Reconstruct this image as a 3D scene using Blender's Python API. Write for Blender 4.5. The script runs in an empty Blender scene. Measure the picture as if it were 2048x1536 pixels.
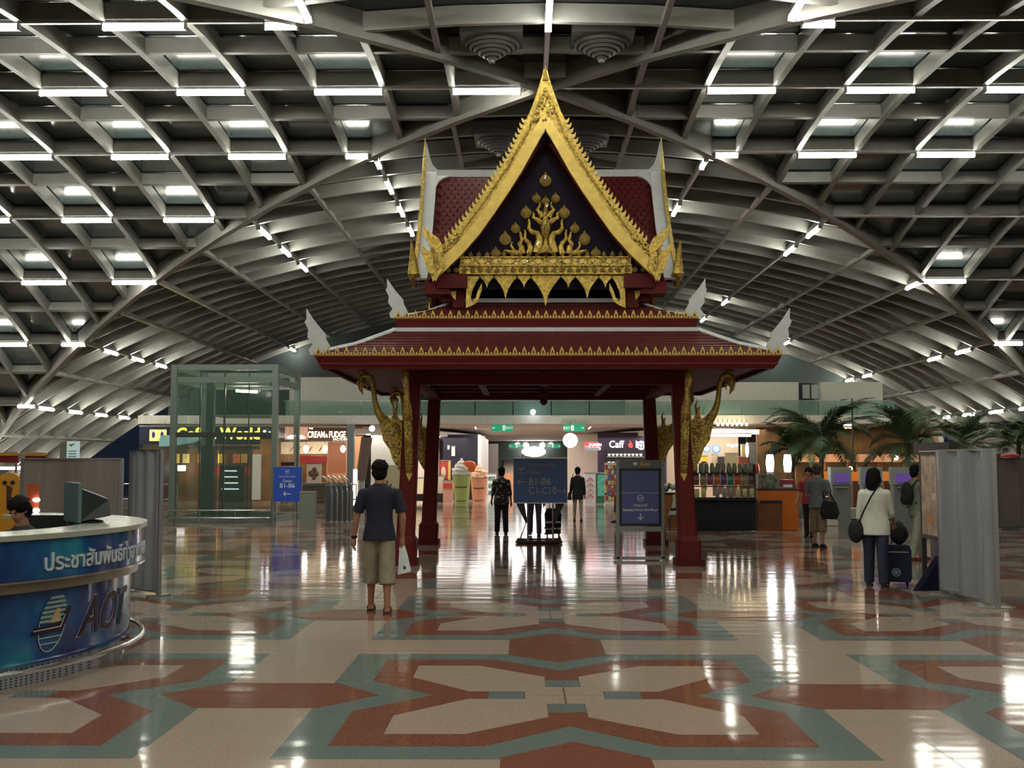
import bpy, bmesh, math, random, os
import numpy as np
from mathutils import Vector, Matrix, noise
random.seed(7)
S = bpy.context.scene
COL = S.collection
PI = math.pi
# ------------------------------------------------------------------ camera, world, exposure
FPX = 2230.0
EYE = 1.65
PITCH = math.atan(157 / FPX)
YAW = math.atan(23 / FPX * math.cos(PITCH))
cam_d = bpy.data.cameras.new('camera')
cam_d.sensor_width = 36.0
cam_d.lens = 36.0 * FPX / 2048.0
cam_d.clip_start = 0.05
cam_d.clip_end = 400
cam = bpy.data.objects.new('camera', cam_d)
COL.objects.link(cam)
cam.location = (0, 0, EYE)
cam.rotation_euler = (PI / 2 + PITCH, 0, YAW)
S.camera = cam
S.view_settings.view_transform = 'Standard'
S.view_settings.look = 'None'
S.view_settings.gamma = 1
S.view_settings.use_curve_mapping = False
S.view_settings.exposure = 0.35
world = bpy.data.worlds.new('night')
S.world = world
world.use_nodes = True
world.node_tree.nodes['Background'].inputs[0].default_value = (0.006, 0.009, 0.016, 1)
world.node_tree.nodes['Background'].inputs[1].default_value = 1.0
S.cycles.max_bounces = 6
S.cycles.diffuse_bounces = 3
S.cycles.glossy_bounces = 3
S.cycles.transmission_bounces = 4
S.cycles.transparent_max_bounces = 8
S.cycles.use_denoising = True
S.cycles.sample_clamp_indirect = 4.0
S.cycles.caustics_reflective = False
S.cycles.caustics_refractive = False
TUBE_E = 55.0

_f = np.array([-math.sin(YAW) * math.cos(PITCH), math.cos(YAW) * math.cos(PITCH), math.sin(PITCH)])
_r = np.array([math.cos(YAW), math.sin(YAW), 0.0])
_u = np.cross(_r, _f)
def at(px, py, Y):
    d = _f + _r * (px - 1024) / FPX + _u * (768 - py) / FPX
    p = d * (Y / d[1])
    return Vector((p[0], Y, EYE + p[2]))
def ground(px, py):
    d = _f + _r * (px - 1024) / FPX + _u * (768 - py) / FPX
    p = d * (-EYE / d[2])
    return Vector((p[0], p[1], 0.0))

# ------------------------------------------------------------------ materials
MATS = {}
def mat(name, col, rough=0.5, metal=0.0, emit=None, es=0.0, noise_amt=0.0, nscale=8.0, bump=0.0, bscale=30.0, trans=0.0, alpha=1.0, spec=0.5, stretch=None, coat=0.0):
    if name in MATS:
        return MATS[name]
    m = bpy.data.materials.new(name)
    m.use_nodes = True
    nt = m.node_tree
    b = nt.nodes['Principled BSDF']
    c = (*col, 1) if len(col) == 3 else col
    b.inputs['Base Color'].default_value = c
    b.inputs['Roughness'].default_value = rough
    b.inputs['Metallic'].default_value = metal
    b.inputs['Specular IOR Level'].default_value = spec
    b.inputs['Transmission Weight'].default_value = trans
    b.inputs['Alpha'].default_value = alpha
    b.inputs['Coat Weight'].default_value = coat
    if emit:
        b.inputs['Emission Color'].default_value = (*emit, 1)
        b.inputs['Emission Strength'].default_value = es
    tc = None
    if noise_amt or bump:
        tc = nt.nodes.new('ShaderNodeTexCoord')
        mp = nt.nodes.new('ShaderNodeMapping')
        nt.links.new(tc.outputs['Object'], mp.inputs[0])
        if stretch: mp.inputs['Scale'].default_value = stretch
    if noise_amt:
        n = nt.nodes.new('ShaderNodeTexNoise')
        n.inputs['Scale'].default_value = nscale
        n.inputs['Detail'].default_value = 4
        nt.links.new(mp.outputs[0], n.inputs['Vector'])
        mx = nt.nodes.new('ShaderNodeMix'); mx.data_type = 'RGBA'
        k0, k1 = 1 - noise_amt, 1 + noise_amt
        mx.inputs[6].default_value = (c[0] * k0, c[1] * k0, c[2] * k0, 1)
        mx.inputs[7].default_value = (min(c[0] * k1, 1), min(c[1] * k1, 1), min(c[2] * k1, 1), 1)
        rp = nt.nodes.new('ShaderNodeMapRange')
        rp.inputs[1].default_value = 0.3; rp.inputs[2].default_value = 0.7
        nt.links.new(n.outputs[0], rp.inputs[0])
        nt.links.new(rp.outputs[0], mx.inputs[0])
        nt.links.new(mx.outputs[2], b.inputs['Base Color'])
    if bump:
        n2 = nt.nodes.new('ShaderNodeTexNoise')
        n2.inputs['Scale'].default_value = bscale
        n2.inputs['Detail'].default_value = 3
        nt.links.new(mp.outputs[0], n2.inputs['Vector'])
        bp = nt.nodes.new('ShaderNodeBump')
        bp.inputs['Strength'].default_value = bump
        bp.inputs['Distance'].default_value = 0.02
        nt.links.new(n2.outputs[0], bp.inputs['Height'])
        nt.links.new(bp.outputs[0], b.inputs['Normal'])
    MATS[name] = m
    return m
def emat(name, col, s):
    return mat(name, (0.02, 0.02, 0.02), emit=col, es=s)

def floor_mat(name, col, grain=0.10):
    """polished terrazzo: fine chips, almost mirror gloss, faint slab-to-slab unevenness"""
    m = bpy.data.materials.new(name); m.use_nodes = True
    nt = m.node_tree; b = nt.nodes['Principled BSDF']
    g = nt.nodes.new('ShaderNodeNewGeometry')
    n = nt.nodes.new('ShaderNodeTexNoise'); n.inputs['Scale'].default_value = 55; n.inputs['Detail'].default_value = 2
    nt.links.new(g.outputs['Position'], n.inputs['Vector'])
    n3 = nt.nodes.new('ShaderNodeTexNoise'); n3.inputs['Scale'].default_value = 0.7; n3.inputs['Detail'].default_value = 2
    nt.links.new(g.outputs['Position'], n3.inputs['Vector'])
    rmp = nt.nodes.new('ShaderNodeValToRGB')
    rmp.color_ramp.elements[0].position = 0.35; rmp.color_ramp.elements[1].position = 0.65
    rmp.color_ramp.elements[0].color = (*[c * (1 - grain) for c in col], 1)
    rmp.color_ramp.elements[1].color = (*[min(1, c * (1 + grain)) for c in col], 1)
    nt.links.new(n.outputs[0], rmp.inputs[0])
    nt.links.new(rmp.outputs[0], b.inputs['Base Color'])
    mr = nt.nodes.new('ShaderNodeMapRange'); mr.inputs[3].default_value = 0.06; mr.inputs[4].default_value = 0.12
    nt.links.new(n3.outputs[0], mr.inputs[0]); nt.links.new(mr.outputs[0], b.inputs['Roughness'])
    n2 = nt.nodes.new('ShaderNodeTexNoise'); n2.inputs['Scale'].default_value = 1.6; n2.inputs['Detail'].default_value = 1
    mp = nt.nodes.new('ShaderNodeMapping'); mp.inputs['Scale'].default_value = (0.6, 2.2, 1)
    nt.links.new(g.outputs['Position'], mp.inputs[0]); nt.links.new(mp.outputs[0], n2.inputs['Vector'])
    bp = nt.nodes.new('ShaderNodeBump'); bp.inputs['Strength'].default_value = 0.10; bp.inputs['Distance'].default_value = 0.03
    nt.links.new(n2.outputs[0], bp.inputs['Height']); nt.links.new(bp.outputs[0], b.inputs['Normal'])
    b.inputs['Specular IOR Level'].default_value = 0.24
    return m
M_BEIGE = floor_mat('terrazzo_beige', (0.355, 0.270, 0.215))
M_RED = floor_mat('terrazzo_red', (0.195, 0.078, 0.050))
M_BLUE = floor_mat('terrazzo_blue', (0.140, 0.172, 0.160))
M_STEEL = mat('painted_steel', (0.180, 0.172, 0.158), 0.45, 0.3, noise_amt=0.10, nscale=3)
M_STEEL2 = mat('painted_steel_rib', (0.27, 0.262, 0.245), 0.5, 0.2, noise_amt=0.12, nscale=2)
M_GLASSN = mat('night_glazing', (0.035, 0.05, 0.05), 0.16, 0.0, noise_amt=0.2, nscale=1.0, spec=0.7)
M_ROOFD = mat('vault_membrane', (0.018, 0.020, 0.022), 0.6, noise_amt=0.2, nscale=0.8)
M_TUBE = emat('fluorescent_tube', (1.0, 1.0, 0.86), TUBE_E)
M_CHROME = mat('chrome', (0.72, 0.72, 0.70), 0.18, 1.0)
M_BRUSH = mat('brushed_steel', (0.45, 0.46, 0.47), 0.35, 0.9, noise_amt=0.12, nscale=5, stretch=(1, 1, 0.05))
M_LACQ = mat('red_lacquer', (0.118, 0.012, 0.011), 0.6, spec=0.2, noise_amt=0.12, nscale=3)
M_LACQ2 = mat('red_lacquer_dark', (0.090, 0.009, 0.010), 0.6, spec=0.2, noise_amt=0.15, nscale=4)
M_TILE = mat('red_roof_tile', (0.078, 0.009, 0.009), 0.55, spec=0.18, noise_amt=0.25, nscale=6)
M_GOLD = mat('gold_leaf', (0.55, 0.38, 0.085), 0.38, 0.65, noise_amt=0.45, nscale=22, bump=0.5, bscale=55)
M_GOLD2 = mat('gold_leaf_plain', (0.66, 0.47, 0.12), 0.42, 0.55, noise_amt=0.15, nscale=8)
M_GOLDD = mat('gold_leaf_ornate', (0.50, 0.345, 0.085), 0.36, 0.6, noise_amt=0.80, nscale=26, bump=1.0, bscale=42)
M_WHITEB = mat('white_ridge_plaster', (0.55, 0.56, 0.57), 0.6, noise_amt=0.06)
M_PEDI = mat('pediment_lacquer', (0.008, 0.004, 0.012), 0.7, spec=0.15, noise_amt=0.2)
M_MIRROR = mat('mirror_glass_chip', (0.85, 0.88, 0.85), 0.05, 1.0)
M_WHITE = mat('white_paint', (0.80, 0.79, 0.70), 0.7, noise_amt=0.04)
M_CREAM = mat('cream_wall', (0.60, 0.52, 0.42), 0.7, noise_amt=0.05)
M_DARK = mat('dark_panel', (0.012, 0.012, 0.015), 0.4)
M_DARKTEAL = mat('dark_gable', (0.030, 0.042, 0.042), 0.7, noise_amt=0.15, nscale=0.5)
M_BLACK = mat('black_paint', (0.006, 0.006, 0.007), 0.4)
M_GLASS = mat('clear_glass', (0.75, 0.92, 0.84), 0.03, trans=0.0, alpha=0.22, spec=0.6)
M_GLASSG = mat('green_glass', (0.30, 0.52, 0.42), 0.06, alpha=0.45, spec=0.6)

# ------------------------------------------------------------------ mesh builder
class MB:
    def __init__(s): s.v = []; s.f = []; s.mi = []
    def add(s, vs, fs, mi=0):
        o = len(s.v); s.v += [tuple(v) for v in vs]; s.f += [tuple(i + o for i in f) for f in fs]; s.mi += [mi] * len(fs)
        return s
    def box(s, c, d, rz=0.0, mi=0, taper=1.0, rot=None):
        hx, hy, hz = d[0] / 2, d[1] / 2, d[2] / 2
        vs = []
        for z, t in ((-hz, 1.0), (hz, taper)):
            for x, y in ((-hx, -hy), (hx, -hy), (hx, hy), (-hx, hy)):
                vs.append(Vector((x * t, y * t, z)))
        R = rot if rot is not None else Matrix.Rotation(rz, 3, 'Z')
        vs = [R @ v + Vector(c) for v in vs]
        return s.add(vs, [(3, 2, 1, 0), (4, 5, 6, 7), (0, 1, 5, 4), (1, 2, 6, 5), (2, 3, 7, 6), (3, 0, 4, 7)], mi)
    def tube(s, pts, rad, seg=8, mi=0, cap=True, flat=1.0):
        pts = [Vector(p) for p in pts]; n = len(pts)
        if not hasattr(rad, '__len__'): rad = [rad] * n
        vs = []; prev = None
        for i, p in enumerate(pts):
            t = (pts[min(i + 1, n - 1)] - pts[max(i - 1, 0)])
            if t.length < 1e-9: t = Vector((0, 0, 1))
            t.normalize()
            if prev is None:
                a = Vector((0, 0, 1)) if abs(t.z) < 0.9 else Vector((1, 0, 0))
                u = t.cross(a).normalized()
            else:
                u = (prev - t * prev.dot(t))
                if u.length < 1e-6: u = t.orthogonal()
                u.normalize()
            prev = u; w = t.cross(u)
            for k in range(seg):
                a = 2 * PI * k / seg
                vs.append(p + (u * math.cos(a) + w * math.sin(a) * flat) * rad[i])
        fs = []
        for i in range(n - 1):
            for k in range(seg):
                k2 = (k + 1) % seg
                fs.append((i * seg + k, i * seg + k2, (i + 1) * seg + k2, (i + 1) * seg + k))
        if cap:
            fs.append(tuple(range(seg - 1, -1, -1))); fs.append(tuple((n - 1) * seg + k for k in range(seg)))
        return s.add(vs, fs, mi)
    def lathe(s, prof, seg=20, c=(0, 0, 0), mi=0, cap=True):
        vs = []; n = len(prof); c = Vector(c)
        for r, z in prof:
            for k in range(seg):
                a = 2 * PI * k / seg
                vs.append(c + Vector((r * math.cos(a), r * math.sin(a), z)))
        fs = []
        for i in range(n - 1):
            for k in range(seg):
                k2 = (k + 1) % seg
                fs.append((i * seg + k, i * seg + k2, (i + 1) * seg + k2, (i + 1) * seg + k))
        if cap:
            fs.append(tuple(range(seg - 1, -1, -1))); fs.append(tuple((n - 1) * seg + k for k in range(seg)))
        return s.add(vs, fs, mi)
    def prism(s, poly, o, ux, uy, depth, mi=0):
        """2-D polygon laid on the plane (o, ux, uy), extruded by the vector depth"""
        o = Vector(o); ux = Vector(ux); uy = Vector(uy); dv = Vector(depth)
        n = len(poly)
        vs = [o + ux * p[0] + uy * p[1] for p in poly]; vs += [v + dv for v in vs]
        fs = [tuple(range(n - 1, -1, -1)), tuple(range(n, 2 * n))]
        fs += [(i, (i + 1) % n, n + (i + 1) % n, n + i) for i in range(n)]
        return s.add(vs, fs, mi)
    def sweep(s, pts, nors, sides, w, lo, hi, mi=0):
        """rectangular bar along pts: width w along 'sides', from lo to hi along 'nors'"""
        vs = []
        for p, n, b in zip(pts, nors, sides):
            p = Vector(p); n = Vector(n); b = Vector(b)
            vs += [p - b * w / 2 + n * lo, p + b * w / 2 + n * lo, p + b * w / 2 + n * hi, p - b * w / 2 + n * hi]
        fs = [(3, 2, 1, 0)]
        m = len(pts)
        for i in range(m - 1):
            for k in range(4):
                k2 = (k + 1) % 4
                fs.append((i * 4 + k, i * 4 + k2, i * 4 + 4 + k2, i * 4 + 4 + k))
        fs.append(tuple((m - 1) * 4 + k for k in range(4)))
        return s.add(vs, fs, mi)
    def ball(s, c, r, seg=12, rings=8, mi=0, jitter=0.0):
        c = Vector(c); rr = r if hasattr(r, '__len__') else (r, r, r)
        vs = [c + Vector((0, 0, -rr[2]))]
        for i in range(1, rings):
            a = -PI / 2 + PI * i / rings
            for k in range(seg):
                b = 2 * PI * k / seg
                d = Vector((math.cos(a) * math.cos(b), math.cos(a) * math.sin(b), math.sin(a)))
                q = 1 + (jitter * noise.noise(d * 2.3 + c * 3) if jitter else 0)
                vs.append(c + Vector((d.x * rr[0] * q, d.y * rr[1] * q, d.z * rr[2] * q)))
        vs.append(c + Vector((0, 0, rr[2])))
        fs = [(0, 1 + (k + 1) % seg, 1 + k) for k in range(seg)]
        for i in range(rings - 2):
            for k in range(seg):
                k2 = (k + 1) % seg
                fs.append((1 + i * seg + k, 1 + i * seg + k2, 1 + (i + 1) * seg + k2, 1 + (i + 1) * seg + k))
        e = len(vs) - 1; b0 = 1 + (rings - 2) * seg
        fs += [(b0 + k, b0 + (k + 1) % seg, e) for k in range(seg)]
        return s.add(vs, fs, mi)
    def mesh(s, name, mats, smooth=False):
        me = bpy.data.meshes.new(name)
        me.from_pydata(s.v, [], s.f)
        mats = mats if isinstance(mats, (list, tuple)) else [mats]
        for m in mats: me.materials.append(m)
        if len(mats) > 1: me.polygons.foreach_set('material_index', s.mi)
        if smooth:
            me.polygons.foreach_set('use_smooth', [True] * len(me.polygons))
        me.update()
        return me
    def build(s, name, mats, parent=None, smooth=False, autosmooth=True):
        me = s.mesh(name, mats, smooth)
        if smooth and autosmooth:
            try: me.set_sharp_from_angle(angle=math.radians(42))
            except Exception: pass
        return put(name, me, parent)
def put(name, me, parent=None, loc=None, rot=None, scale=None):
    o = bpy.data.objects.new(name, me); COL.objects.link(o)
    if parent: o.parent = parent
    if loc is not None: o.location = loc
    if rot is not None: o.rotation_euler = rot
    if scale is not None: o.scale = scale
    return o
def tag(o, label=None, cat=None, group=None, kind=None):
    if label: o['label'] = label
    if cat: o['category'] = cat
    if group: o['group'] = group
    if kind: o['kind'] = kind
    return o
def thing(name, label, cat, loc=(0, 0, 0), rz=0.0, group=None):
    o = bpy.data.objects.new(name, None); COL.objects.link(o)
    o.location = loc; o.rotation_euler = (0, 0, rz); o.empty_display_size = 0.2
    return tag(o, label, cat, group)
def copy_tree(o, parent=None):
    c = o.copy(); COL.objects.link(c)
    if parent: c.parent = parent
    for ch in list(o.children): copy_tree(ch, c)
    return c
THAI = None
for root in (os.path.join(bpy.utils.resource_path('LOCAL'), 'datafiles', 'fonts'), ):
    for fn in (os.listdir(root) if os.path.isdir(root) else []):
        if 'Thai' in fn:
            try: THAI = bpy.data.fonts.load(os.path.join(root, fn))
            except Exception: THAI = None
def text_mesh(body, size, m, thai=False, ext=0.004, align='LEFT', bold=0.0, xs=1.0):
    cu = bpy.data.curves.new('txt', 'FONT'); cu.body = body; cu.size = size
    cu.align_x = align; cu.extrude = ext; cu.offset = bold; cu.resolution_u = 3
    if thai and THAI: cu.font = THAI
    o = bpy.data.objects.new('txt', cu); COL.objects.link(o)
    dg = bpy.context.evaluated_depsgraph_get()
    me = bpy.data.meshes.new_from_object(o.evaluated_get(dg))
    bpy.data.objects.remove(o); bpy.data.curves.remove(cu)
    me.materials.clear(); me.materials.append(m)
    if xs != 1.0:
        for v in me.vertices: v.co.x *= xs
    return me
def text(body, size, m, parent, loc, rz=0.0, name='lettering', **k):
    me = text_mesh(body, size, m, **k)
    return put(name, me, parent, loc, (PI / 2, 0, rz))

# ================================================================== FLOOR
fl = MB(); fl.add([(-45, -14, 0), (45, -14, 0), (45, 120, 0), (-45, 120, 0)], [(0, 1, 2, 3)])
floor = fl.build('floor', M_BEIGE); tag(floor, kind='structure')
RX, RY, RP = 0.29, 8.05, 4.19
def poly_mesh(name, poly, z0, z1, m):
    return MB().prism(poly, (0, 0, z0), (1, 0, 0), (0, 1, 0), (0, 0, z1 - z0)).mesh(name, m)
def four(q):
    out = []
    for k in range(4):
        c, s = round(math.cos(k * PI / 2)), round(math.sin(k * PI / 2))
        out += [(x * c - y * s, x * s + y * c) for x, y in q]
    return out
me_b = poly_mesh('blue_inlay', four([(1.71, 0.42), (1.71, 1.71), (0.42, 1.71), (0, 1.31)]), 0, 0.0012, M_BLUE)
me_r = poly_mesh('red_inlay', four([(1.43, 0.52), (1.43, 1.43), (0.52, 1.43), (0, 0.93)]), 0.0012, 0.0024, M_RED)
me_p = poly_mesh('beige_inlay', [(0.006, 0.006), (0.28, 0.006), (0.28, 0.13), (0.68, 0.13), (1.14, 0.65), (1.14, 1.14), (0.65, 1.14), (0.13, 0.68), (0.13, 0.28), (0.006, 0.28)], 0.0024, 0.0036, M_BEIGE)
me_bar = poly_mesh('blue_bar', [(0.285, -0.126), (0.54, -0.126), (0.54, 0.126), (0.285, 0.126)], 0.0024, 0.0036, M_BLUE)
me_loz = poly_mesh('red_lozenge', [(-0.78, 0), (-0.42, -0.42), (0.42, -0.42), (0.78, 0), (0.42, 0.42), (-0.42, 0.42)], 0, 0.0024, M_RED)
joint_m = mat('joint_line', (0.12, 0.09, 0.07), 0.4)
me_j = MB().box((0, 0, 0.0003), (3.4, 0.006, 0.0006)).mesh('brass_joint', joint_m)
for n in range(-1, 9):
    cy = RY + RP * n
    for k in range(-5, 6):
        cx = RX + RP * k
        if abs(cx) > 0.5 * cy + 3.0: continue
        put('blue_inlay', me_b, floor, (cx, cy, 0)); put('red_inlay', me_r, floor, (cx, cy, 0))
        for q in range(4):
            put('beige_inlay', me_p, floor, (cx, cy, 0), (0, 0, q * PI / 2))
            put('blue_bar', me_bar, floor, (cx, cy, 0), (0, 0, q * PI / 2))
        put('red_lozenge', me_loz, floor, (cx + RP / 2, cy, 0)); put('red_lozenge', me_loz, floor, (cx, cy + RP / 2, 0), (0, 0, PI / 2))
        for a in (-0.2, 0.2):
            put('brass_joint', me_j, floor, (cx + RP / 2, cy + RP / 2 + a, 0), (0, 0, 0 if a < 0 else PI / 2))

# ================================================================== VAULTED CEILING (two crossing vaults)
P = 2.6
YC, ZC, RV, STEP = 7.9 * P, EYE + 2.68 * P, 12.75 * P, math.radians(3.2)
XC = 0.40
KMAX = 14
ceil = bpy.data.objects.new('ceiling', None); COL.objects.link(ceil); tag(ceil, kind='structure')
def t_of(k): return RV * math.sin(STEP * k)
def z_of(k): return ZC - RV * (1 - math.cos(STEP * k))
def zt(t): return ZC - RV + math.sqrt(max(RV * RV - t * t, 0))
def cell(i): return (0.17 + 0.5 * i) * P
XEND = 27.0
JN, JF = 19, 23            # bays of the near and far arm of the long vault
def pt_x(x, a): return Vector((x, YC + RV * math.sin(a), ZC - RV * (1 - math.cos(a))))      # side vaults: curve in Y
def nr_x(a): return Vector((0, math.sin(a), math.cos(a)))
def pt_y(y, a): return Vector((XC + RV * math.sin(a), y, ZC - RV * (1 - math.cos(a))))
def nr_y(a): return Vector((math.sin(a), 0, math.cos(a)))
BW = 0.13
# side vaults: beams along X
for k in range(-9, KMAX + 1):
    t = abs(t_of(k)); n = nr_x(STEP * k); c = Vector((0, n.z, -n.y))
    for sd in (-1, 1):
        a = pt_x(XC + sd * max(t, 0.0), STEP * k); b = pt_x(XC + sd * XEND, STEP * k)
        MB().sweep([a, b], [n, n], [c, c], BW, 0.10, 0.36).build('cross_beam', M_STEEL, ceil)
        if k % 2 == 0:
            MB().sweep([a, b], [n, n], [c, c], 0.085, 0.045, 0.10).build('light_rail', M_BRUSH, ceil)
# side vaults: arched ribs
i = 0
while cell(i) < XEND:
    d = cell(i)
    for sd in (-1, 1):
        x = XC + sd * d
        am = math.asin(min(d / RV, math.sin(STEP * KMAX)))
        a0 = -min(am, STEP * 9); N = max(3, int((am - a0) / math.radians(2.2)))
        an = [a0 + (am - a0) * q / N for q in range(N + 1)]
        MB().sweep([pt_x(x, a) for a in an], [nr_x(a) for a in an], [(1, 0, 0)] * (N + 1), 0.12, 0.08, 0.36).build('arched_rib', M_STEEL, ceil)
    i += 1
# long vault: arched ribs every half bay
for far in (1, -1):
    for j in range(0, (JF if far == 1 else JN) + 1):
        d = cell(j); y = YC + far * d
        am = math.asin(min(d / RV, math.sin(STEP * KMAX))); N = max(4, int(2 * am / math.radians(2.2)))
        an = [-am + 2 * am * q / N for q in range(N + 1)]
        MB().sweep([pt_y(y, a) for a in an], [nr_y(a) for a in an], [(0, 1, 0)] * (N + 1), 0.10, 0.09, 0.40).build('vault_rib', M_STEEL2, ceil)
        if j:
            d0 = cell(j - 1); y0 = YC + far * d0
            am0 = math.asin(min(d0 / RV, math.sin(STEP * KMAX)))
            m = MB(); vs = []
            for q in range(N + 1):
                u = -1 + 2 * q / N
                vs += [pt_y(y0, am0 * u) + nr_y(am0 * u) * 0.42, pt_y(y, am * u) + nr_y(am * u) * 0.42]
            m.add(vs, [(2 * q, 2 * q + 1, 2 * q + 3, 2 * q + 2) for q in range(N)])
            m.build('roof_strip', M_ROOFD, ceil)
    yend = YC + far * cell(JF if far == 1 else JN)
    for k in range(-KMAX, KMAX + 1):
        t = abs(t_of(k)); n = nr_y(STEP * k); c = Vector((n.z, 0, -n.x))
        if t >= abs(yend - YC): continue
        a = pt_y(YC + far * t, STEP * k); b = pt_y(yend, STEP * k)
        MB().sweep([a, b], [n, n], [c, c], 0.09, 0.05, 0.20).build('purlin', M_STEEL, ceil)
        if k % 2 == 0 and k:
            MB().sweep([a, b], [n, n], [c, c], 0.07, 0.03, 0.05).build('light_rail', M_BRUSH, ceil)
n = Vector((0, 0, 1)); c = Vector((1, 0, 0))
MB().sweep([(XC, YC - cell(JN), ZC), (XC, YC, ZC)], [n, n], [c, c], 0.08, 0.03, 0.10).build('light_rail', M_BRUSH, ceil)
# groin ribs
for sx in (-1, 1):
    for sy in (-1, 1):
        pts = []; nn = []; ss = []
        T = (RV * math.sin(STEP * KMAX)) if sy > 0 else cell(JN)
        for q in range(15):
            t = T * q / 14
            pts.append((XC + sx * t, YC + sy * t, zt(t)))
            sl = -t / math.sqrt(RV * RV - t * t)
            nn.append(Vector((-sx * sl, -sy * sl, 2)).normalized()); ss.append(Vector((sx, -sy, 0)).normalized())
        MB().sweep(pts, nn, ss, 0.16, -0.02, 0.45).build('groin_rib', M_STEEL, ceil)
# glazing panels of the side vaults: shared, one per cell
pan = MB(); sw = P / 2 - 0.02; sh = RV * STEP - 0.02
pan.add([(-sw / 2, -sh / 2, 0), (sw / 2, -sh / 2, 0), (sw / 2, sh / 2, 0), (-sw / 2, sh / 2, 0), (-sw / 2, -sh / 2, 0.02), (sw / 2, -sh / 2, 0.02), (sw / 2, sh / 2, 0.02), (-sw / 2, sh / 2, 0.02)],
        [(3, 2, 1, 0), (4, 5, 6, 7), (0, 1, 5, 4), (1, 2, 6, 5), (2, 3, 7, 6), (3, 0, 4, 7)])
pan_me = pan.mesh('glazing_panel', M_GLASSN)
cells = []
for k in range(-9, KMAX):
    a = STEP * (k + 0.5); tmin = min(abs(t_of(k)), abs(t_of(k + 1)))
    for i in range(-1, 20):
        d = cell(i) + P / 4 if i >= 0 else 0
        if d + P / 4 < tmin or d > XEND: continue
        for sd in ((-1, 1) if i >= 0 else (1,)):
            p = pt_x(XC + sd * d, a) + nr_x(a) * 0.38
            v = abs(math.atan2(p.x, max(p.y, 0.1)))
            inv = p.y > 14 and v < 0.50
            s0, s1 = t_of(k), t_of(k + 1)
            clip = None
            if i >= 0 and d - sw / 2 < max(abs(s0), abs(s1)):      # cell cut by the groin: keep the part outside it
                rect = [(-sw / 2, -sh / 2), (sw / 2, -sh / 2), (sw / 2, sh / 2), (-sw / 2, sh / 2)]
                g = lambda q: (d + q[0]) - abs(s0 + (s1 - s0) * (q[1] / sh + 0.5))
                out = []
                for u in range(4):
                    A, B = rect[u], rect[(u + 1) % 4]; ga, gb = g(A), g(B)
                    if ga >= 0: out.append(A)
                    if ga * gb < 0:
                        w = ga / (ga - gb); out.append((A[0] + (B[0] - A[0]) * w, A[1] + (B[1] - A[1]) * w))
                if len(out) < 3: continue
                clip = [(q[0] * sd, q[1]) for q in out]
                if sd < 0: clip = clip[::-1]
            if clip and i < 0: clip = None
            cells.append((0 if inv else 1, p.y * p.y + p.x * p.x, len(cells), p, a, clip))
cells.sort(key=lambda c: (c[0], c[1]))
rest = MB()
for idx, (v, dd, _i, p, a, clip) in enumerate(cells):
    if clip:
        m = MB().prism(clip, (0, 0, 0), (1, 0, 0), (0, 1, 0), (0, 0, 0.02))
        if idx < 290: put('glazing_panel', m.mesh('glazing_panel', M_GLASSN), ceil, p, (-a, 0, 0))
        else:
            R = Matrix.Rotation(-a, 3, 'X'); rest.add([R @ Vector(q) + p for q in m.v], m.f)
    elif idx < 290: put('glazing_panel', pan_me, ceil, p, (-a, 0, 0))
    else:
        R = Matrix.Rotation(-a, 3, 'X')
        rest.add([R @ Vector(q.co) + p for q in pan_me.vertices], [tuple(f.vertices) for f in pan_me.polygons])
if rest.v: tag(rest.build('far_glazing', M_GLASSN, ceil), kind='stuff')

# ---- light tubes
ORD = ['first', 'second', 'third', 'fourth', 'fifth', 'sixth', 'seventh', 'eighth', 'ninth', 'tenth', 'eleventh', 'twelfth']
GL = 'fluorescent tubes under the vaulted ceiling'
tube_cache = {}
def lamp(label, a, b, nrm):
    a = Vector(a); b = Vector(b); L = round((b - a).length - 0.04, 2)
    if L not in tube_cache:
        h = L / 2
        tube_cache[L] = (MB().tube([(-h, 0, 0), (h, 0, 0)], 0.050, 10).mesh('tube', M_TUBE, True),
                         MB().box((0, 0, 0.012), (0.024, 0.11, 0.12)).mesh('end_cap', M_BRUSH))
    c = (a + b) / 2; x = (b - a).normalized(); z = Vector(nrm).normalized(); y = z.cross(x)
    t = thing('ceiling_light', label, 'light', c, 0, GL)
    t.rotation_euler = Matrix((x, y, z)).transposed().to_euler()
    put('tube', tube_cache[L][0], t); h = L / 2 + 0.012
    put('end_cap', tube_cache[L][1], t, (-h, 0, 0)); put('end_cap', tube_cache[L][1], t, (h, 0, 0))
rows = {-2: 'topmost', 0: 'second', 2: 'third', 4: 'fourth', 6: 'fifth', 8: 'sixth', 10: 'seventh', 12: 'lowest'}
side_l = {-2: [('p', 1.5, 1.7), 4, 6], 0: [0, 2, 4, 6, 8], 2: [('p', 1.47, 1.67), 4, 6, 8], 4: [6, 8, 10, 12], 6: [8, 10, 12], 8: [('p', 5.46, 5.76), 12, 14], 10: [('p', 6.6, 6.84), 14, 16], 12: [14, 16]}
side_r = {-2: [('p', 1.5, 1.7)], 0: [2, 4, 6, 8], 2: [('p', 1.47, 1.67), 4, 6, 8], 6: [8], 8: [('p', 5.5, 5.85), 12], 10: [14, 16], 12: [14, 16]}
for sd, tab, nm in ((-1, side_l, 'left'), (1, side_r, 'right')):
    for k, lst in tab.items():
        for q, e in enumerate(lst):
            d0, d1 = (e[1] * P, e[2] * P) if isinstance(e, tuple) else (cell(e), cell(e + 1))
            a = STEP * k; n = nr_x(a)
            lamp(f'white tube light in {rows[k]} cross row of the ceiling, {ORD[q]} one {nm} of the spire',
                 pt_x(XC + sd * d0, a) - n * 0.01, pt_x(XC + sd * d1, a) - n * 0.01, n)
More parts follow.
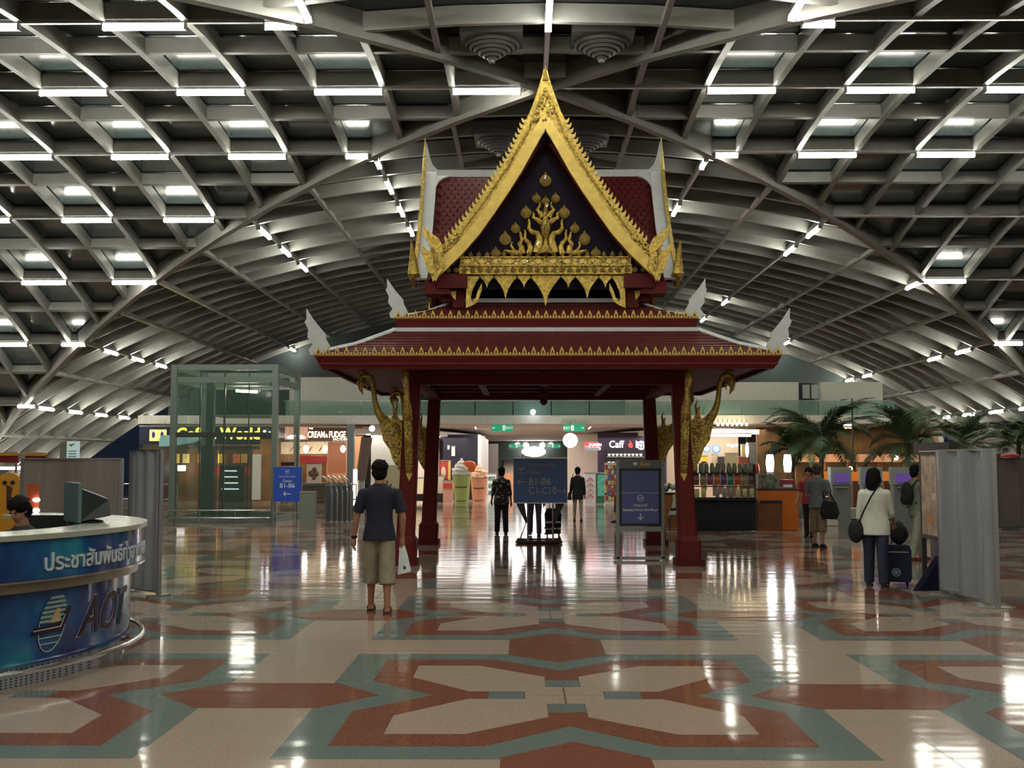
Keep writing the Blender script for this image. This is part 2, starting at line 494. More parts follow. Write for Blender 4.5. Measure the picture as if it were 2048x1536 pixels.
long_l = {2: [('p', 1.5, 1.75), 4, 6, 8], 4: [6, 8, 10], 6: [22], 8: [12, 14, 16], 10: [14, 16, 18, 20, 22], 12: [18, 20, 22]}
long_r = {2: [('p', 1.55, 1.8), 6, 22], 4: [6, 8, 16, 20], 6: [8, 20, 22], 8: [12, 14, 20, 22], 10: [14, 16, 18, 20], 12: [18, 20, 22]}
lineN = {2: 'innermost', 4: 'second', 6: 'third', 8: 'fourth', 10: 'fifth', 12: 'outermost'}
for sd, tab, nm in ((-1, long_l, 'left'), (1, long_r, 'right')):
    for k, lst in tab.items():
        for q, e in enumerate(lst):
            d0, d1 = (e[1] * P, e[2] * P) if isinstance(e, tuple) else (cell(e), cell(e + 1))
            a = sd * STEP * k; n = nr_y(a)
            lamp(f'tube light on {lineN[k]} receding line of far vault, {nm} side, {ORD[q]} from near end',
                 pt_y(YC + d0, a) - n * 0.02, pt_y(YC + d1, a) - n * 0.02, n)
lamp('bright tube light hanging straight above the golden spire tip', (XC, YC - cell(3), ZC - 0.02), (XC, YC - cell(2), ZC - 0.02), (0, 0, 1))
for sd, nm in ((-1, 'left'), (1, 'right')):
    a = sd * STEP * 2
    lamp(f'slanting tube light cut by the top of the photo, {nm} of the spire', pt_y(YC - 1.5 * P, a), pt_y(YC - 1.9 * P, a), nr_y(a))
    for k in (2, 4, 6, 8):  # tubes out of view, added to light the floor and pavilion front
        for j in (4, 6, 8, 10, 12, 14, 16):
            if cell(j) < abs(t_of(k)): continue
            a = sd * STEP * k
            lamp(f'unseen added tube of near vault overhead, {nm} side, {lineN[k]} line, {ORD[j // 2 - 2]} towards the viewer', pt_y(YC - cell(j), a), pt_y(YC - cell(j + 1), a), nr_y(a))
for j in (4, 6, 8, 10, 12, 14, 16):  # more added tubes overhead, out of view, for extra light
    lamp(f'unseen added tube on the centre line of the near vault, {ORD[j // 2 - 2]} towards the viewer', (XC, YC - cell(j), ZC), (XC, YC - cell(j + 1), ZC), (0, 0, 1))

# round diffusers
M_DIFF = mat('diffuser_metal', (0.16, 0.16, 0.16), 0.5, 0.5)
for (dx, dy, lb) in ((-0.93, 18.5, 'nearer pair, left of the lamp rail'), (0.93, 18.5, 'nearer pair, right of the lamp rail'), (-0.93, 23.9, 'farther pair, left behind the golden spire'), (0.93, 23.9, 'farther pair, right behind the golden spire')):
    z = zt(abs(dy - YC)) + 0.06
    t = thing('air_diffuser', 'dark round ceiling air diffuser with rings, ' + lb, 'air vent', (XC + dx, dy, z), 0, 'round air diffusers at the vault crossing')
    m = MB()
    for q in range(6):
        r = 0.47 - q * 0.075
        m.lathe([(r, 0.10 - q * 0.045), (r - 0.045, 0.07 - q * 0.045), (r - 0.05, 0.085 - q * 0.045), (r - 0.005, 0.115 - q * 0.045)], 28, cap=False)
    m.build('cone_rings', M_DIFF, t, True)
    MB().box((0, 0, 0.20), (1.05, 1.05, 0.12)).build('mounting_box', M_DIFF, t)
    MB().lathe([(0.05, -0.2), (0.06, -0.16), (0.03, -0.1), (0.02, 0.1)], 12).build('hub', M_STEEL, t, True)

# end gables of the long vault
def gable(name, y, zlo):
    am = math.asin(min((cell(JF)) / RV, math.sin(STEP * KMAX)))
    poly = []
    for q in range(25):
        a = -am + 2 * am * q / 24
        p = pt_y(y, a) + nr_y(a) * 0.4
        if p.z > zlo: poly.append((p.x, p.z))
    poly = [(poly[0][0], zlo)] + poly + [(poly[-1][0], zlo)]
    MB().prism(poly, (0, y, 0), (1, 0, 0), (0, 0, 1), (0, 0.25, 0)).build(name, M_DARKTEAL)
gable('wall_back', YC + cell(JF) + 0.1, 3.6)
wf = MB().box((XC, YC - cell(JN) - 0.4, 4.2), (44, 0.2, 8.6)).build('wall_bounce', mat('bounce_wall_paint', (0.42, 0.40, 0.36), 0.6)); tag(wf, kind='structure')  # unseen wall behind the camera, added to bounce light forward
tag(bpy.data.objects['wall_back'], kind='structure')

# ================================================================== PAVILION
XP, YP = 0.37, 20.45
pav = thing('pavilion', 'red and gold Thai pavilion with a steep golden gable in the middle of the hall', 'pavilion', (XP, YP, 0))
def L(px, py, Y):            # pixel at world depth Y -> pavilion-local
    p = at(px, py, Y); return Vector((p.x - XP, p.y - YP, p.z))
CH = 2.30; CZ = 3.12
def column(sx, sy):
    m = MB(); bx, by = sx * CH, sy * CH * 0.985; tx, ty = sx * (CH - 0.13), sy * (CH - 0.13)
    prof = [(0.0, 0.19), (0.40, 0.19), (0.47, 0.145), (CZ, 0.12)]
    vs = []; n = 8
    for z, h in prof:
        u = z / CZ; cx = bx + (tx - bx) * u; cy = by + (ty - by) * u; e = h * 0.78
        for x, y in ((-h, -e), (-e, -h), (e, -h), (h, -e), (h, e), (e, h), (-e, h), (-h, e)): vs.append((cx + x, cy + y, z))
    fs = []
    for i in range(len(prof) - 1):
        for k in range(n): fs.append((i * n + k, i * n + (k + 1) % n, (i + 1) * n + (k + 1) % n, (i + 1) * n + k))
    fs.append(tuple(range(n - 1, -1, -1))); fs.append(tuple((len(prof) - 1) * n + k for k in range(n)))
    m.add(vs[:], fs)
    c = m.build('column', M_LACQ, pav)
    MB().box((bx, by, 0.05), (0.46, 0.46, 0.10)).build('plinth', M_LACQ2, c)
    return c
for sx in (-1, 1):
    for sy in (-1, 1): column(sx, sy)
# naga brackets: local r outward (x), z up, thickness along y
def bracket_parts():
    body = [(0, 0), (0.07, 0.10), (0.15, 0.24), (0.21, 0.42), (0.31, 0.56), (0.35, 0.74), (0.385, 0.90), (0.43, 1.02), (0.36, 1.06), (0.26, 0.96), (0.19, 0.90), (0.15, 0.98), (0.16, 1.12), (0.11, 1.03), (0.07, 0.92), (0.02, 0.88), (0.0, 0.90)]
    b = MB().prism(body, (0, -0.045, 0), (1, 0, 0), (0, 0, 1), (0, 0.09, 0))
    for q in range(14):       # carved scales
        z = 0.14 + q * 0.052; w = 0.03 + 0.15 * min(1, z / 0.8)
        for s_ in (-1, 1): b.ball((w * 0.55 + 0.02 * math.sin(q * 2.1), s_ * 0.045, z), (w * 0.42, 0.018, 0.030), 8, 5)
    neck = [(0.30, 0.88), (0.40, 1.02), (0.455, 1.18), (0.475, 1.35), (0.49, 1.50), (0.53, 1.60), (0.60, 1.635), (0.67, 1.60), (0.695, 1.53), (0.66, 1.46), (0.61, 1.47)]
    nk = MB().tube([(x, 0, z) for x, z in neck], [0.085, 0.062, 0.048, 0.042, 0.040, 0.042, 0.050, 0.055, 0.045, 0.03, 0.012], 10)
    hd = MB().tube([(0.64, 0, 1.60), (0.70, 0, 1.50), (0.69, 0, 1.40), (0.65, 0, 1.31)], [0.05, 0.06, 0.035, 0.006], 8)
    hd.tube([(0.60, 0, 1.64), (0.67, 0, 1.69), (0.72, 0, 1.66), (0.74, 0, 1.58)], [0.03, 0.028, 0.018, 0.003], 6)
    hd.tube([(0.63, 0, 1.52), (0.58, 0, 1.46), (0.60, 0, 1.38)], [0.04, 0.025, 0.004], 6)
    rim = MB().tube([(0.0, 0, 0.0), (-0.005, 0, 0.9)], 0.018, 6)
    rim.tube([(0, -0.05, 0.01), (0.10, -0.052, 0.28), (0.20, -0.052, 0.58), (0.30, -0.052, 0.82)], 0.012, 5)
    tip = MB().prism([(-0.055, 0.02), (0.0, -0.10), (0.055, 0.02)], (-0.005, 0, 0), (0, 1, 0), (0, 0, 1), (0.03, 0, 0))
    fl_ = MB().tube([(0.10, 0, 0.88), (0.12, 0, 1.02), (0.09, 0, 1.12), (0.13, 0, 1.24)], [0.05, 0.055, 0.03, 0.004], 8, flat=0.6)
    return [('carved_body', b.mesh('carved_body', M_GOLDD)), ('neck', nk.mesh('neck', M_GOLD, True)), ('naga_head', hd.mesh('naga_head', M_GOLDD, True)), ('gilt_rim', rim.mesh('gilt_rim', M_GOLD2, True)), ('flame_leaf', fl_.mesh('flame_leaf', M_GOLDD, True)), ('pointed_tip', tip.mesh('pointed_tip', M_GOLD2))]
bp_ = bracket_parts()
for sx in (-1, 1):
    for sy in (-1, 1):
        for ax in (0, 1):
            off = CH - 0.075 + 0.125
            if ax == 0: loc = (sx * off, sy * (CH - 0.08), 1.45); rz = 0 if sx > 0 else PI
            else: loc = (sx * (CH - 0.08), sy * off, 1.45); rz = PI / 2 if sy > 0 else -PI / 2
            m0 = put('naga_bracket', bp_[0][1], pav, loc, (0, 0, rz))
            for nm, me in bp_[1:]: put(nm, me, m0)
# front-facing gilt V on the columns comes from the same brackets; beams and soffit
EV = 3.555           # eave half-width
b = MB()
for s_ in (-1, 1):
    b.box((s_ * 2.17, 0, 3.02), (0.2, 4.5, 0.20)); b.box((0, s_ * 2.17, 3.02), (4.5, 0.2, 0.20))
b.build('tie_beams', M_LACQ, pav)
b = MB()
for x in (-1.1, 0, 1.1): b.box((x, 0, 3.05), (0.12, 4.3, 0.12))
for y in (-1.1, 0, 1.1): b.box((0, y, 3.06), (4.3, 0.12, 0.1))
b.build('ceiling_joists', M_LACQ2, pav)
MB().box((0, 0, 3.16), (2 * EV - 0.1, 2 * EV - 0.1, 0.04)).build('soffit', M_LACQ, pav)
MB().lathe([(0.03, 2.70), (0.075, 2.76), (0.05, 2.82), (0.10, 2.90), (0.06, 3.0), (0.12, 3.12)], 8).build('ceiling_pendant', M_LACQ, pav, True)
# fascia: slightly flared outwards, lower edge shorter
def frustum(z0, h0, z1, h1, thick=0.06):
    m = MB(); vs = []
    for z, h in ((z0, h0), (z1, h1)):
        for o in (0, -thick):
            hh = h + o
            vs += [(-hh, -hh, z), (hh, -hh, z), (hh, hh, z), (-hh, hh, z)]
    fs = []
    for k in range(4):
        k2 = (k + 1) % 4
        fs += [(k, k2, 8 + k2, 8 + k), (4 + k2, 4 + k, 12 + k, 12 + k2), (k2, k, 4 + k, 4 + k2), (8 + k, 8 + k2, 12 + k2, 12 + k)]
    return m.add(vs, fs)
frustum(3.08, EV - 0.10, 3.27, EV).build('fascia_board', M_LACQ, pav)
frustum(3.27, EV, 3.29, EV + 0.015, 0.1).build('gilt_strip', M_GOLD2, pav)
# sloping roof tiers of courses
def tier(z0, h0, z1, h1, n, curve=0.25):
    for q in range(n):
        u0, u1 = q / n, (q + 1) / n
        f = lambda u: (z0 + (z1 - z0) * (u * (1 - curve) + curve * u * u), h0 + (h1 - h0) * u)
        (za, ha), (zb, hb) = f(u0), f(u1)
        m = MB()
        vs = []
        for z, h in ((za, ha), (za + 0.018, ha), (zb + 0.006, hb + 0.001), (zb - 0.012, hb)):
            vs += [(-h, -h, z), (h, -h, z), (h, h, z), (-h, h, z)]
        fs = []
        for lv in range(3):
            for k in range(4):
                k2 = (k + 1) % 4
                fs.append((lv * 4 + k, lv * 4 + k2, lv * 4 + 4 + k2, lv * 4 + 4 + k))
        m.add(vs, fs); m.build('tile_course', M_TILE, pav)
        if True:
            g = MB(); s_ = 0.12          # rounded tile ends proud of the course edge, front and sides
            nT = int(2 * ha / s_)
            for w in range(nT):
                x = -ha + (w + 0.5) * 2 * ha / nT
                for (cx, cy, ux) in ((x, -ha - 0.004, (1, 0, 0)), (-ha - 0.004, x, (0, 1, 0)), (ha + 0.004, x, (0, 1, 0))):
                    r = 0.045
                    g.prism([(-r, 0.016), (-r * 0.7, -0.006), (0, -0.016), (r * 0.7, -0.006), (r, 0.016)], (cx, cy, za), ux, (0, 0, 1), (0, 0.006, 0) if ux[0] else (0.006, 0, 0))
            tag(g.build('tile_ends', M_TILE, pav), kind='stuff')
tier(3.30, EV - 0.03, 3.80, 2.42, 9)
def ring_band(z, h, w, hgt, m_, name):
    m = MB()
    m.box((0, -h, z), (2 * h + w, w, hgt)); m.box((0, h, z), (2 * h + w, w, hgt)); m.box((-h, 0, z), (w, 2 * h - w, hgt)); m.box((h, 0, z), (w, 2 * h - w, hgt))
    return m.build(name, m_, pav)
ring_band(3.79, 2.45, 0.10, 0.085, M_WHITEB, 'white_ridge_band')
for sx in (-1, 1):
    for sy in (-1, 1):
        MB().tube([(sx * (EV - 0.05), sy * (EV - 0.05), 3.33), (sx * 3.0, sy * 3.0, 3.51), (sx * 2.45, sy * 2.45, 3.80)], 0.045, 6).build('white_hip_band', M_WHITEB, pav, True)
        MB().tube([(sx * 2.42, sy * 2.42, 4.02), (sx * 2.0, sy * 2.0, 4.14), (sx * 1.57, sy * 1.57, 4.38)], 0.04, 6).build('white_hip_band', M_WHITEB, pav, True)
frustum(3.82, 2.42, 3.98, 2.47, 0.08).build('fascia_board', M_LACQ, pav)
frustum(3.98, 2.47, 3.996, 2.48, 0.1).build('gilt_strip', M_GOLD2, pav)
tier(4.0, 2.45, 4.37, 1.58, 6)
ring_band(4.40, 1.60, 0.08, 0.07, M_WHITEB, 'white_ridge_band')
# leaf finials along the eaves
def leaf(w, h, t=0.012):
    m = MB(); pl = [(-w / 2, 0), (-w * 0.42, h * 0.35), (-w * 0.2, h * 0.7), (0, h), (w * 0.2, h * 0.7), (w * 0.42, h * 0.35), (w / 2, 0)]
    return m.prism(pl, (0, t, 0), (1, 0, 0), (0, 0, 1), (0, -t, 0))
lf_in = mat('leaf_recess', (0.16, 0.045, 0.015), 0.5)
me_leaf = leaf(0.080, 0.128)
me_leaf.prism([(-0.022, 0.015), (-0.015, 0.05), (0, 0.078), (0.015, 0.05), (0.022, 0.015)], (0, -0.001, 0), (1, 0, 0), (0, 0, 1), (0, -0.001, 0), 1)
me_leaf = me_leaf.mesh('leaf_finial', [M_GOLD2, lf_in])
me_sm = leaf(0.04, 0.045).mesh('small_leaf', M_GOLD2)
for h, z, n in ((EV + 0.01, 3.29, 50), (2.475, 3.995, 35)):
    for fc in range(3):
        for q in range(n):
            x = -h + (q + 0.5) * 2 * h / n
            loc, rz = (((x, -h, z), 0), ((-h, x, z), -PI / 2), ((h, x, z), PI / 2))[fc]
            put('leaf_finial', me_leaf, pav, loc, (0, 0, rz))
            x2 = x + h / n
            if q < n - 1:
                loc = ((x2, -h, z), (-h, x2, z), (h, x2, z))[fc]; put('small_leaf', me_sm, pav, loc, (0, 0, rz))
# white flame acroteria on the corners
fl_pts = [(0, 0), (0.20, 0), (0.26, 0.12), (0.20, 0.22), (0.20, 0.28), (0.13, 0.36), (0.08, 0.42), (0.02, 0.50), (-0.06, 0.62), (-0.055, 0.48), (-0.08, 0.44), (-0.03, 0.34), (-0.04, 0.24), (0.03, 0.14), (-0.02, 0.07)]
for h, z, s_ in ((EV - 0.02, 3.29, 1.15), (2.45, 4.0, 1.05)):
    for sx in (-1, 1):
        for sy in (-1, 1):
            poly = [(p[0] * s_ - 0.10 * s_, p[1] * s_) for p in fl_pts]
            d = Vector((-sx, 0, 0)).normalized()
            MB().prism(poly, (sx * (h - 0.02), sy * (h - 0.02), z), d, (0, 0, 1), (0, 0.05, 0)).build('white_flame', M_WHITEB, pav)
# ---- upper storey
for sx in (-1, 1):
    for sy in (-1, 1): MB().box((sx * 1.46, sy * 1.80, 4.66), (0.20, 0.20, 0.84)).build('upper_post', M_LACQ, pav)
MB().box((0, 0, 4.9), (2.3, 2.3, 1.1)).build('attic_wall', M_PEDI, pav)
for sx in (-1, 1):
    for sy in (-1, 1):
        MB().box((sx * 1.80, sy * 1.85, 4.56), (0.42, 0.42, 0.22)).box((sx * 1.62, sy * 1.7, 4.45), (0.26, 0.26, 0.2)).build('bracket_block', M_LACQ, pav)
GH = 2.18           # wing half length
RZ = 6.98           # ridge height
SL = [(0.0, RZ), (0.35, 6.42), (0.75, 5.85), (1.2, 5.32), (1.62, 4.90), (1.95, 4.66)]
def slope_face(axis):        # cruciform gable roof: two slopes for the axis
    m = MB(); vs = []
    for sgn in (-1, 1):
        o = len(vs)
        for q, (d, z) in enumerate(SL):
            for e in (-GH + 0.06, GH - 0.06):
                vs.append((sgn * d, e, z) if axis == 'y' else (e, sgn * d, z))
        n = len(SL)
        for q in range(n - 1):
            m.f.append((o + 2 * q, o + 2 * q + 1, o + 2 * q + 3, o + 2 * q + 2)); m.mi.append(0)
    m.v = vs
    return m
slope_face('x').build('roof_slope', M_TILE, pav)
slope_face('y').build('roof_slope', M_TILE, pav)
# fish-scale tiles on the front slope of the cross wing
def sl_at(s):                 # arclength -> (d,z,nx,nz)
    acc = 0
    for (d0, z0), (d1, z1) in zip(SL[:-1], SL[1:]):
        l = math.hypot(d1 - d0, z1 - z0)
        if s <= acc + l or (d1, z1) == SL[-1]:
            u = (s - acc) / l; return d0 + (d1 - d0) * u, z0 + (z1 - z0) * u, (z0 - z1) / l, (d1 - d0) / l
        acc += l
tw, th = 0.125, 0.115
tl = MB().prism([(-tw * 0.47, 0.06), (-tw * 0.47, -0.02), (-tw * 0.25, -0.06), (0, -0.075), (tw * 0.25, -0.06), (tw * 0.47, -0.02), (tw * 0.47, 0.06)], (0, 0, 0), (1, 0, 0), (0, 0, 1), (0, -0.014, 0)).mesh('roof_tile', M_TILE)
cnt = 0; extra = MB()
for r in range(1, 25):
    s = r * th; res = sl_at(s)
    if res is None: continue
    d, z, nx, nz = res
    if z < 4.75: continue
    half = 1.93 * (RZ + 0.2 - z) / 2.5      # hidden behind the front gable
    for q in range(-16, 17):
        x = q * tw + (tw / 2 if r % 2 else 0)
        if abs(x) > GH - 0.25 or abs(x) < 0.30 + 0.0 or abs(x) < half * 0.70 - 0.15: continue
        ang = -math.atan2(nz, nx)
        loc = Vector((x, -d - 0.012 * nx, z + 0.012 * nz))
        if cnt < 295: put('roof_tile', tl, pav, loc, (ang, 0, 0)); cnt += 1
        else:
            R = Matrix.Rotation(ang, 3, 'X'); extra.add([R @ Vector(v.co) + loc for v in tl.vertices], [tuple(f.vertices) for f in tl.polygons])
if extra.v: tag(extra.build('more_roof_tiles', M_TILE, pav), kind='stuff')
# white ridge and verges of the cross wing
MB().box((0, 0, RZ + 0.03), (2 * GH - 0.1, 0.10, 0.14)).build('white_ridge', M_WHITEB, pav)
MB().box((0, 0.9, RZ + 0.03), (0.10, 2 * GH - 2.2, 0.14)).build('white_ridge', M_WHITEB, pav)
for sx in (-1, 1):
    for fs_ in (-1, 1):
        m = MB(); pts = [Vector((sx * (GH - 0.10), fs_ * (d + 0.03), z + 0.03)) for d, z in SL]
        nrm = [Vector((0, fs_ * 0.8, 0.6))] * len(pts)
        m.sweep(pts, nrm, [(1, 0, 0)] * len(pts), 0.20, 0.0, 0.05); m.build('white_verge', M_WHITEB, pav)
        m = MB(); pts = [Vector((sx * (GH + 0.03), fs_ * (d + 0.05), z + 0.0)) for d, z in SL]
        m.sweep(pts, nrm, [(1, 0, 0)] * len(pts), 0.06, -0.16, 0.12); m.build('side_bargeboard', M_GOLD, pav)
        # naga end at the foot of the side bargeboard
        m = MB().tube([(sx * GH, fs_ * 1.9, 4.72), (sx * (GH + 0.02), fs_ * 2.06, 4.8), (sx * (GH + 0.03), fs_ * 2.05, 5.05), (sx * (GH + 0.05), fs_ * 2.2, 5.32)], [0.1, 0.1, 0.06, 0.01], 8, flat=0.6)
        m.build('side_naga', M_GOLD, pav, True)
        for q in range(10):
            d, z, nx, nz = sl_at(0.25 + q * 0.26)
    # corner fillet of ridge and the side spire
    m = MB().prism([(0, 0), (0.42, 0), (0.24, 0.06), (0.12, 0.18), (0.06, 0.36), (0.0, 0.62), (-0.03, 0.36)], (sx * (GH + 0.0), -0.04, RZ + 0.02), (-sx, 0, 0), (0, 0, 1), (0, 0.08, 0)); m.build('white_spire_foot', M_WHITEB, pav)
    m = MB().tube([(sx * (GH + 0.03), 0, RZ - 0.1), (sx * (GH + 0.03), -0.02, RZ + 0.3), (sx * (GH + 0.02), 0, RZ + 0.72)], [0.06, 0.035, 0.006], 8); m.build('side_spire', M_GOLD, pav, True)
    m = MB().prism([(0, 0), (0.26, 0), (0.14, 0.05), (0.05, 0.14), (0, 0.28)], (sx * (GH - 0.20), -0.06, RZ - 0.04), (-sx, 0, 0), (0, -0.53, -0.848), (0, -0.034, 0.021)); m.build('white_corner', M_WHITEB, pav)
# ---- front gable
YG = 18.20
def poly_px(pts, Y=YG):
    out = []
    for px, py in pts:
        p = at(px, py, Y); out.append((p.x - XP, p.z))
    return out
def mirrored(poly): return [(-x, z) for x, z in poly][::-1]
yg = YG - YP
outer = [(0.03, 8.20), (-0.03, 8.20), (-0.075, 8.02), (-0.15, 7.78), (-0.24, 7.52), (-0.33, 7.33), (-0.42, 7.12), (-0.56, 6.83), (-0.74, 6.53), (-0.95, 6.20), (-1.16, 5.90), (-1.36, 5.64), (-1.54, 5.42), (-1.68, 5.26)]
inner = [(-1.86, 4.62), (-1.62, 4.84), (-1.36, 5.10), (-1.10, 5.40), (-0.86, 5.74), (-0.62, 6.10), (-0.40, 6.45), (-0.22, 6.78), (0.0, 7.18)]
mid = [(-1.93, 4.85), (-1.70, 5.03), (-1.47, 5.26), (-1.22, 5.54), (-0.98, 5.88), (-0.75, 6.24), (-0.54, 6.58), (-0.34, 6.92), (-0.10, 7.32)]
def X2(poly, y, dep, m_, name, both=True):
    MB().prism(poly, (0, y, 0), (1, 0, 0), (0, 0, 1), (0, dep, 0)).build(name, m_, pav)
    if both: MB().prism(mirrored(poly), (0, y, 0), (1, 0, 0), (0, 0, 1), (0, dep, 0)).build(name, m_, pav)
X2([p for p in outer if p[0] < 0] + [(-1.90, 5.02)] + mid + [(0, 7.44), (0, 8.2)], yg, 0.10, M_GOLD, 'bargeboard')
X2(mid + [(0, 7.46), (0, 7.18)] + inner[:-1][::-1], yg - 0.03, 0.09, M_GOLD2, 'bargeboard_inner_band')
# relief bead down the middle of the ornate band
for sgn in (-1, 1):
    path = [(sgn * -0.06, yg - 0.01, 7.75), (sgn * -0.30, yg - 0.01, 7.12), (sgn * -0.62, yg - 0.01, 6.56), (sgn * -1.05, yg - 0.01, 5.92), (sgn * -1.45, yg - 0.01, 5.38), (sgn * -1.78, yg - 0.01, 5.06)]
    MB().tube(path, 0.022, 6).build('relief_bead', M_GOLDD, pav, True)
MB().tube([(0, yg, 8.0), (0, yg + 0.02, 8.16), (0, yg, 8.27)], [0.05, 0.025, 0.004], 8).build('spire_tip', M_GOLD2, pav, True)
# carved rosette mass at the crown
cm = MB()
for q in range(26):
    u = random.random(); z = 7.30 + u * 0.55; w = 0.26 * (1 - u)
    cm.ball((random.uniform(-w, w), yg - 0.012, z), (0.035, 0.03, 0.045), 7, 5)
cm.build('crown_carving', M_GOLDD, pav, True)
# crest teeth
tooth = MB().prism([(0, 0), (0.07, 0.0), (0.055, 0.035), (0.075, 0.085), (0.03, 0.06), (0.005, 0.03)], (0, 0.02, 0), (1, 0, 0), (0, 0, 1), (0, 0.03, 0)).mesh('crest_tooth', M_GOLD2)
tooth_r = MB().prism(mirrored([(0, 0), (0.07, 0.0), (0.055, 0.035), (0.075, 0.085), (0.03, 0.06), (0.005, 0.03)]), (0, 0.02, 0), (1, 0, 0), (0, 0, 1), (0, 0.03, 0)).mesh('crest_tooth', M_GOLD2)
edge = outer[5:]
acc = 0; s = 0.05
for (x0, z0), (x1, z1) in zip(edge[:-1], edge[1:]):
    l = math.hypot(x1 - x0, z1 - z0)
    while s < acc + l:
        u = (s - acc) / l; x, z = x0 + (x1 - x0) * u, z0 + (z1 - z0) * u
        a = math.atan2(z0 - z1, x0 - x1)
        put('crest_tooth', tooth, pav, (x, yg, z), (0, -a, 0)); put('crest_tooth', tooth_r, pav, (-x, yg, z), (0, a, 0))
        s += 0.092
    acc += l
# carved lower third of the bargeboards
for sgn in (-1, 1):
    cm = MB()
    for q in range(40):
        u = q / 39; x = -1.42 - 0.46 * u; z = 5.38 - 0.44 * u
        cm.ball((sgn * (x + 0.06 * random.uniform(-1, 1)), yg - 0.015, z + 0.06 * random.uniform(-1, 1)), (0.032, 0.022, 0.03), 6, 5)
    cm.build('lower_carving', M_GOLDD, pav, True)
# naga finials at the feet (hook shaped)
ng = [(95, 455), (112, 520), (170, 560), (215, 590), (243, 640), (250, 690), (238, 725), (262, 800), (245, 840), (215, 880), (195, 925), (180, 870), (150, 860), (120, 810), (105, 750), (88, 700), (72, 625), (102, 655), (135, 688), (165, 690), (150, 640), (115, 590), (93, 530)]
ngp = poly_px([(820 + a / 3.793, 320 + b_ / 3.793) for a, b_ in ng], 18.12)
X2(ngp, 18.12 - YP, 0.10, M_GOLD, 'naga_finial')
for sgn in (-1, 1):
    g = MB()
    for q in range(3):
        g.tube([(sgn * (-1.93 + 0.03 * q), 18.11 - YP, 5.22 - 0.07 * q), (sgn * (-1.80 + 0.02 * q), 18.10 - YP, 5.10 - 0.09 * q), (sgn * (-1.83 + 0.02 * q), 18.10 - YP, 4.94 - 0.05 * q), (sgn * (-1.80 + .02 * q), 18.10 - YP, 4.80)], [0.008, 0.02, 0.02, 0.012], 6)
    g.build('naga_scales', M_GOLDD, pav, True)
# pediment board and framing
yp_ = yg + 0.28
MB().prism([(-1.75, 4.70), (1.75, 4.70), (0.9, 5.75), (0, 7.25), (-0.9, 5.75)], (0, yp_, 0), (1, 0, 0), (0, 0, 1), (0, 0.06, 0)).build('pediment_board', M_PEDI, pav)
for sgn in (-1, 1):
    MB().tube([(sgn * 1.55, yp_ - 0.04, 4.95), (sgn * 0.86, yp_ - 0.04, 5.78), (sgn * 0.10, yp_ - 0.04, 7.0)], 0.05, 6).build('pediment_batten', M_LACQ2, pav, True)
    MB().box((sgn * 1.55, yp_ + 0.1, 4.66), (0.5, 0.5, 0.24)).build('eave_block', M_LACQ2, pav)
# gold ornaments: buds
def cp(a, b_): # crop-7 coordinates to local x,z at pediment
    p = at(820 + a / 3.793, 320 + b_ / 3.793, YP + yp_ - 0.03); return p.x - XP, p.z
def bud_mesh():
    m = MB(); n = 12; ring = []
    pl = [(0, -0.5), (0.22, -0.42), (0.40, -0.2), (0.42, 0.02), (0.28, 0.25), (0.12, 0.38), (0, 0.62), (-0.12, 0.38), (-0.28, 0.25), (-0.42, 0.02), (-0.40, -0.2), (-0.22, -0.42)]
    vs = [(x, 0, z) for x, z in pl] + [(x * 0.62, -0.16, z * 0.62) for x, z in pl] + [(0, -0.26, -0.02)]
    fs = [(i, (i + 1) % n, n + (i + 1) % n, n + i) for i in range(n)] + [(n + i, n + (i + 1) % n, 2 * n) for i in range(n)]
    return m.add(vs, fs).mesh('gold_bud', M_GOLDD, False)
BUD = bud_mesh()
for a, b_, s_ in ((1028, 150, 0.20), (958, 288, 0.15), (1105, 288, 0.15), (1027, 308, 0.14), (880, 395, 0.19), (1170, 395, 0.19), (800, 515, 0.16), (1250, 515, 0.16), (722, 595, 0.20), (1325, 595, 0.20), (650, 705, 0.17), (1410, 705, 0.17)):
    x, z = cp(a, b_); put('gold_bud', BUD, pav, (x, yp_ - 0.02, z), None, (s_ * 1.2, 0.26, s_ * 1.15))
def scroll(pts, r0, name='gold_scroll'):
    q = [cp(a, b_) for a, b_ in pts]; n = len(q)
    MB().tube([(x, yp_ - 0.04, z) for x, z in q], [1.6 * r0 * (1 - 0.8 * i / (n - 1)) for i in range(n)], 8, flat=0.7).build(name, M_GOLD, pav, True)
for mir in (0, 1):
    f = (lambda l: [(2056 - a, b_) for a, b_ in l]) if mir else (lambda l: l)
    scroll(f([(960, 710), (975, 650), (985, 600), (965, 560), (925, 550), (900, 520), (905, 480), (900, 450)]), 0.075)
    scroll(f([(900, 715), (915, 670), (900, 630), (870, 600), (875, 560), (870, 530)]), 0.055)
    scroll(f([(850, 715), (845, 660), (830, 640), (850, 610), (840, 570), (835, 545)]), 0.06)
    scroll(f([(830, 710), (790, 690), (765, 650), (775, 620)]), 0.04)
    scroll(f([(820, 715), (760, 700), (720, 690), (700, 710), (730, 725)]), 0.04)
    scroll(f([(1000, 480), (965, 455), (935, 440), (940, 410), (930, 395)]), 0.05)
    scroll(f([(1005, 440), (985, 400), (965, 380), (985, 350), (985, 320)]), 0.05)
cpt = [(1028, 720, 0.19), (1028, 680, 0.15), (1028, 640, 0.075), (1028, 600, 0.06), (1028, 560, 0.12), (1028, 510, 0.15), (1028, 470, 0.11), (1028, 430, 0.07), (1028, 370, 0.06), (1028, 330, 0.02)]
MB().tube([(cp(a, b_)[0], yp_ - 0.05, cp(a, b_)[1]) for a, b_, r in cpt], [r * 1.3 for a, b_, r in cpt], 12, flat=0.45).build('central_vase', M_GOLDD, pav, True)
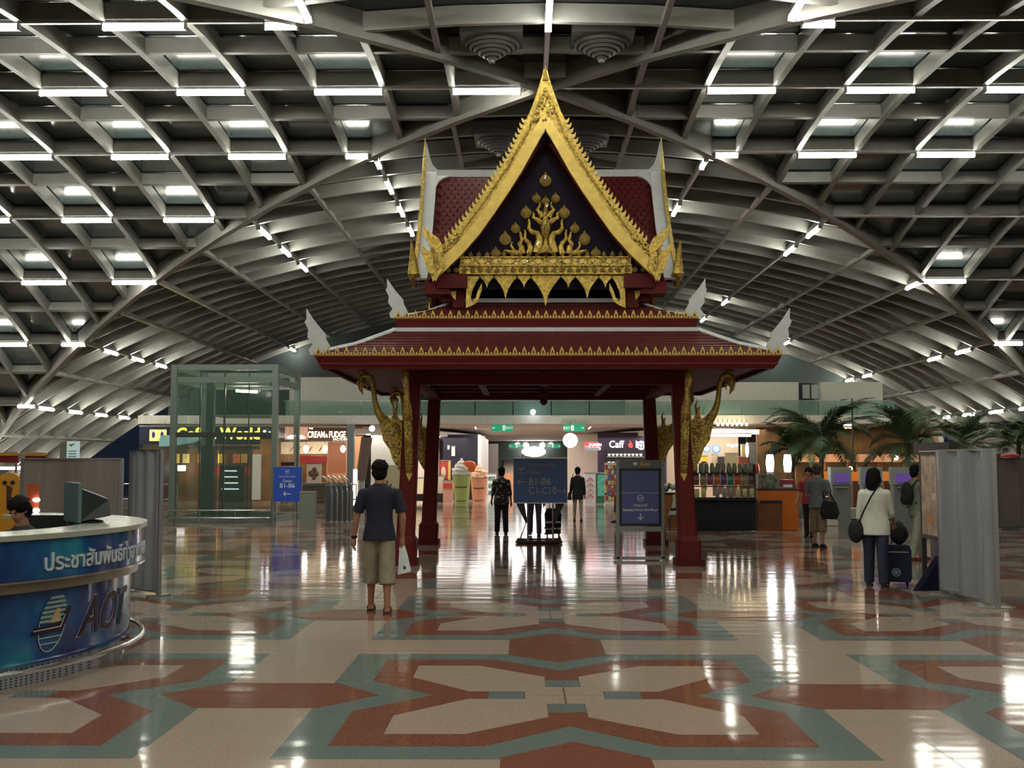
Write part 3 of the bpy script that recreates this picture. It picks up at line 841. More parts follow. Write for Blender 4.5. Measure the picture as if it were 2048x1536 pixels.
for a, b_ in ((1040, 355), (975, 640), (1026, 140)):
    x, z = cp(a, b_); MB().box((x, yp_ - 0.13, z), (0.035, 0.01, 0.06), rot=Matrix.Rotation(0.5, 3, 'Y')).build('mirror_chip', M_MIRROR, pav)
# lintel
yl = yg + 0.20
zt0 = 5.06; lw = 1.42
MB().box((0, yl, 4.985), (2 * lw, 0.10, 0.125)).box((0, yl - 0.01, 5.055), (2 * lw + 0.03, 0.13, 0.02)).box((0, yl - 0.01, 4.915), (2 * lw + 0.03, 0.13, 0.02)).build('lintel', M_GOLDD, pav)
MB().box((0, yl, 4.845), (2 * lw + 0.04, 0.09, 0.12)).box((0, yl - 0.01, 4.775), (2 * lw, 0.12, 0.018)).build('lower_lintel', M_GOLDD, pav)
for q in range(21):
    x = -lw + 0.03 + q * (2 * lw - 0.06) / 20
    put('gold_bud', BUD, pav, (x, yl - 0.03, 5.11), None, (0.09, 0.12, 0.10))
for q in range(25):
    x = -1.62 + q * 3.24 / 24; put('gold_bud', BUD, pav, (x, yl - 0.05, 4.845), None, (0.11, 0.16, 0.10))
dm = MB().prism([(-0.07, 0), (0, 0.045), (0.07, 0), (0, -0.045)], (0, 0, 0), (1, 0, 0), (0, 0, 1), (0, -0.012, 0)).mesh('diamond_inset', M_GOLD2)
for q in range(12):
    x = -lw + 0.12 + q * (2 * lw - 0.24) / 11
    put('diamond_inset', dm, pav, (x, yl - 0.05, 4.985))
for x in (-0.93, -0.79, 0.26, 0.82, 1.1, -0.3, 0.55):
    MB().box((x, yl - 0.07, 4.985), (0.022, 0.01, 0.03), rot=Matrix.Rotation(0.4, 3, 'Y')).build('mirror_chip', M_MIRROR, pav)
# fringe of pointed pendants
tips = [(585, 975, 62), (725, 1060, 95), (865, 975, 62), (1028, 1115, 120), (1200, 975, 62), (1343, 1060, 95), (1480, 975, 62)]
for a, b_, w in tips:
    pl = []
    for q in range(-6, 7):
        u = q / 6; k = 1 - abs(u) ** 0.55 if abs(u) > 0 else 1.0
        pl.append((a + u * w, 885 + (b_ - 885) * k))
    pl = [(a + w, 880)] + [(a - w, 880)] + pl
    pp = [cp(x, y) for x, y in pl]
    MB().prism(pp, (0, yl - 0.02, 0), (1, 0, 0), (0, 0, 1), (0, 0.03, 0)).build('pendant_leaf', M_GOLD, pav)
hk = [(430, 885), (535, 885), (500, 935), (472, 1000), (462, 1060), (475, 1080), (500, 1050), (515, 1000), (545, 940), (547, 985), (528, 1040), (515, 1080), (480, 1105), (425, 1128)]
hp = [cp(a, b_) for a, b_ in hk]
X2(hp, yl - 0.02, 0.04, M_GOLD, 'hook_bracket')
hp2 = [cp(a, b_) for a, b_ in [(290, 985), (350, 990), (345, 1060), (320, 1035)]]
X2(hp2, yl + 0.1, 0.04, M_GOLD, 'side_hook')
MB().box((0, yl + 0.14, 4.80), (2.7, 0.05, 0.52)).build('recess_panel', M_PEDI, pav)
# inner purlin of the gable seen below the pediment

# ================================================================== BACK BUILDING: mezzanine, shops, corridor
YB = 44.0
def wbox(name, x0, x1, y0, y1, z0, z1, m_, kind=None, parent=None):
    o = MB().box(((x0 + x1) / 2, (y0 + y1) / 2, (z0 + z1) / 2), (x1 - x0, y1 - y0, z1 - z0)).build(name, m_, parent)
    if kind: tag(o, kind=kind)
    return o
M_CEIL = mat('plaster_ceiling', (0.42, 0.38, 0.33), 0.8)
M_CEIL_W = mat('white_bulkhead', (0.75, 0.72, 0.68), 0.6)
M_NAVY = mat('navy_sign', (0.012, 0.018, 0.06), 0.4)
M_WARMW = mat('warm_wall', (0.62, 0.30, 0.14), 0.6)
M_BROWN = mat('brown_fascia', (0.10, 0.045, 0.025), 0.5)
M_YEL = emat('lit_yellow_letters', (1.0, 0.80, 0.05), 3.0)
M_LITW = emat('lit_white', (1.0, 0.97, 0.92), 5.0)
M_LITW2 = emat('lit_white_soft', (1.0, 0.96, 0.90), 1.6)
M_LITC = emat('lit_cream', (1.0, 0.85, 0.55), 2.0)
M_SPOT = emat('spot_lens', (0.95, 0.92, 1.0), 40.0)
M_SPOTW = emat('spot_lens_warm', (1.0, 0.78, 0.5), 25.0)
wbox('trim_1', -15.2, 15.0, YB - 0.2, YB, 3.17, 3.50, M_WHITE, 'structure')           # mezzanine edge
wbox('ceiling_lower', -15.2, 16.5, YB, 84, 3.17, 3.45, M_CEIL, 'structure')
wbox('wall_upper', -9.4, -4.4, YB + 0.6, YB + 0.9, 3.45, 5.07, M_WHITE, 'structure')
wbox('wall_upper', 4.1, 11.0, YB + 0.6, YB + 0.9, 3.45, 4.86, M_WHITE, 'structure')
wbox('wall_upper', 11.9, 14.35, YB + 0.6, YB + 0.9, 3.45, 4.86, M_WHITE, 'structure')
wbox('wall_upper', 11.0, 11.9, YB + 1.8, YB + 2.0, 3.45, 4.9, M_DARKTEAL, 'structure')
wbox('wall_upper', -4.4, 4.1, YB + 4.6, YB + 4.8, 3.45, 4.25, M_DARKTEAL, 'structure')
for x in (11.15, 11.5):
    wbox('window_1', x, x + 0.28, YB + 0.55, YB + 0.6, 4.2, 4.75, mat('window_pale', (0.5, 0.55, 0.5), 0.2), 'structure')
# balustrade in front of the mezzanine wall
bal = thing('glass_balustrade', 'pale green glass balustrade along the upper floor edge above the shops', 'railing', (0, YB - 0.12, 3.50))
x = -9.4
while x < 14.3:
    MB().box((x + 0.74, 0, 0.28), (1.46, 0.02, 0.56)).build('glass_pane', M_GLASSG, bal); x += 1.5
MB().box((2.45, 0, 0.575), (23.8, 0.05, 0.03)).build('handrail', M_BRUSH, bal)
# seats on the upper floor seen through the gap
for q, x in enumerate((-0.35, 0.15, 0.75)):
    c_ = thing('upper_seat', f'small dark seat on the upper floor under the pavilion roof, {("left", "middle", "right")[q]} of three', 'seat', (x, YB + 1.5, 3.45), 0, 'dark seats on the upper floor')
    MB().box((0, 0, 0.42), (0.4, 0.4, 0.06)).build('seat', M_BLACK, c_); MB().box((0, 0.2, 0.66), (0.4, 0.05, 0.42)).build('backrest', M_BLACK, c_)
    for sx in (-1, 1):
        for sy in (-1, 1): MB().box((sx * 0.17, sy * 0.17, 0.2), (0.03, 0.03, 0.4)).build('leg', M_BLACK, c_)
# corridor shell
wbox('wall_left', -15.2, -15.05, YB, 84, 0, 3.17, mat('dark_outer', (0.03, 0.03, 0.03), 0.7), 'structure')
wbox('wall_right', 16.3, 16.5, YB, 84, 0, 3.2, M_CREAM, 'structure')
wbox('wall_far', -16.5, 16.5, 84, 84.3, 0, 3.2, M_CREAM, 'structure')
dp = thing('dark_portal', 'dark green framed opening at the far end of the corridor', 'doorway', (0.65, 80, 0))
MB().box((0, 0, 2.45), (6.4, 0.3, 1.3)).build('portal_header', mat('dark_green_panel', (0.012, 0.022, 0.016), 0.4), dp)
for sx in (-1, 1): MB().box((sx * 2.7, 0, 0.9), (1.0, 0.3, 1.8)).build('portal_jamb', MATS['dark_green_panel'], dp)
MB().box((0, 1.0, 0.9), (4.2, 0.1, 1.8)).build('portal_back', M_CREAM, dp)
# corridor ceiling light lines
for q, (x, a) in enumerate(((-5.0, 0.06), (-2.1, 0.03), (2.9, -0.03), (5.6, -0.06))):
    o = MB().box((0, 0, 0), (0.06, 3.2, 0.02), rz=a).build('ceiling_slot', emat('slot_glow', (1.0, 0.85, 0.75), 1.2)); o.location = (x, YB + 5, 3.16)
    tag(o, f'thin pale slot in the lower ceiling, {ORD[q]} from the left', 'light', 'thin slots in the lower ceiling')
# curved bulkheads with downlights
for sd, nm in ((-1, 'left'), (1, 'right')):
    bk = thing('curved_bulkhead', f'white curved ceiling bulkhead with a row of spotlights, {nm} side of the corridor', 'ceiling panel', (0, 0, 0))
    m = MB(); pts = []
    for q in range(13):
        u = q / 12; pts.append((sd * (7.5 - 4.9 * u ** 0.7) + 0.6, YB + 1.0 + 13 * u * u, 0))
    vs = []
    for p_ in pts: vs += [(p_[0], p_[1], 2.80), (p_[0], p_[1], 3.02), (p_[0] + sd * 1.6, p_[1] + 1.0, 3.02), (p_[0] + sd * 1.6, p_[1] + 1.0, 2.80)]
    fs = []
    for q in range(12):
        for k in range(4): fs.append((q * 4 + k, q * 4 + (k + 1) % 4, q * 4 + 4 + (k + 1) % 4, q * 4 + 4 + k))
    fs += [(3, 2, 1, 0), (48, 49, 50, 51)]
    m.add(vs, fs).build('bulkhead_shell', M_CEIL_W, bk)
    for q in range(1, 12):
        p_ = pts[q]
        MB().lathe([(0.07, 0), (0.075, 0.03)], 12).build('spotlight', M_SPOT, bk).location = (p_[0] + sd * 0.25, p_[1] + 0.1, 2.765)
def area(x, y, z, sx, sy, w, col, parent=None, rx=0.0):
    l = bpy.data.lights.new('area_light', 'AREA'); l.shape = 'RECTANGLE'; l.size = sx; l.size_y = sy; l.energy = w; l.color = col
    o = bpy.data.objects.new('area_light', l); COL.objects.link(o); o.location = (x, y, z); o.rotation_euler = (rx, 0, 0)
    return o
# chandelier-like bright lamp at the far end
lp = thing('bright_lamp_cluster', 'dazzling white lamp cluster hanging at the corridor end above the gate sign', 'light', (0.72, 78.5, 2.36))
MB().ball((0, 0, 0.05), (0.85, 0.3, 0.36), 16, 8).build('glowing_shade', emat('lamp_glow', (1.0, 0.97, 1.0), 14), lp, True)
for x in (-0.7, 0.7): MB().tube([(x, 0, 0.3), (x, 0, 0.81)], 0.02, 6).build('hanger', M_STEEL, lp)
for x in (-1.15, 1.2, -0.55, 0.6): MB().ball((x, 0, 0.50), 0.2, 10, 6).build('globe', MATS['lamp_glow'], lp, True)
area(0.3, 64, 3.1, 4.4, 24, 520, (1, 0.93, 0.88))
area(-0.2, 48.2, 3.12, 4.4, 7.6, 260, (1, 0.93, 0.90))
area(-5.0, 47.6, 2.75, 5, 6.6, 250, (1, 0.92, 0.85))
area(4.7, 46.4, 2.75, 4.4, 4.2, 125, (1, 0.90, 0.90))
area(8.3, 47.0, 3.0, 3.4, 5.4, 200, (1, 0.88, 0.75))
area(-11.8, 46.2, 3.0, 6, 3.6, 120, (1, 0.8, 0.5))
area(12.8, 44.8, 3.0, 6, 1.5, 35, (1, 0.70, 0.4))
# exit signs (two near, two far)
M_EXIT = mat('exit_green', (0.01, 0.16, 0.08), 0.4, emit=(0.01, 0.35, 0.17), es=0.6)
M_WTXT = mat('white_print', (0.8, 0.8, 0.8), 0.5, emit=(1, 1, 1), es=0.5)
def arrow(m, x, z, s_, d, y=0.0):
    """arrow centred at x,z; d = 'l','r','d'"""
    seg = [((-1, 0), (1, 0)), ((-1, 0), (-0.35, 0.6)), ((-1, 0), (-0.35, -0.6))]
    for (a, b_) in seg:
        if d == 'r': a, b_ = (-a[0], a[1]), (-b_[0], b_[1])
        if d == 'd': a, b_ = (a[1], a[0]), (b_[1], b_[0])
        m.tube([(x + a[0] * s_, y, z + a[1] * s_), (x + b_[0] * s_, y, z + b_[1] * s_)], s_ * 0.16, 6)
    return m
def exit_sign(x, y, z, w, d, lb):
    t = thing('exit_sign', lb, 'sign', (x, y, z), 0, 'green exit signs under the ceiling')
    h = w * 0.32
    MB().box((0, 0, 0), (w, 0.06, h)).build('lit_panel', M_EXIT, t)
    sgn = -1 if d == 'l' else 1
    arrow(MB(), sgn * w * 0.38, 0, w * 0.07, d, -0.035).build('arrow', M_WTXT, t)
    MB().box((-sgn * w * 0.02 * 4, -0.032, 0), (w * 0.12, 0.006, h * 0.72)).build('door_symbol', M_WTXT, t)
    r = MB(); cx = -sgn * w * 0.08
    r.tube([(cx, -0.037, h * 0.22), (cx + 0.01, -0.037, 0), (cx + 0.03, -0.037, -h * 0.28)], w * 0.012, 5); r.tube([(cx + 0.01, -0.037, 0), (cx - 0.03, -0.037, -h * 0.25)], w * 0.012, 5)
    r.build('running_figure', M_EXIT, t)
    put('lettering', text_mesh('EXIT', h * 0.55, M_WTXT, align='CENTER'), t, (-sgn * w * 0.33, -0.034, -h * 0.2), (PI / 2, 0, 0))
    for sx in (-1, 1): MB().tube([(sx * w * 0.3, 0, h / 2), (sx * w * 0.3, 0, 3.17 - z)], 0.008, 5).build('hanger', M_STEEL, t)
exit_sign(-0.83, 43.6, 3.02 - 0.02, 0.84, 'l', 'green exit sign with arrow pointing left, near one left of the corridor')
exit_sign(1.98, 43.6, 3.02 - 0.02, 0.84, 'r', 'green exit sign with arrow pointing right, near one above the round lamp')
exit_sign(-0.55, 77, 2.78, 0.9, 'l', 'tiny far green exit sign left of the bright lamp cluster')
exit_sign(2.1, 77, 2.78, 0.9, 'r', 'tiny far green exit sign right of the bright lamp cluster')
# round lit shop sign
t = thing('round_lit_sign', 'round white glowing shop sign hanging right of the corridor', 'sign', (1.80, 43.0, 2.50))
MB().lathe([(0.001, -0.06), (0.27, -0.06), (0.28, -0.03), (0.28, 0.03), (0.27, 0.06), (0.001, 0.06)], 28).build('lit_disc', M_LITW, t, True).rotation_euler = (PI / 2, 0, 0)

MB().tube([(0, 0, 0.28), (0, 0, 0.72)], 0.012, 6).build('hanger', M_STEEL, t)
# small ceiling globe light at slab edge
o = MB().ball((0, 0, 0), 0.1, 12, 8).build('edge_lamp', emat('edge_lamp_glow', (0.9, 0.9, 1.0), 12), None, True); o.location = at(1066, 824, 43.4)
tag(o, 'small bright lamp fixed at the middle of the upper floor edge', 'light')
o = MB().ball((0, 0, 0), 0.11, 12, 8).build('edge_lamp', MATS['edge_lamp_glow'], None, True); o.location = at(744, 857, 42)
tag(o, 'small bright lamp beside the left golden bracket', 'light')

# --- middle left: dark wall, counters, giant cups
DK = mat('dark_purple_wall', (0.010, 0.008, 0.022), 0.4)
def slab(name, px0, py0, px1, py1, Y, m_, label, cat, thick=0.15, group=None, zfloor=False):
    a = at(px0, py1, Y); b_ = at(px1, py0, Y)
    z0 = 0.0 if zfloor else a.z
    t = thing(name, label, cat, ((a.x + b_.x) / 2, Y, z0), 0, group)
    w, h = b_.x - a.x, b_.z - z0
    p_ = MB().box((0, thick / 2, h / 2), (w, thick, h)).build('panel', m_, t)
    f = MB()
    f.box((0, thick / 2, h - 0.02), (w + 0.03, thick + 0.03, 0.04)); f.build('top_edge', M_BRUSH, t)
    return t, w, h
wbox('wall_shop', -3.6, -2.05, 50.0, 50.2, 0, 2.9, DK, 'structure')
wbox('wall_shop', -5.3, -3.6, 47.5, 47.7, 0, 3.2, M_CREAM, 'structure')
wbox('wall_shop', -2.05, -1.95, 50, 62, 0, 2.9, M_CEIL_W, 'structure')
wbox('wall_shop', -2.15, -1.5, 66, 66.2, 0, 2.75, mat('grey_wall', (0.30, 0.27, 0.25), 0.6), 'structure')
t, w, h = slab('back_counter', 850, 950, 886, 1012, 46.2, M_CREAM, 'cream shop counter with black base behind the left rear column', 'counter', 0.6, zfloor=True)
MB().box((0, -0.02, 0.2), (w, 0.05, 0.35)).build('black_base', M_BLACK, t)
t, w, h = slab('pink_counter', 886, 960, 905, 1010, 46.0, mat('pinkish', (0.6, 0.32, 0.25), 0.5), 'pale pink kiosk end beside the giant green cup', 'counter', 0.5, zfloor=True)
MB().box((0, -0.02, h * 0.75), (w, 0.04, 0.2)).build('red_band', mat('red_band', (0.5, 0.05, 0.03), 0.5), t)
t, w, h = slab('ice_cream_poster', 880, 920, 896, 958, 46.8, mat('poster_red', (0.5, 0.06, 0.03), 0.5), 'red poster with pale picture left of the giant green cup', 'poster', 0.05)
MB().ball((-0.02, -0.01, h * 0.35), (w * 0.3, 0.02, h * 0.3), 12, 8).build('picture', mat('poster_pale', (0.75, 0.55, 0.45), 0.5), t, True)
t, w, h = slab('yellow_post', 896, 920, 901, 975, 46.7, mat('poster_yel', (0.7, 0.42, 0.12), 0.5), 'narrow yellow post left of the giant green cup', 'post', 0.1, zfloor=True)
def giant_cup(name, lb, x, Y, H, rt, rb, mcup, mcream, hb, jit):
    t = thing(name, lb, 'cup', (x, Y, 0), 0, 'giant drink cups on the shop floor')
    MB().lathe([(rb, 0), (rb * 1.02, 0.05), (rt, H * 0.62), (rt * 1.06, H * 0.64), (rt * 1.06, H * 0.66), (rt * 0.95, H * 0.66)], 24).build('cup', mcup, t, True)
    c_ = MB()
    for q, (zz, rr) in enumerate(((0.70, 1.10), (0.78, 1.0), (0.86, 0.78), (0.93, 0.48), (0.985, 0.18))):
        c_.ball((0, 0, H * zz), (rt * rr, rt * rr, H * 0.075), 18, 8, jitter=jit)
    rs = random.Random(3)
    for q in range(26):
        a = rs.uniform(0, 2 * PI); u = rs.uniform(0.68, 0.97); r = rt * (1.12 - ((u - 0.68) / 0.3) ** 1.6 * 1.0)
        c_.ball((r * math.cos(a), r * math.sin(a), H * u), rt * 0.2, 8, 6, jitter=0.3)
    c_.build('whipped_cream', mcream, t, True)
    for zz in (0.40, 0.08):
        m = MB()
        for q in range(9):
            a = -PI / 2 + (q - 4) * 0.17; rr = (rb + (rt - rb) * zz / 0.62) * 1.012
            m.ball((rr * math.cos(a), rr * math.sin(a), H * zz - 0.02 * math.cos((q - 4) * 0.4)), (0.03, 0.01, 0.035 if zz > 0.2 else 0.02), 6, 4)
        m.build('printed_name', mat('cup_print', (0.12, 0.07, 0.04), 0.6), t, True)
    return t
g = at(923, 1008, 44.6)
cg = giant_cup('giant_cup', 'giant green drink cup with white whipped cream on the shop floor', g.x, 44.6, 1.72, 0.36, 0.27, mat('cup_green', (0.42, 0.52, 0.16), 0.4), mat('cream_white', (0.78, 0.74, 0.66), 0.5), 1, 0.12)
g = at(958, 1000, 46.0)
c2 = giant_cup('giant_cup', 'giant pink drink cup with nut-speckled cream, right of the green one', g.x, 46.0, 1.52, 0.34, 0.26, mat('cup_pink', (0.72, 0.33, 0.20), 0.4), mat('cream_speckled', (0.70, 0.42, 0.26), 0.5, noise_amt=0.5, nscale=18), 1, 0.2)
m = MB().ball((0.30, -0.12, 1.48), (0.30, 0.10, 0.24), 14, 8, jitter=0.15); m.build('orange_slice', mat('orange_fruit', (0.85, 0.16, 0.02), 0.4), cg, True)
t, w, h = slab('white_cooler', 975, 947, 992, 1000, 50, mat('cooler_white', (0.6, 0.68, 0.62), 0.4), 'pale display cooler behind the patterned-top woman', 'cooler', 0.5, zfloor=True)
for q in range(3): MB().box((0, -0.01, 0.3 + q * 0.32), (w * 0.8, 0.03, 0.18)).build('shelf_goods', mat('goods_grey', (0.1, 0.16, 0.14), 0.5, noise_amt=0.8, nscale=9), t)
t, w, h = slab('orange_poster', 1010, 944, 1026, 996, 56, mat('orange_poster', (0.85, 0.36, 0.16), 0.5), 'orange poster board between the walking woman and the gate sign', 'poster', 0.1, zfloor=True)
# hanging white kite-like tags in the dark shop window
for q, (a, b_, c_, d_) in enumerate(((903, 892, 910, 912), (895, 890, 899, 899))):
    t, w, h = slab('hanging_banner', a, b_, c_, d_, 49.5, mat('banner_white', (0.75, 0.75, 0.65), 0.6), ('white hanging banner inside the dark shop window', 'small pale hanging lamp left of the white banner')[q], 'banner', 0.02)

# --- middle right: cream wall, cafe, coolers
wbox('wall_shop', 2.05, 3.5, 52, 52.2, 0, 2.95, M_CREAM, 'structure')
MB_cafe = wbox('wall_shop', 3.23, 6.2, 48.6, 48.8, 0, 2.95, mat('aubergine_wall', (0.022, 0.009, 0.030), 0.6), 'structure')
t = thing('cafe_sign', 'white illuminated cafe lettering Caffe Ne with a red accented letter', 'sign', (at(1218, 895, 48.4).x, 48.4, at(1218, 895, 48.4).z))
put('lettering', text_mesh('Caff', 0.42, M_LITW2, bold=0.008), t, (0, 0, 0), (PI / 2, 0, 0), (0.92, 1, 1))
put('red_letter', text_mesh('è', 0.42, emat('lit_red', (1, 0.05, 0.02), 2), bold=0.008), t, (0.83, 0, 0), (PI / 2, 0, 0))
put('lettering', text_mesh('Nero', 0.42, M_LITW2, bold=0.008), t, (1.14, 0, 0), (PI / 2, 0, 0), (0.92, 1, 1))
t = thing('cafe_sign', 'second larger white cafe word partly hidden by the right rear column', 'sign', (at(1273, 899, 46).x, 46, at(1273, 899, 46).z))
put('lettering', text_mesh('Caffè', 0.5, M_LITW2, bold=0.008), t, (0, 0, 0), (PI / 2, 0, 0), (0.9, 1, 1))
t = thing('cafe_shelf', 'dark cafe back shelf with rows of white cups under the cafe lettering', 'shelf', (at(1250, 925, 48.3).x, 48.3, 1.45))
MB().box((0, 0.1, 0.35), (1.6, 0.1, 0.85)).build('back_panel', M_BLACK, t)
for q in range(2): MB().box((0, 0, 0.1 + 0.34 * q), (1.6, 0.2, 0.03)).build('shelf_board', M_BRUSH, t)
cupm = MB().lathe([(0.035, 0), (0.06, 0.04), (0.065, 0.12), (0.055, 0.12)], 10).mesh('cup', mat('china', (0.75, 0.75, 0.72), 0.3), True)
for r in range(2):
    for q in range(9):
        c_ = put('cafe_cup', cupm, None, (at(1250, 925, 48.3).x - 0.68 + 0.17 * q, 48.28, 1.565 + 0.34 * r)); tag(c_, f'white cup on the {("lower", "upper")[r]} cafe shelf, {ORD[q]} from the left', 'cup', 'white cups on the cafe shelf')
t, w, h = slab('red_shop_sign', 1170, 884, 1197, 901, 47.0, mat('redsign', (0.6, 0.02, 0.03), 0.4, emit=(1, 0.06, 0.08), es=1.0), 'red lit shop sign with white letters left of the cafe', 'sign', 0.1)
put('lettering', text_mesh('DUNKIN', 0.17, M_LITW2, bold=0.006), t, (-0.12, -0.02, 0.18), (PI / 2, 0, 0), (0.8, 1, 1))
put('lettering', text_mesh('DONUTS', 0.15, M_LITW2, bold=0.006), t, (-0.12, -0.02, 0.03), (PI / 2, 0, 0), (0.8, 1, 1))
MB().lathe([(0.07, 0), (0.09, 0.0), (0.09, 0.012), (0.07, 0.012)], 16, cap=False).build('ring_emblem', M_LITW2, t).location = (-0.2, -0.01, 0.16); t.children[-1].rotation_euler = (PI / 2, 0, 0)
t, w, h = slab('ice_cream_freezer', 1170, 945, 1191, 1001, 45.5, mat('freezer_white', (0.62, 0.62, 0.64), 0.35), 'white ice cream freezer with red and brown swirls near the aubergine wall', 'freezer', 0.5, zfloor=True)
for q, (c_, zz) in enumerate((((0.6, 0.03, 0.05), 0.95), ((0.35, 0.15, 0.06), 0.72), ((0.5, 0.3, 0.2), 0.5), ((0.55, 0.05, 0.08), 0.28))):
    MB().tube([(-w * 0.35, 0, zz - 0.08), (0, 0, zz + 0.08), (w * 0.35, 0, zz - 0.05)], [0.03, 0.06, 0.03], 8, flat=0.4).build('swirl_print', mat(f'swirl{q}', c_, 0.5), t, True)
t, w, h = slab('green_fridge', 1193, 945, 1212, 1000, 45.6, mat('fridge_green', (0.02, 0.16, 0.07), 0.35), 'green drinks fridge right of the ice cream freezer', 'fridge', 0.5, zfloor=True)
MB().box((0, -0.02, h * 0.58), (w * 0.8, 0.03, h * 0.7)).build('glass_door', mat('fridge_inside', (0.05, 0.22, 0.16), 0.2, emit=(0.05, 0.3, 0.2), es=0.3, noise_amt=0.8, nscale=9), t)
candy = thing('candy_stand', 'bright candy stand with colourful packets left of the smoking room sign', 'display stand', (at(1222, 1008, 43).x, 43, 0))
MB().box((0, 0, 0.05), (0.5, 0.4, 0.1)).build('base', M_WHITE, candy); MB().box((0, 0.1, 0.85), (0.46, 0.06, 1.6)).build('back', M_WHITE, candy)
rs = random.Random(5)
for r in range(7):
    for q in range(4):
        MB().box((-0.17 + 0.113 * q, 0, 0.28 + r * 0.2), (0.10, 0.1, 0.15), rz=rs.uniform(-.2, .2)).build('candy_packet', mat(f'pack{(r * 4 + q) % 6}', ((0.7, 0.04, 0.04), (0.8, 0.75, 0.7), (0.75, 0.5, 0.06), (0.65, 0.12, 0.2), (0.8, 0.8, 0.8), (0.1, 0.25, 0.5))[(r * 4 + q) % 6], 0.4), candy)

# --- left shops
wbox('wall_shop', -15.2, -8.3, 48.5, 48.7, 0, 3.2, mat('shop_brown', (0.22, 0.11, 0.04), 0.5, noise_amt=0.5, nscale=1.5), 'structure')
t, w, h = slab('coffee_sign', 278, 851, 520, 889, YB - 0.3, M_NAVY, 'dark blue shop fascia with glowing yellow Coffee World lettering', 'sign', 0.2)
put('lettering', text_mesh('Coffee World', 0.62, M_YEL, bold=0.018), t, (-0.90, -0.02, 0.22), (PI / 2, 0, 0), (0.93, 1, 1))
for q, x in enumerate((-1.80, -1.46)):
    MB().box((x, -0.02, 0.36), (0.31, 0.04, 0.44)).build('lit_emblem', emat('lit_emb', (1.0, 0.72, 0.12), 2.2), t)
    MB().ball((x, -0.05, 0.38), (0.07, 0.02, 0.14), 10, 6).build('emblem_figure', mat('emblem_blue', (0.1, 0.05, 0.4), 0.5), t, True)
t, w, h = slab('dark_fascia', 521, 851, 558, 878, YB - 0.3, M_BLACK, 'dark fascia between the two lit shop signs', 'sign', 0.2)
for q in range(3): MB().ball((-0.2 + 0.2 * q, -0.05, 0.3 - 0.06 * q), 0.04, 8, 6).build('spotlight', M_SPOT, t, True)
t, w, h = slab('grey_strip', 336, 892, 520, 900, YB + 0.2, mat('grey_strip', (0.25, 0.23, 0.2), 0.5), 'grey strip under the Coffee World fascia', 'panel', 0.1)
t = thing('pale_blue_reflection', 'pale blue sign reflection built as tilted hanging board in front of the Coffee World fascia', 'banner', at(318, 893, 40))
MB().prism([(0, 0), (0.5, 0.02), (1.35, 0.16), (1.55, 0.28), (1.2, 0.42), (0.1, 0.40), (0, 0.3)], (0, 0, 0), (1, 0, 0), (0, 0, 1), (0, 0.04, 0)).build('board', mat('pale_blue', (0.22, 0.42, 0.42), 0.5, emit=(0.3, 0.6, 0.6), es=0.15), t)  # glowing board standing for the reflection of a light-blue sign
for x in (0.2, 1.3): MB().tube([(x, 0, 0.35), (x, 0, 0.9)], 0.01, 5).build('hanger', M_STEEL, t)
for q, (a, c_, e) in enumerate(((345, (0.85, 0.55, 0.12), 0.5), (365, (0.75, 0.62, 0.2), 0.5), (396, (0.8, 0.42, 0.08), 0.7), (412, (0.85, 0.5, 0.1), 0.7), (436, (0.9, 0.6, 0.08), 0.9), (466, (0.85, 0.2, 0.08), 0.7), (482, (0.7, 0.45, 0.1), 0.5))):
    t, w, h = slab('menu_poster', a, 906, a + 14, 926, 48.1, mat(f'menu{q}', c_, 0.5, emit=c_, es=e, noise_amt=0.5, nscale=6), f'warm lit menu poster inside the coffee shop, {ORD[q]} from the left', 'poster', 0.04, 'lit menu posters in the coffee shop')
for q, (a, b_) in enumerate(((355, 371), (396, 408), (410, 424))):
    t, w, h = slab('lit_screen', a, 929, b_, 942 + (q == 2) * 2, 47.85, M_LITW, f'bright white screen in the coffee shop, {ORD[q]} from the left', 'screen', 0.05, 'white screens in the coffee shop')
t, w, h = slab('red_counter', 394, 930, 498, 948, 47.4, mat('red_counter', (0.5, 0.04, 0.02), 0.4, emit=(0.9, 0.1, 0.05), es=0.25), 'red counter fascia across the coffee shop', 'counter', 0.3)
t = thing('display_fridge', 'glowing curved display fridge in the coffee shop behind the glass lift', 'fridge', (at(460, 1000, 46.5).x, 46.5, 0))
MB().box((0, 0.3, 0.75), (0.9, 0.5, 1.5)).build('body', M_BLACK, t)
for q in range(4): MB().box((0, 0, 0.55 + 0.25 * q), (0.7 - 0.06 * q, 0.08, 0.05)).build('lit_shelf', emat('cool_lit', (0.75, 0.95, 1.0), 3), t)
# cream and fudge shop
wbox('wall_shop', -8.3, -6.8, 47, 47.2, 0, 3.2, M_WARMW, 'structure')
t, w, h = slab('fudge_sign', 560, 853, 694, 882, YB - 0.3, M_BROWN, 'brown fascia with glowing cream lettering CREAM & FUDGE FACTORY', 'sign', 0.2)
cx = at(618, 874, YB).x - t.location.x
put('lettering', text_mesh('CREAM', 0.34, M_LITC, bold=0.008), t, (cx, -0.02, 0.14), (PI / 2, 0, 0), (0.62, 1, 1))
put('lettering', text_mesh('&', 0.2, M_LITC, bold=0.004), t, (cx + 0.70, -0.02, 0.14), (PI / 2, 0, 0), (0.8, 1, 1))
put('lettering', text_mesh('FUDGE', 0.34, M_LITC, bold=0.008), t, (cx + 0.84, -0.02, 0.14), (PI / 2, 0, 0), (0.62, 1, 1))
put('lettering', text_mesh('FACTORY', 0.13, M_LITC, bold=0.003), t, (cx + 1.0, -0.02, 0.02), (PI / 2, 0, 0))
put('lettering', text_mesh('THE', 0.09, M_LITC, bold=0.002), t, (cx + 0.05, -0.02, 0.46), (PI / 2, 0, 0))
sx0 = at(596, 870, YB).x - t.location.x
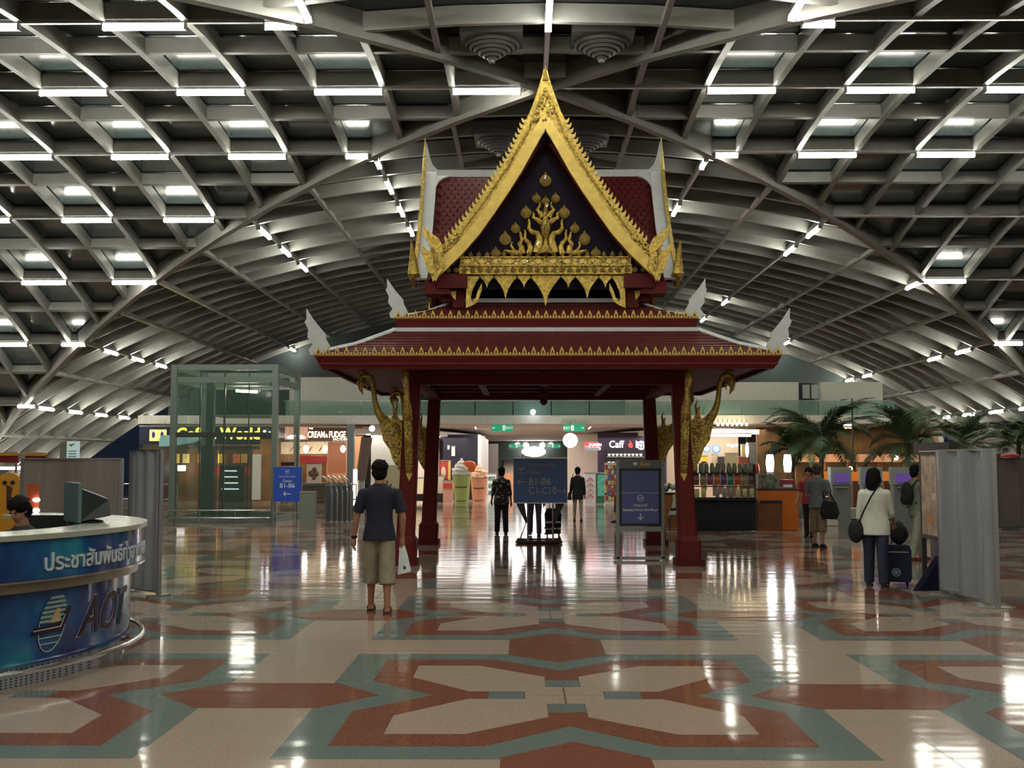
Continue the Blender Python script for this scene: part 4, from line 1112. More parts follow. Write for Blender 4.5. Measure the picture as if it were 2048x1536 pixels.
MB().box((sx0, -0.02, 0.3), (0.9, 0.03, 0.5)).build('sunburst_panel', mat('sunburst', (0.35, 0.13, 0.08), 0.5, emit=(1, 0.6, 0.4), es=0.35), t)
MB().prism([(-0.4, 0), (-0.2, 0.1), (0, 0.04), (0.2, 0.1), (0.4, 0), (0.3, -0.05), (-0.3, -0.05)], (sx0, -0.05, 0.14), (1, 0, 0), (0, 0, 1), (0, 0.01, 0)).build('glow_cloud', M_LITC, t)
t, w, h = slab('menu_board', 562, 882, 655, 908, YB + 0.4, mat('menu_cream', (0.75, 0.55, 0.32), 0.5, emit=(1, 0.75, 0.45), es=0.35, noise_amt=0.15, nscale=4), 'cream menu board with dark cup pictures below the fudge sign', 'menu board', 0.08)
for q, x in enumerate((-0.55, -0.25, 0.2, 0.6)):
    MB().tube([(x, -0.01, 0.12), (x + 0.12, -0.01, 0.3)], [0.05, 0.03], 6, flat=0.4).build('cup_picture', M_BROWN, t)
t, w, h = slab('fudge_wall_panel', 656, 883, 692, 946, YB + 0.6, mat('fudge_orange', (0.55, 0.20, 0.09), 0.5), 'orange-brown wall panel right of the cream menu board', 'panel', 0.1)
for q, px in enumerate((612, 650, 686)):
    o = MB().ball((0, 0, 0), 0.12, 12, 8).tube([(0, 0, 0.1), (0, 0, 0.5)], 0.008, 5).build('globe_lamp', M_SPOTW, None, True)
    bpy.data.objects.remove(o)
    t = thing('globe_lamp', f'small glowing globe pendant at the fudge shop, {ORD[q]} from the left', 'light', at(px, 898, YB - 0.6), 0, 'globe pendants at the fudge shop')
    MB().ball((0, 0, 0), (0.10, 0.10, 0.14), 12, 8).build('globe', emat('globe_glow', (1.0, 0.93, 0.85), 14), t, True)
    MB().tube([(0, 0, 0.13), (0, 0, 0.62)], 0.008, 5).build('cord', M_BLACK, t)
t, w, h = slab('red_fascia', 582, 910, 654, 926, YB + 0.8, mat('dark_red_band', (0.28, 0.02, 0.015), 0.5, emit=(0.6, 0.03, 0.02), es=0.12), 'dark red band above the framed picture in the fudge shop', 'panel', 0.1)
t, w, h = slab('framed_picture', 613, 926, 643, 967, YB + 0.9, mat('picture_paper', (0.5, 0.42, 0.36), 0.5), 'pale framed picture of a dark figure in the fudge shop', 'picture', 0.05)
for (x, z, r) in ((0.02, 0.55, 0.10), (-0.1, 0.4, 0.13), (0.08, 0.38, 0.12), (0.0, 0.22, 0.08)): MB().ball((x, -0.01, z), (r, 0.02, r), 10, 6, jitter=0.3).build('dark_figure', M_BROWN, t, True)
t, w, h = slab('shop_counter', 560, 965, 690, 1010, YB + 1.2, mat('counter_dark', (0.06, 0.05, 0.03), 0.4), 'dark counter across the fudge shop front', 'counter', 0.6, zfloor=True)
# grey pillar, slanted striped board, light box, white pillar
t, w, h = slab('grey_pillar', 693, 846, 708, 1012, 42.5, mat('grey_green', (0.22, 0.25, 0.24), 0.4), 'tall grey-green pillar right of the fudge shop', 'pillar', 0.3, zfloor=True)
t = thing('striped_board', 'leaning brown board with slanting stripes beside the grey pillar', 'board', (at(722, 958, 41).x, 41, 1.0))
MB().prism([(-0.2, 0), (0.15, 0), (0.40, 1.55), (0.0, 1.6)], (0, 0, 0), (1, 0, 0), (0, 0, 1), (0, 0.06, 0)).build('board', mat('board_brown', (0.16, 0.09, 0.07), 0.5), t)
for q in range(5):
    x = -0.17 + 0.075 * q; MB().tube([(x, -0.01, 0.02), (x + 0.22, -0.01, 1.55)], 0.012, 5).build('stripe', mat('stripe_pale', (0.35, 0.25, 0.2), 0.5), t)
MB().box((0, 0.2, -0.5), (0.2, 0.1, 1.0)).build('stand', M_BRUSH, t)
wbox('wall_shop', at(742, 900, 45).x, at(790, 900, 45).x, 45, 45.3, 0, 3.17, M_WHITE, 'structure')
t = thing('light_box', 'narrow upright glowing white light box left of the walking man', 'light', (at(710, 1010, 36).x, 36, 0))
MB().box((0, 0, 0.85), (0.12, 0.08, 1.15)).build('lit_tube', M_LITW, t); MB().box((0, 0.02, 0.12), (0.2, 0.2, 0.24)).build('base', M_BRUSH, t)
t, w, h = slab('cream_cabinet', 765, 930, 800, 1000, 40, mat('cabinet_cream', (0.55, 0.45, 0.28), 0.5), 'cream cabinet with small dark pictures behind the walking man', 'cabinet', 0.5, zfloor=True)
for q in range(3): MB().box((-0.15 + 0.13 * q, -0.01, 0.95 - 0.12 * q), (0.06, 0.03, 0.12)).build('small_picture', M_BROWN, t)
t, w, h = slab('glass_counter', 822, 955, 850, 1008, 45, mat('counter_glow', (0.6, 0.5, 0.3), 0.4, emit=(1, 0.8, 0.5), es=0.4), 'glowing glass counter with black base seen between the left columns', 'counter', 0.6, zfloor=True)
MB().box((0, -0.02, 0.25), (w, 0.05, 0.28)).build('black_base', M_BLACK, t)
# small lamps along the right shop ceiling
for q in range(7):
    px = 1436 + q * 9.5
    t = thing('pendant_bulb', f'small warm bulb on the right shop ceiling, {ORD[q]} from the left', 'light', at(px, 849, 43.3), 0, 'warm bulbs over the right shop')
    MB().ball((0, 0, 0), 0.055, 8, 6).build('bulb', M_SPOTW, t, True); MB().tube([(0, 0, 0.05), (0, 0, 0.22)], 0.01, 5).build('stem', M_BLACK, t)
# right shop interior
wbox('wall_shop', 6.4, 9.6, 50, 50.2, 0, 3.2, mat('shop_cream', (0.62, 0.52, 0.38), 0.6), 'structure')
t, w, h = slab('ceiling_lamp', 1424, 866, 1502, 873, 44.3, M_LITW, 'long white lit ceiling lamp in the right shop', 'light', 0.4)
for q, (a, r, e) in enumerate(((1413, 0.17, 1), (1432, 0.20, 1))):
    t = thing('round_wall_sign', f'round glowing blue and white wall sign, {("left", "right")[q]} of two in the right shop', 'sign', at(a, 898, 49), 0, 'round glowing wall signs in the right shop')
    o = MB().lathe([(r, 0), (r, 0.05), (r * 0.7, 0.06)], 20).build('rim', mat('blue_rim', (0.1, 0.2, 0.4), 0.4, emit=(0.2, 0.4, 0.8), es=0.6), t, True); o.rotation_euler = (PI / 2, 0, 0)
    o = MB().lathe([(r * 0.6, 0.05), (r * 0.6, 0.075)], 20).build('face', M_LITW2, t, True); o.rotation_euler = (PI / 2, 0, 0)
for q, (a, b_, c_, d_, col, lb, nm) in enumerate((
        (1403, 911, 1415, 923, (0.8, 0.65, 0.05), 'small yellow notice in the right shop', 'yellow_notice'),
        (1426, 908, 1436, 934, (0.75, 0.6, 0.4), 'pale upright display card in the right shop', 'display_card'),
        (1437, 912, 1449, 930, (0.02, 0.02, 0.02), 'small black screen in the right shop', 'black_screen'),
        (1452, 905, 1477, 936, (0.28, 0.25, 0.12), 'olive double door in the right shop', 'olive_door'),
        (1478, 912, 1497, 936, (0.35, 0.08, 0.04), 'red-brown drawer unit in the right shop', 'drawer_unit'),
        (1484, 888, 1490, 912, (0.65, 0.45, 0.25), 'beige upright panel above the drawer unit', 'beige_panel'),
        (1499, 885, 1511, 936, (0.22, 0.22, 0.22), 'grey metal shelf tower right of the oval sign', 'shelf_tower'))):
    t, w, h = slab(nm, a, b_, c_, d_, 46.5 - (q > 3) * 2 - (q == 2) * 0.5, mat('rs%d' % q, col, 0.5), lb, nm.split('_')[1], 0.3)
    MB().box((0, 0.2, -0.6), (w * 0.8, 0.2, 1.2)).build('plinth', M_BROWN, t)
t = thing('oval_sign', 'tall oval glowing white sign in the right shop', 'sign', at(1494, 900, 44))
MB().ball((0, 0, 0), (0.07, 0.05, 0.30), 12, 10).build('lit_oval', M_LITW2, t, True); MB().tube([(0, 0, 0.28), (0, 0, 0.9)], 0.01, 5).build('hanger', M_STEEL, t)
for q in range(3):
    o = MB().ball((0, 0, 0), 0.06, 8, 6).build('wall_spot', M_SPOTW, None, True); o.location = at(1457 + 8 * q, 890 + (q % 2) * 2, 44.5)
    tag(o, f'tiny warm spotlight over the olive door, {ORD[q]} from the left', 'light', 'tiny spotlights over the olive door')

# ================================================================== GLASS LIFT
lx0, lx1, ly0, ly1 = -9.80, -6.85, 30.9, 34.0
lift = thing('glass_lift', 'glass lift shaft with green-grey metal frame on the left of the hall', 'lift', ((lx0 + lx1) / 2, (ly0 + ly1) / 2, 0))
hw, hd, LH = (lx1 - lx0) / 2, (ly1 - ly0) / 2, 4.38
M_LF = mat('lift_frame', (0.20, 0.25, 0.22), 0.4, 0.3)
M_GG = mat('lift_glass', (0.10, 0.22, 0.15), 0.05, alpha=0.16, spec=0.7)
for sx in (-1, 1):
    for sy in (-1, 1): MB().box((sx * (hw - 0.06), sy * (hd - 0.06), LH / 2), (0.16, 0.16, LH)).build('corner_post', M_LF, lift)
for z in (0.08, 3.95, LH - 0.08):
    for sy in (-1, 1): MB().box((0, sy * (hd - 0.06), z), (2 * hw - 0.3, 0.10, 0.16)).build('cross_rail', M_LF, lift)
    for sx in (-1, 1): MB().box((sx * (hw - 0.06), 0, z), (0.10, 2 * hd - 0.3, 0.16)).build('cross_rail', M_LF, lift)
for z in (2.42,):
    MB().box((0, -hd + 0.06, z), (2 * hw - 0.3, 0.10, 0.14)).build('door_header', mat('lift_dark', (0.05, 0.06, 0.055), 0.4), lift)
for q in range(4):
    w = (2 * hw - 0.3) / 4
    for (z0, z1) in ((0.16, 2.35), (2.49, 3.87), (4.03, 4.22)):
        MB().box((-hw + 0.15 + w * (q + 0.5), -hd + 0.02, (z0 + z1) / 2), (w - 0.03, 0.015, z1 - z0)).build('glass_pane', M_GG, lift)
for q in (0, 1, 2, 3, 4):
    MB().box((-hw + 0.12 + q * (2 * hw - 0.24) / 4, -hd + 0.05, 2.1), (0.03 if q % 2 else 0.05, 0.04, 4.2)).build('mullion', MATS['lift_dark'], lift)
for sx in (-1, 1):
    for q in range(2):
        MB().box((sx * (hw - 0.02), -hd / 2 + q * hd, LH / 2), (0.015, hd - 0.2, LH - 0.3)).build('side_pane', M_GG, lift)
MB().box((-0.75, -0.2, 2.0), (0.22, 0.22, 4.0)).build('guide_column', mat('lift_column', (0.07, 0.08, 0.085), 0.4), lift)
MB().box((0.2, 0.2, 3.0), (1.6, 1.3, 0.06)).box((0.2, 0.2, 3.9), (1.6, 1.3, 0.08)).build('lift_car', M_LF, lift)
MB().tube([(0.0, -0.3, 3.72), (0.62, -0.3, 3.69)], 0.035, 8).build('strip_light', M_TUBE, lift, True)
MB().box((0.95, -hd - 0.05, 1.25), (0.24, 0.05, 1.25)).build('white_panel', M_WHITE, lift)
for x in (-1.0, -0.45, 0.05): MB().box((x, 0.6, 1.1), (0.5, 0.04, 2.1)).build('door_leaf', mat('door_leaf', (0.10, 0.12, 0.11), 0.15, alpha=0.5), lift)

# railings and bins on the left
def rail(name, lb, p0, p1, h=1.0, n=5, bars=(1.0, 0.55)):
    t = thing(name, lb, 'railing', ((p0[0] + p1[0]) / 2, (p0[1] + p1[1]) / 2, 0))
    a = Vector((p0[0] - t.location.x, p0[1] - t.location.y, 0)); b_ = Vector((p1[0] - t.location.x, p1[1] - t.location.y, 0))
    for b in bars: MB().tube([a + Vector((0, 0, h * b)), b_ + Vector((0, 0, h * b))], 0.02, 8).build('rail', M_CHROME, t, True)
    for q in range(n):
        p_ = a.lerp(b_, q / (n - 1)); MB().tube([p_, p_ + Vector((0, 0, h))], 0.018, 8).build('post', M_CHROME, t, True)
    return t
rail('guard_rail', 'long thin steel guard rail at the far left behind the information desk', (-22, 33.5), (-10.4, 33.5), 1.0, 9)
rail('guard_rail', 'short steel rail between the lift and the blue gate sign', (-6.7, 32.6), (-5.0, 33.4), 1.0, 3)
rail('low_rail', 'low steel rail at the foot of the glass lift', (-9.8, 30.5), (-6.9, 30.5), 0.35, 4, (1.0, 0.4))
for q in range(5):
    t = thing('curved_post', f'chrome post with curved top right of the blue gate sign, {ORD[q]} from the left', 'post', (-5.35 + 0.13 * q, 31.2 + 0.1 * q, 0), 0, 'chrome posts with curved tops')
    MB().tube([(0, 0, 0), (0, 0, 0.8), (-0.03, 0, 1.0), (-0.12, 0, 1.15), (-0.26, 0, 1.28)], 0.028, 8).build('tube', M_CHROME, t, True)
    MB().lathe([(0.05, 0), (0.05, 0.02), (0.03, 0.03)], 10).build('foot', M_BRUSH, t)
t = thing('steel_box', 'grey steel side panel in front of the curved chrome posts', 'panel', (-5.25, 31.75, 0)); MB().box((0, 0, 0.5), (0.7, 0.1, 1.0)).build('panel', mat('panel_grey', (0.13, 0.15, 0.15), 0.3, 0.5), t); MB().box((0, 0, 1.01), (0.74, 0.14, 0.03)).build('cap', M_BRUSH, t)
g = ground(612, 1050)
t = thing('grey_bin', 'grey-green square bin beside the blue gate sign', 'bin', (g.x, g.y + 0.25, 0)); MB().box((0, 0, 0.42), (0.38, 0.38, 0.84)).build('body', mat('bin_grey', (0.25, 0.27, 0.23), 0.5), t); MB().box((0, 0, 0.86), (0.40, 0.40, 0.04)).build('lid', M_BRUSH, t)

# ================================================================== SIGN STANDS
M_SIGNB = mat('sign_blue', (0.11, 0.25, 0.70), 0.3, spec=0.7)
M_SIGNB2 = mat('sign_blue_dark', (0.06, 0.08, 0.26), 0.15, spec=0.8)
M_SFR = mat('sign_frame', (0.13, 0.15, 0.15), 0.35, 0.4)
M_PRINT = mat('sign_print', (0.75, 0.78, 0.80), 0.5)
def plane_icon(x, z, s_, y):
    m = MB()
    m.prism([(-0.42, 0.22), (-0.30, 0.22), (-0.18, 0.08), (0.30, 0.24), (0.44, 0.32), (0.46, 0.24), (0.34, 0.12), (0.12, 0.02), (-0.06, -0.22), (-0.16, -0.22), (-0.06, -0.02), (-0.30, -0.06)], (x, y, z + 0.05 * s_), (s_, 0, 0), (0, 0, s_), (0, -0.004, 0))
    m.box((x, y, z - 0.36 * s_), (0.7 * s_, 0.006, 0.06 * s_))
    for a, b_, w, h in ((0, 0.5, 1.04, 0.03), (0, -0.5, 1.04, 0.03), (-0.5, 0, 0.03, 1.0), (0.5, 0, 0.03, 1.0)): m.box((x + a * s_, y, z + b_ * s_), (w * s_, 0.006, h * s_))
    return m
# centre gate sign
zc = lambda py, Y: at(1060, py, Y).z
Ys = 23.2
x0, x1 = at(1027, 960, Ys).x, at(1134, 960, Ys).x; zb, ztp = zc(1005, Ys), zc(917, Ys)
t = thing('gate_sign', 'wide blue gate sign on a chrome stand reading B1-B6 and C1-C10', 'sign', ((x0 + x1) / 2, Ys, 0))
w = x1 - x0; h = ztp - zb; zm = (zb + ztp) / 2
MB().box((0, 0, zm), (w, 0.06, h)).build('board', M_SIGNB, t)
MB().box((0, 0, ztp + 0.012), (w + 0.01, 0.07, 0.022)).box((0, 0, zb - 0.01), (w + 0.01, 0.07, 0.02)).build('edge_trim', M_CHROME, t)
put('lettering', text_mesh('B1-B6', 0.20, M_PRINT, bold=0.003), t, (-w * 0.22, -0.034, zb + h * 0.40), (PI / 2, 0, 0), (0.95, 1, 1))
put('lettering', text_mesh('C1-C10', 0.20, M_PRINT, bold=0.003), t, (-w * 0.22, -0.034, zb + h * 0.20), (PI / 2, 0, 0), (0.90, 1, 1))
put('lettering', text_mesh('Gates', 0.10, M_PRINT), t, (-w * 0.22, -0.034, zb + h * 0.66), (PI / 2, 0, 0))
put('thai_lettering', text_mesh('ทางออกขึ้นเครื่อง', 0.11, M_PRINT, thai=True), t, (-w * 0.22, -0.034, zb + h * 0.83), (PI / 2, 0, 0), (1.1, 1, 1))
arrow(MB(), -w * 0.35, zb + h * 0.47, 0.085, 'l', -0.034).build('arrow', M_PRINT, t)
arrow(MB(), w * 0.40, zb + h * 0.27, 0.085, 'r', -0.034).build('arrow', M_PRINT, t)
plane_icon(-w * 0.35, zb + h * 0.74, 0.17, -0.033).build('plane_pictogram', M_PRINT, t)
put('logo', text_mesh('Zon', 0.09, M_PRINT, bold=0.003), t, (-w * 0.36, -0.03, ztp + 0.02), (PI / 2, 0, 0), (1.4, 1, 1))
for sx in (-1, 1):
    MB().tube([(sx * w * 0.235, 0, 0.05), (sx * w * 0.235, 0, zb + 0.05)], 0.018, 8).build('post', M_CHROME, t, True)
    MB().prism([(sx * w * 0.46, zb), (sx * w * 0.30, zb), (sx * w * 0.235, 0.42), (sx * w * 0.27, 0.38)], (0, 0.03, 0), (1, 0, 0), (0, 0, 1), (0, 0.03, 0)).build('wing_plate', mat('wing_dark', (0.05, 0.05, 0.06), 0.4), t)
    MB().tube([(sx * w * 0.26, 0.03, 0.42), (sx * w * 0.38, 0.05, 0.06)], 0.014, 6).build('brace', M_DARK, t, True)
    MB().tube([(-w * 0.46 if sx < 0 else -w * 0.44, sx * 0.35, 0.035), (w * 0.40, sx * 0.35, 0.035)], 0.032, 8).build('foot_tube', M_CHROME, t, True)
MB().box((-w * 0.02, 0, 0.03), (0.5, 0.7, 0.02)).build('foot_plate', M_CHROME, t)
for z in (0.30, 0.18): MB().tube([(w * 0.06, 0.02, z), (w * 0.235, 0.02, z)], 0.016, 6).build('rung', M_CHROME, t, True)
# smoking room sign
Ys = 19.0
x0, x1 = at(1232, 960, Ys).x, at(1328, 960, Ys).x; ztp = zc(920, Ys); zb = zc(1058, Ys)
t = thing('smoking_sign', 'tall grey framed blue sign pointing down to the Smoking Room', 'sign', ((x0 + x1) / 2, Ys, 0))
w = x1 - x0
for sx in (-1, 1): MB().box((sx * (w / 2 - 0.025), 0, ztp / 2), (0.05, 0.06, ztp)).build('post', mat('frame_grey', (0.26, 0.29, 0.28), 0.35, 0.4), t)
MB().box((0, 0, ztp - 0.07), (w - 0.1, 0.055, 0.14)).build('header', mat('header_grey', (0.12, 0.145, 0.14), 0.35, 0.3), t)
sz0, sz1 = zc(1052, Ys), ztp - 0.14
MB().box((0, 0, (sz0 + sz1) / 2), (w - 0.1, 0.04, sz1 - sz0)).build('screen_border', M_DARK, t)
MB().box((0, -0.022, (sz0 + sz1) / 2), (w - 0.19, 0.008, sz1 - sz0 - 0.09)).build('poster', M_SIGNB2, t)
MB().box((0, 0, sz0 - 0.05), (w - 0.1, 0.05, 0.08)).build('lower_rail', MATS['frame_grey'], t)
MB().box((0, 0, 0.04), (w + 0.1, 0.06, 0.05)).build('foot_bar', M_BRUSH, t)
for sx in (-1, 1): MB().box((sx * (w / 2 - 0.03), 0, 0.02), (0.07, 0.5, 0.04)).build('foot', M_BRUSH, t)
put('lettering', text_mesh('Smoking Room 2nd Floor', 0.056, M_PRINT, align='CENTER', bold=0.001), t, (0, -0.03, sz0 + 0.255), (PI / 2, 0, 0))
put('thai_lettering', text_mesh('ห้องสูบบุหรี่', 0.075, M_PRINT, thai=True, align='CENTER'), t, (0, -0.03, sz0 + 0.335), (PI / 2, 0, 0))
arrow(MB(), 0, sz0 + 0.16, 0.055, 'd', -0.03)
m = MB(); m.tube([(0, -0.03, sz0 + 0.215), (0, -0.03, sz0 + 0.11)], 0.009, 6); m.tube([(-0.05, -0.03, sz0 + 0.16), (0, -0.03, sz0 + 0.105), (0.05, -0.03, sz0 + 0.16)], 0.009, 6); m.build('arrow', M_PRINT, t)
o = MB().lathe([(0.045, 0), (0.053, 0), (0.053, 0.003), (0.045, 0.003)], 20, cap=False).build('ring_pictogram', M_PRINT, t); o.location = (0, -0.027, sz0 + 0.47); o.rotation_euler = (PI / 2, 0, 0)
MB().box((0, -0.028, sz0 + 0.47), (0.07, 0.003, 0.012)).build('cigarette_mark', M_PRINT, t)
MB().box((0, -0.028, sz0 + 0.56), (w - 0.2, 0.003, 0.004)).build('divider', M_PRINT, t)
o = MB().ball((0, 0, 0), (0.04, 0.008, 0.028), 12, 8).build('logo_dot', mat('logo_white', (0.7, 0.7, 0.7), 0.4), t, True); o.location = (-w * 0.10, -0.03, ztp - 0.065)
put('logo', text_mesh('Zon', 0.08, M_GOLD2, bold=0.002), t, (0.0, -0.03, ztp - 0.09), (PI / 2, 0, 0), (1.2, 1, 1))
# left small gate sign
Ys = 30.2
x0, x1 = at(548, 970, Ys).x, at(602, 970, Ys).x; ztp = at(575, 934, Ys).z; zb = at(575, 1003, Ys).z
t = thing('gate_sign', 'narrow upright blue gate sign reading B1-B6 with left arrow beside the lift', 'sign', ((x0 + x1) / 2, Ys, 0))
w, h = x1 - x0, ztp - zb
MB().box((0, 0, (zb + ztp) / 2), (w, 0.05, h)).build('board', mat('sign_blue_lit', (0.015, 0.045, 0.22), 0.3, emit=(0.02, 0.06, 0.35), es=0.25), t)
for sx in (-1, 1): MB().tube([(sx * (w / 2 + 0.02), 0, 0), (sx * (w / 2 + 0.02), 0, ztp + 0.08)], 0.02, 8).build('post', M_BRUSH, t, True)
MB().box((0, 0, ztp + 0.08), (w * 0.5, 0.04, 0.10)).build('logo_plate', M_DARK, t)
MB().box((0, 0, 0.3), (w, 0.02, 0.03)).build('cross_bar', M_BRUSH, t)
put('lettering', text_mesh('B1-B6', 0.17, M_PRINT, align='CENTER', bold=0.003), t, (0, -0.028, zb + h * 0.40), (PI / 2, 0, 0))
put('lettering', text_mesh('Gates', 0.11, M_PRINT, align='CENTER'), t, (0, -0.028, zb + h * 0.56), (PI / 2, 0, 0))
put('thai_lettering', text_mesh('ทางออกขึ้นเครื่อง', 0.085, M_PRINT, thai=True, align='CENTER'), t, (0, -0.028, zb + h * 0.70), (PI / 2, 0, 0), (1.1, 1, 1))
arrow(MB(), 0, zb + h * 0.22, 0.10, 'l', -0.03).build('arrow', M_PRINT, t)
plane_icon(0, zb + h * 0.86, 0.12, -0.028).build('plane_pictogram', M_PRINT, t)
# small white sign on post
t = thing('departure_sign', 'small white sign with black plane pictogram on a green-grey post', 'sign', (at(128, 940, 19).x, 19, 0))
MB().box((0, 0, 1.0), (0.11, 0.11, 2.0)).build('post', mat('post_green', (0.17, 0.19, 0.14), 0.5), t)
MB().box((0.155, -0.02, at(145, 900, 19).z), (0.21, 0.05, 0.30)).build('board', mat('board_pale', (0.5, 0.62, 0.60), 0.4, emit=(0.6, 0.8, 0.8), es=0.25), t)
zz = at(145, 900, 19).z
MB().prism([(-0.42, 0.22), (-0.30, 0.22), (-0.18, 0.08), (0.30, 0.24), (0.44, 0.32), (0.46, 0.24), (0.34, 0.12), (0.12, 0.02), (-0.06, -0.22), (-0.16, -0.22), (-0.06, -0.02), (-0.30, -0.06)], (0.14, -0.05, zz + 0.08), (0.11, 0, 0), (0, 0, 0.11), (0, -0.004, 0)).build('plane_pictogram', M_BLACK, t)
for q in range(3): MB().box((0.155, -0.048, zz - 0.02 - 0.045 * q), (0.14, 0.004, 0.012)).build('text_line', M_BLACK, t)

# ================================================================== PERFORATED SCREENS
def perf_mat(name, col):
    m = bpy.data.materials.new(name); m.use_nodes = True
    nt = m.node_tree; b = nt.nodes['Principled BSDF']
    tc = nt.nodes.new('ShaderNodeTexCoord')
    vm = nt.nodes.new('ShaderNodeMapping'); vm.inputs['Scale'].default_value = (50, 50, 50)
    nt.links.new(tc.outputs['Object'], vm.inputs[0])
    fr = nt.nodes.new('ShaderNodeVectorMath'); fr.operation = 'FRACTION'; nt.links.new(vm.outputs[0], fr.inputs[0])
    sp = nt.nodes.new('ShaderNodeSeparateXYZ'); nt.links.new(fr.outputs[0], sp.inputs[0])
    def dd(o):
        a = nt.nodes.new('ShaderNodeMath'); a.operation = 'SUBTRACT'; a.inputs[1].default_value = 0.5; nt.links.new(o, a.inputs[0])
        p_ = nt.nodes.new('ShaderNodeMath'); p_.operation = 'MULTIPLY'; nt.links.new(a.outputs[0], p_.inputs[0]); nt.links.new(a.outputs[0], p_.inputs[1]); return p_.outputs[0]
    ad = nt.nodes.new('ShaderNodeMath'); ad.operation = 'ADD'; nt.links.new(dd(sp.outputs[0]), ad.inputs[0]); nt.links.new(dd(sp.outputs[2]), ad.inputs[1])
    lt = nt.nodes.new('ShaderNodeMath'); lt.operation = 'LESS_THAN'; lt.inputs[1].default_value = 0.06; nt.links.new(ad.outputs[0], lt.inputs[0])
    n = nt.nodes.new('ShaderNodeTexNoise'); n.inputs['Scale'].default_value = 2.5; mp = nt.nodes.new('ShaderNodeMapping'); mp.inputs['Scale'].default_value = (3, 3, 0.1)
    nt.links.new(tc.outputs['Object'], mp.inputs[0]); nt.links.new(mp.outputs[0], n.inputs['Vector'])
    m0 = nt.nodes.new('ShaderNodeMix'); m0.data_type = 'RGBA'; m0.inputs[6].default_value = (*[c * 0.7 for c in col], 1); m0.inputs[7].default_value = (*[c * 1.3 for c in col], 1)
    nt.links.new(n.outputs[0], m0.inputs[0])
    mx = nt.nodes.new('ShaderNodeMix'); mx.data_type = 'RGBA'; nt.links.new(lt.outputs[0], mx.inputs[0]); nt.links.new(m0.outputs[2], mx.inputs[6]); mx.inputs[7].default_value = (0.01, 0.01, 0.012, 1)
    nt.links.new(mx.outputs[2], b.inputs['Base Color']); b.inputs['Roughness'].default_value = 0.35; b.inputs['Metallic'].default_value = 0.35
    return m
M_PERF = perf_mat('perforated_metal', (0.40, 0.42, 0.45))
M_PERF2 = perf_mat('perforated_metal_warm', (0.36, 0.31, 0.28))
def screen(lb, p0, p1, h, z0, m_, waves=3, amp=0.03, group=None):
    a = Vector((p0[0], p0[1], 0)); b_ = Vector((p1[0], p1[1], 0)); c_ = (a + b_) / 2; L_ = (b_ - a).length
    ang = math.atan2((b_ - a).y, (b_ - a).x)
    t = thing('perforated_screen', lb, 'screen', c_, ang, group)
    m = MB(); N = 30; vs = []
    for q in range(N + 1):
        u = q / N; y = amp * math.sin(u * waves * 2 * PI); x = (u - 0.5) * L_
        vs += [(x, y, z0), (x, y, h), (x, y + 0.012, h), (x, y + 0.012, z0)]
    fs = []
    for q in range(N):
        for k in range(4): fs.append((q * 4 + k, q * 4 + (k + 1) % 4, q * 4 + 4 + (k + 1) % 4, q * 4 + 4 + k))
    fs += [(3, 2, 1, 0), (N * 4, N * 4 + 1, N * 4 + 2, N * 4 + 3)]
    m.add(vs, fs).build('perforated_sheet', m_, t, True)
    for x in (-L_ / 2, L_ / 2): MB().box((x, 0, h / 2), (0.035, 0.05, h)).build('frame_post', M_BRUSH, t)
    MB().box((0, 0, z0), (L_, 0.04, 0.03)).build('bottom_rail', M_BRUSH, t); MB().box((0, 0, h), (L_, 0.05, 0.02)).build('top_rail', M_BRUSH, t)
    for x in (-L_ / 2, L_ / 2): MB().box((x, 0, 0.012), (0.06, 0.30, 0.024)).build('foot', M_BRUSH, t)
    return t
GP = 'perforated metal screens'
screen('nearest tall grey perforated metal screen at the right, seen at a slant', (5.34, 12.75), (5.30, 14.35), 1.80, 0.06, M_PERF, 2.5, 0.05)
screen('farther perforated screen behind the right one, with a red cap', (11.6, 27.6), (12.5, 28.0), 1.76, 0.06, M_PERF2, 1, 0.02)
o = MB().lathe([(0.0, 0.0), (0.22, 0.0), (0.22, 0.05), (0.15, 0.09), (0.0, 0.10)], 20).build('red_dish', mat('dish_red', (0.35, 0.02, 0.02), 0.4), None, True); o.location = (12.05, 27.8, 1.775); tag(o, 'dark red round cap on top of the far right screen', 'cap')
screen('ribbed grey perforated screen right behind the information desk', (-5.05, 14.35), (-4.50, 13.85), 1.80, 0.06, M_PERF, 3, 0.03)
screen('broad brownish perforated screen behind the information desk, left of the ribbed one', (-6.75, 15.0), (-5.30, 14.7), 1.70, 0.06, M_PERF2, 1, 0.015)

# ================================================================== NOTICE BOARD, right
t = thing('notice_board', 'upright glass notice board with brown poster on a dark stand at the right', 'notice board', (5.42, 14.75, 0), PI / 2 - 0.02)
MB().box((0, 0, 1.22), (1.15, 0.05, 1.08)).build('poster', mat('poster_brown', (0.42, 0.30, 0.22), 0.25, noise_amt=0.5, nscale=5), t)
MB().box((0.05, 0.0, 1.83), (1.35, 0.10, 0.16)).build('header', M_DARK, t); MB().box((0.05, 0.055, 1.80), (0.9, 0.004, 0.012)).build('header_line', M_PRINT, t)
MB().box((0, 0, 0.66), (1.17, 0.07, 0.05)).build('lower_rail', mat('rail_brown', (0.03, 0.015, 0.015), 0.4), t)
for x in (-0.55, 0.55): MB().box((x, 0, 0.9), (0.05, 0.06, 1.75)).build('post', M_DARK, t)
MB().box((0, 0.0, 0.35), (0.5, 0.03, 0.6)).build('leg_panel', mat('stand_dark', (0.05, 0.045, 0.06), 0.3), t)
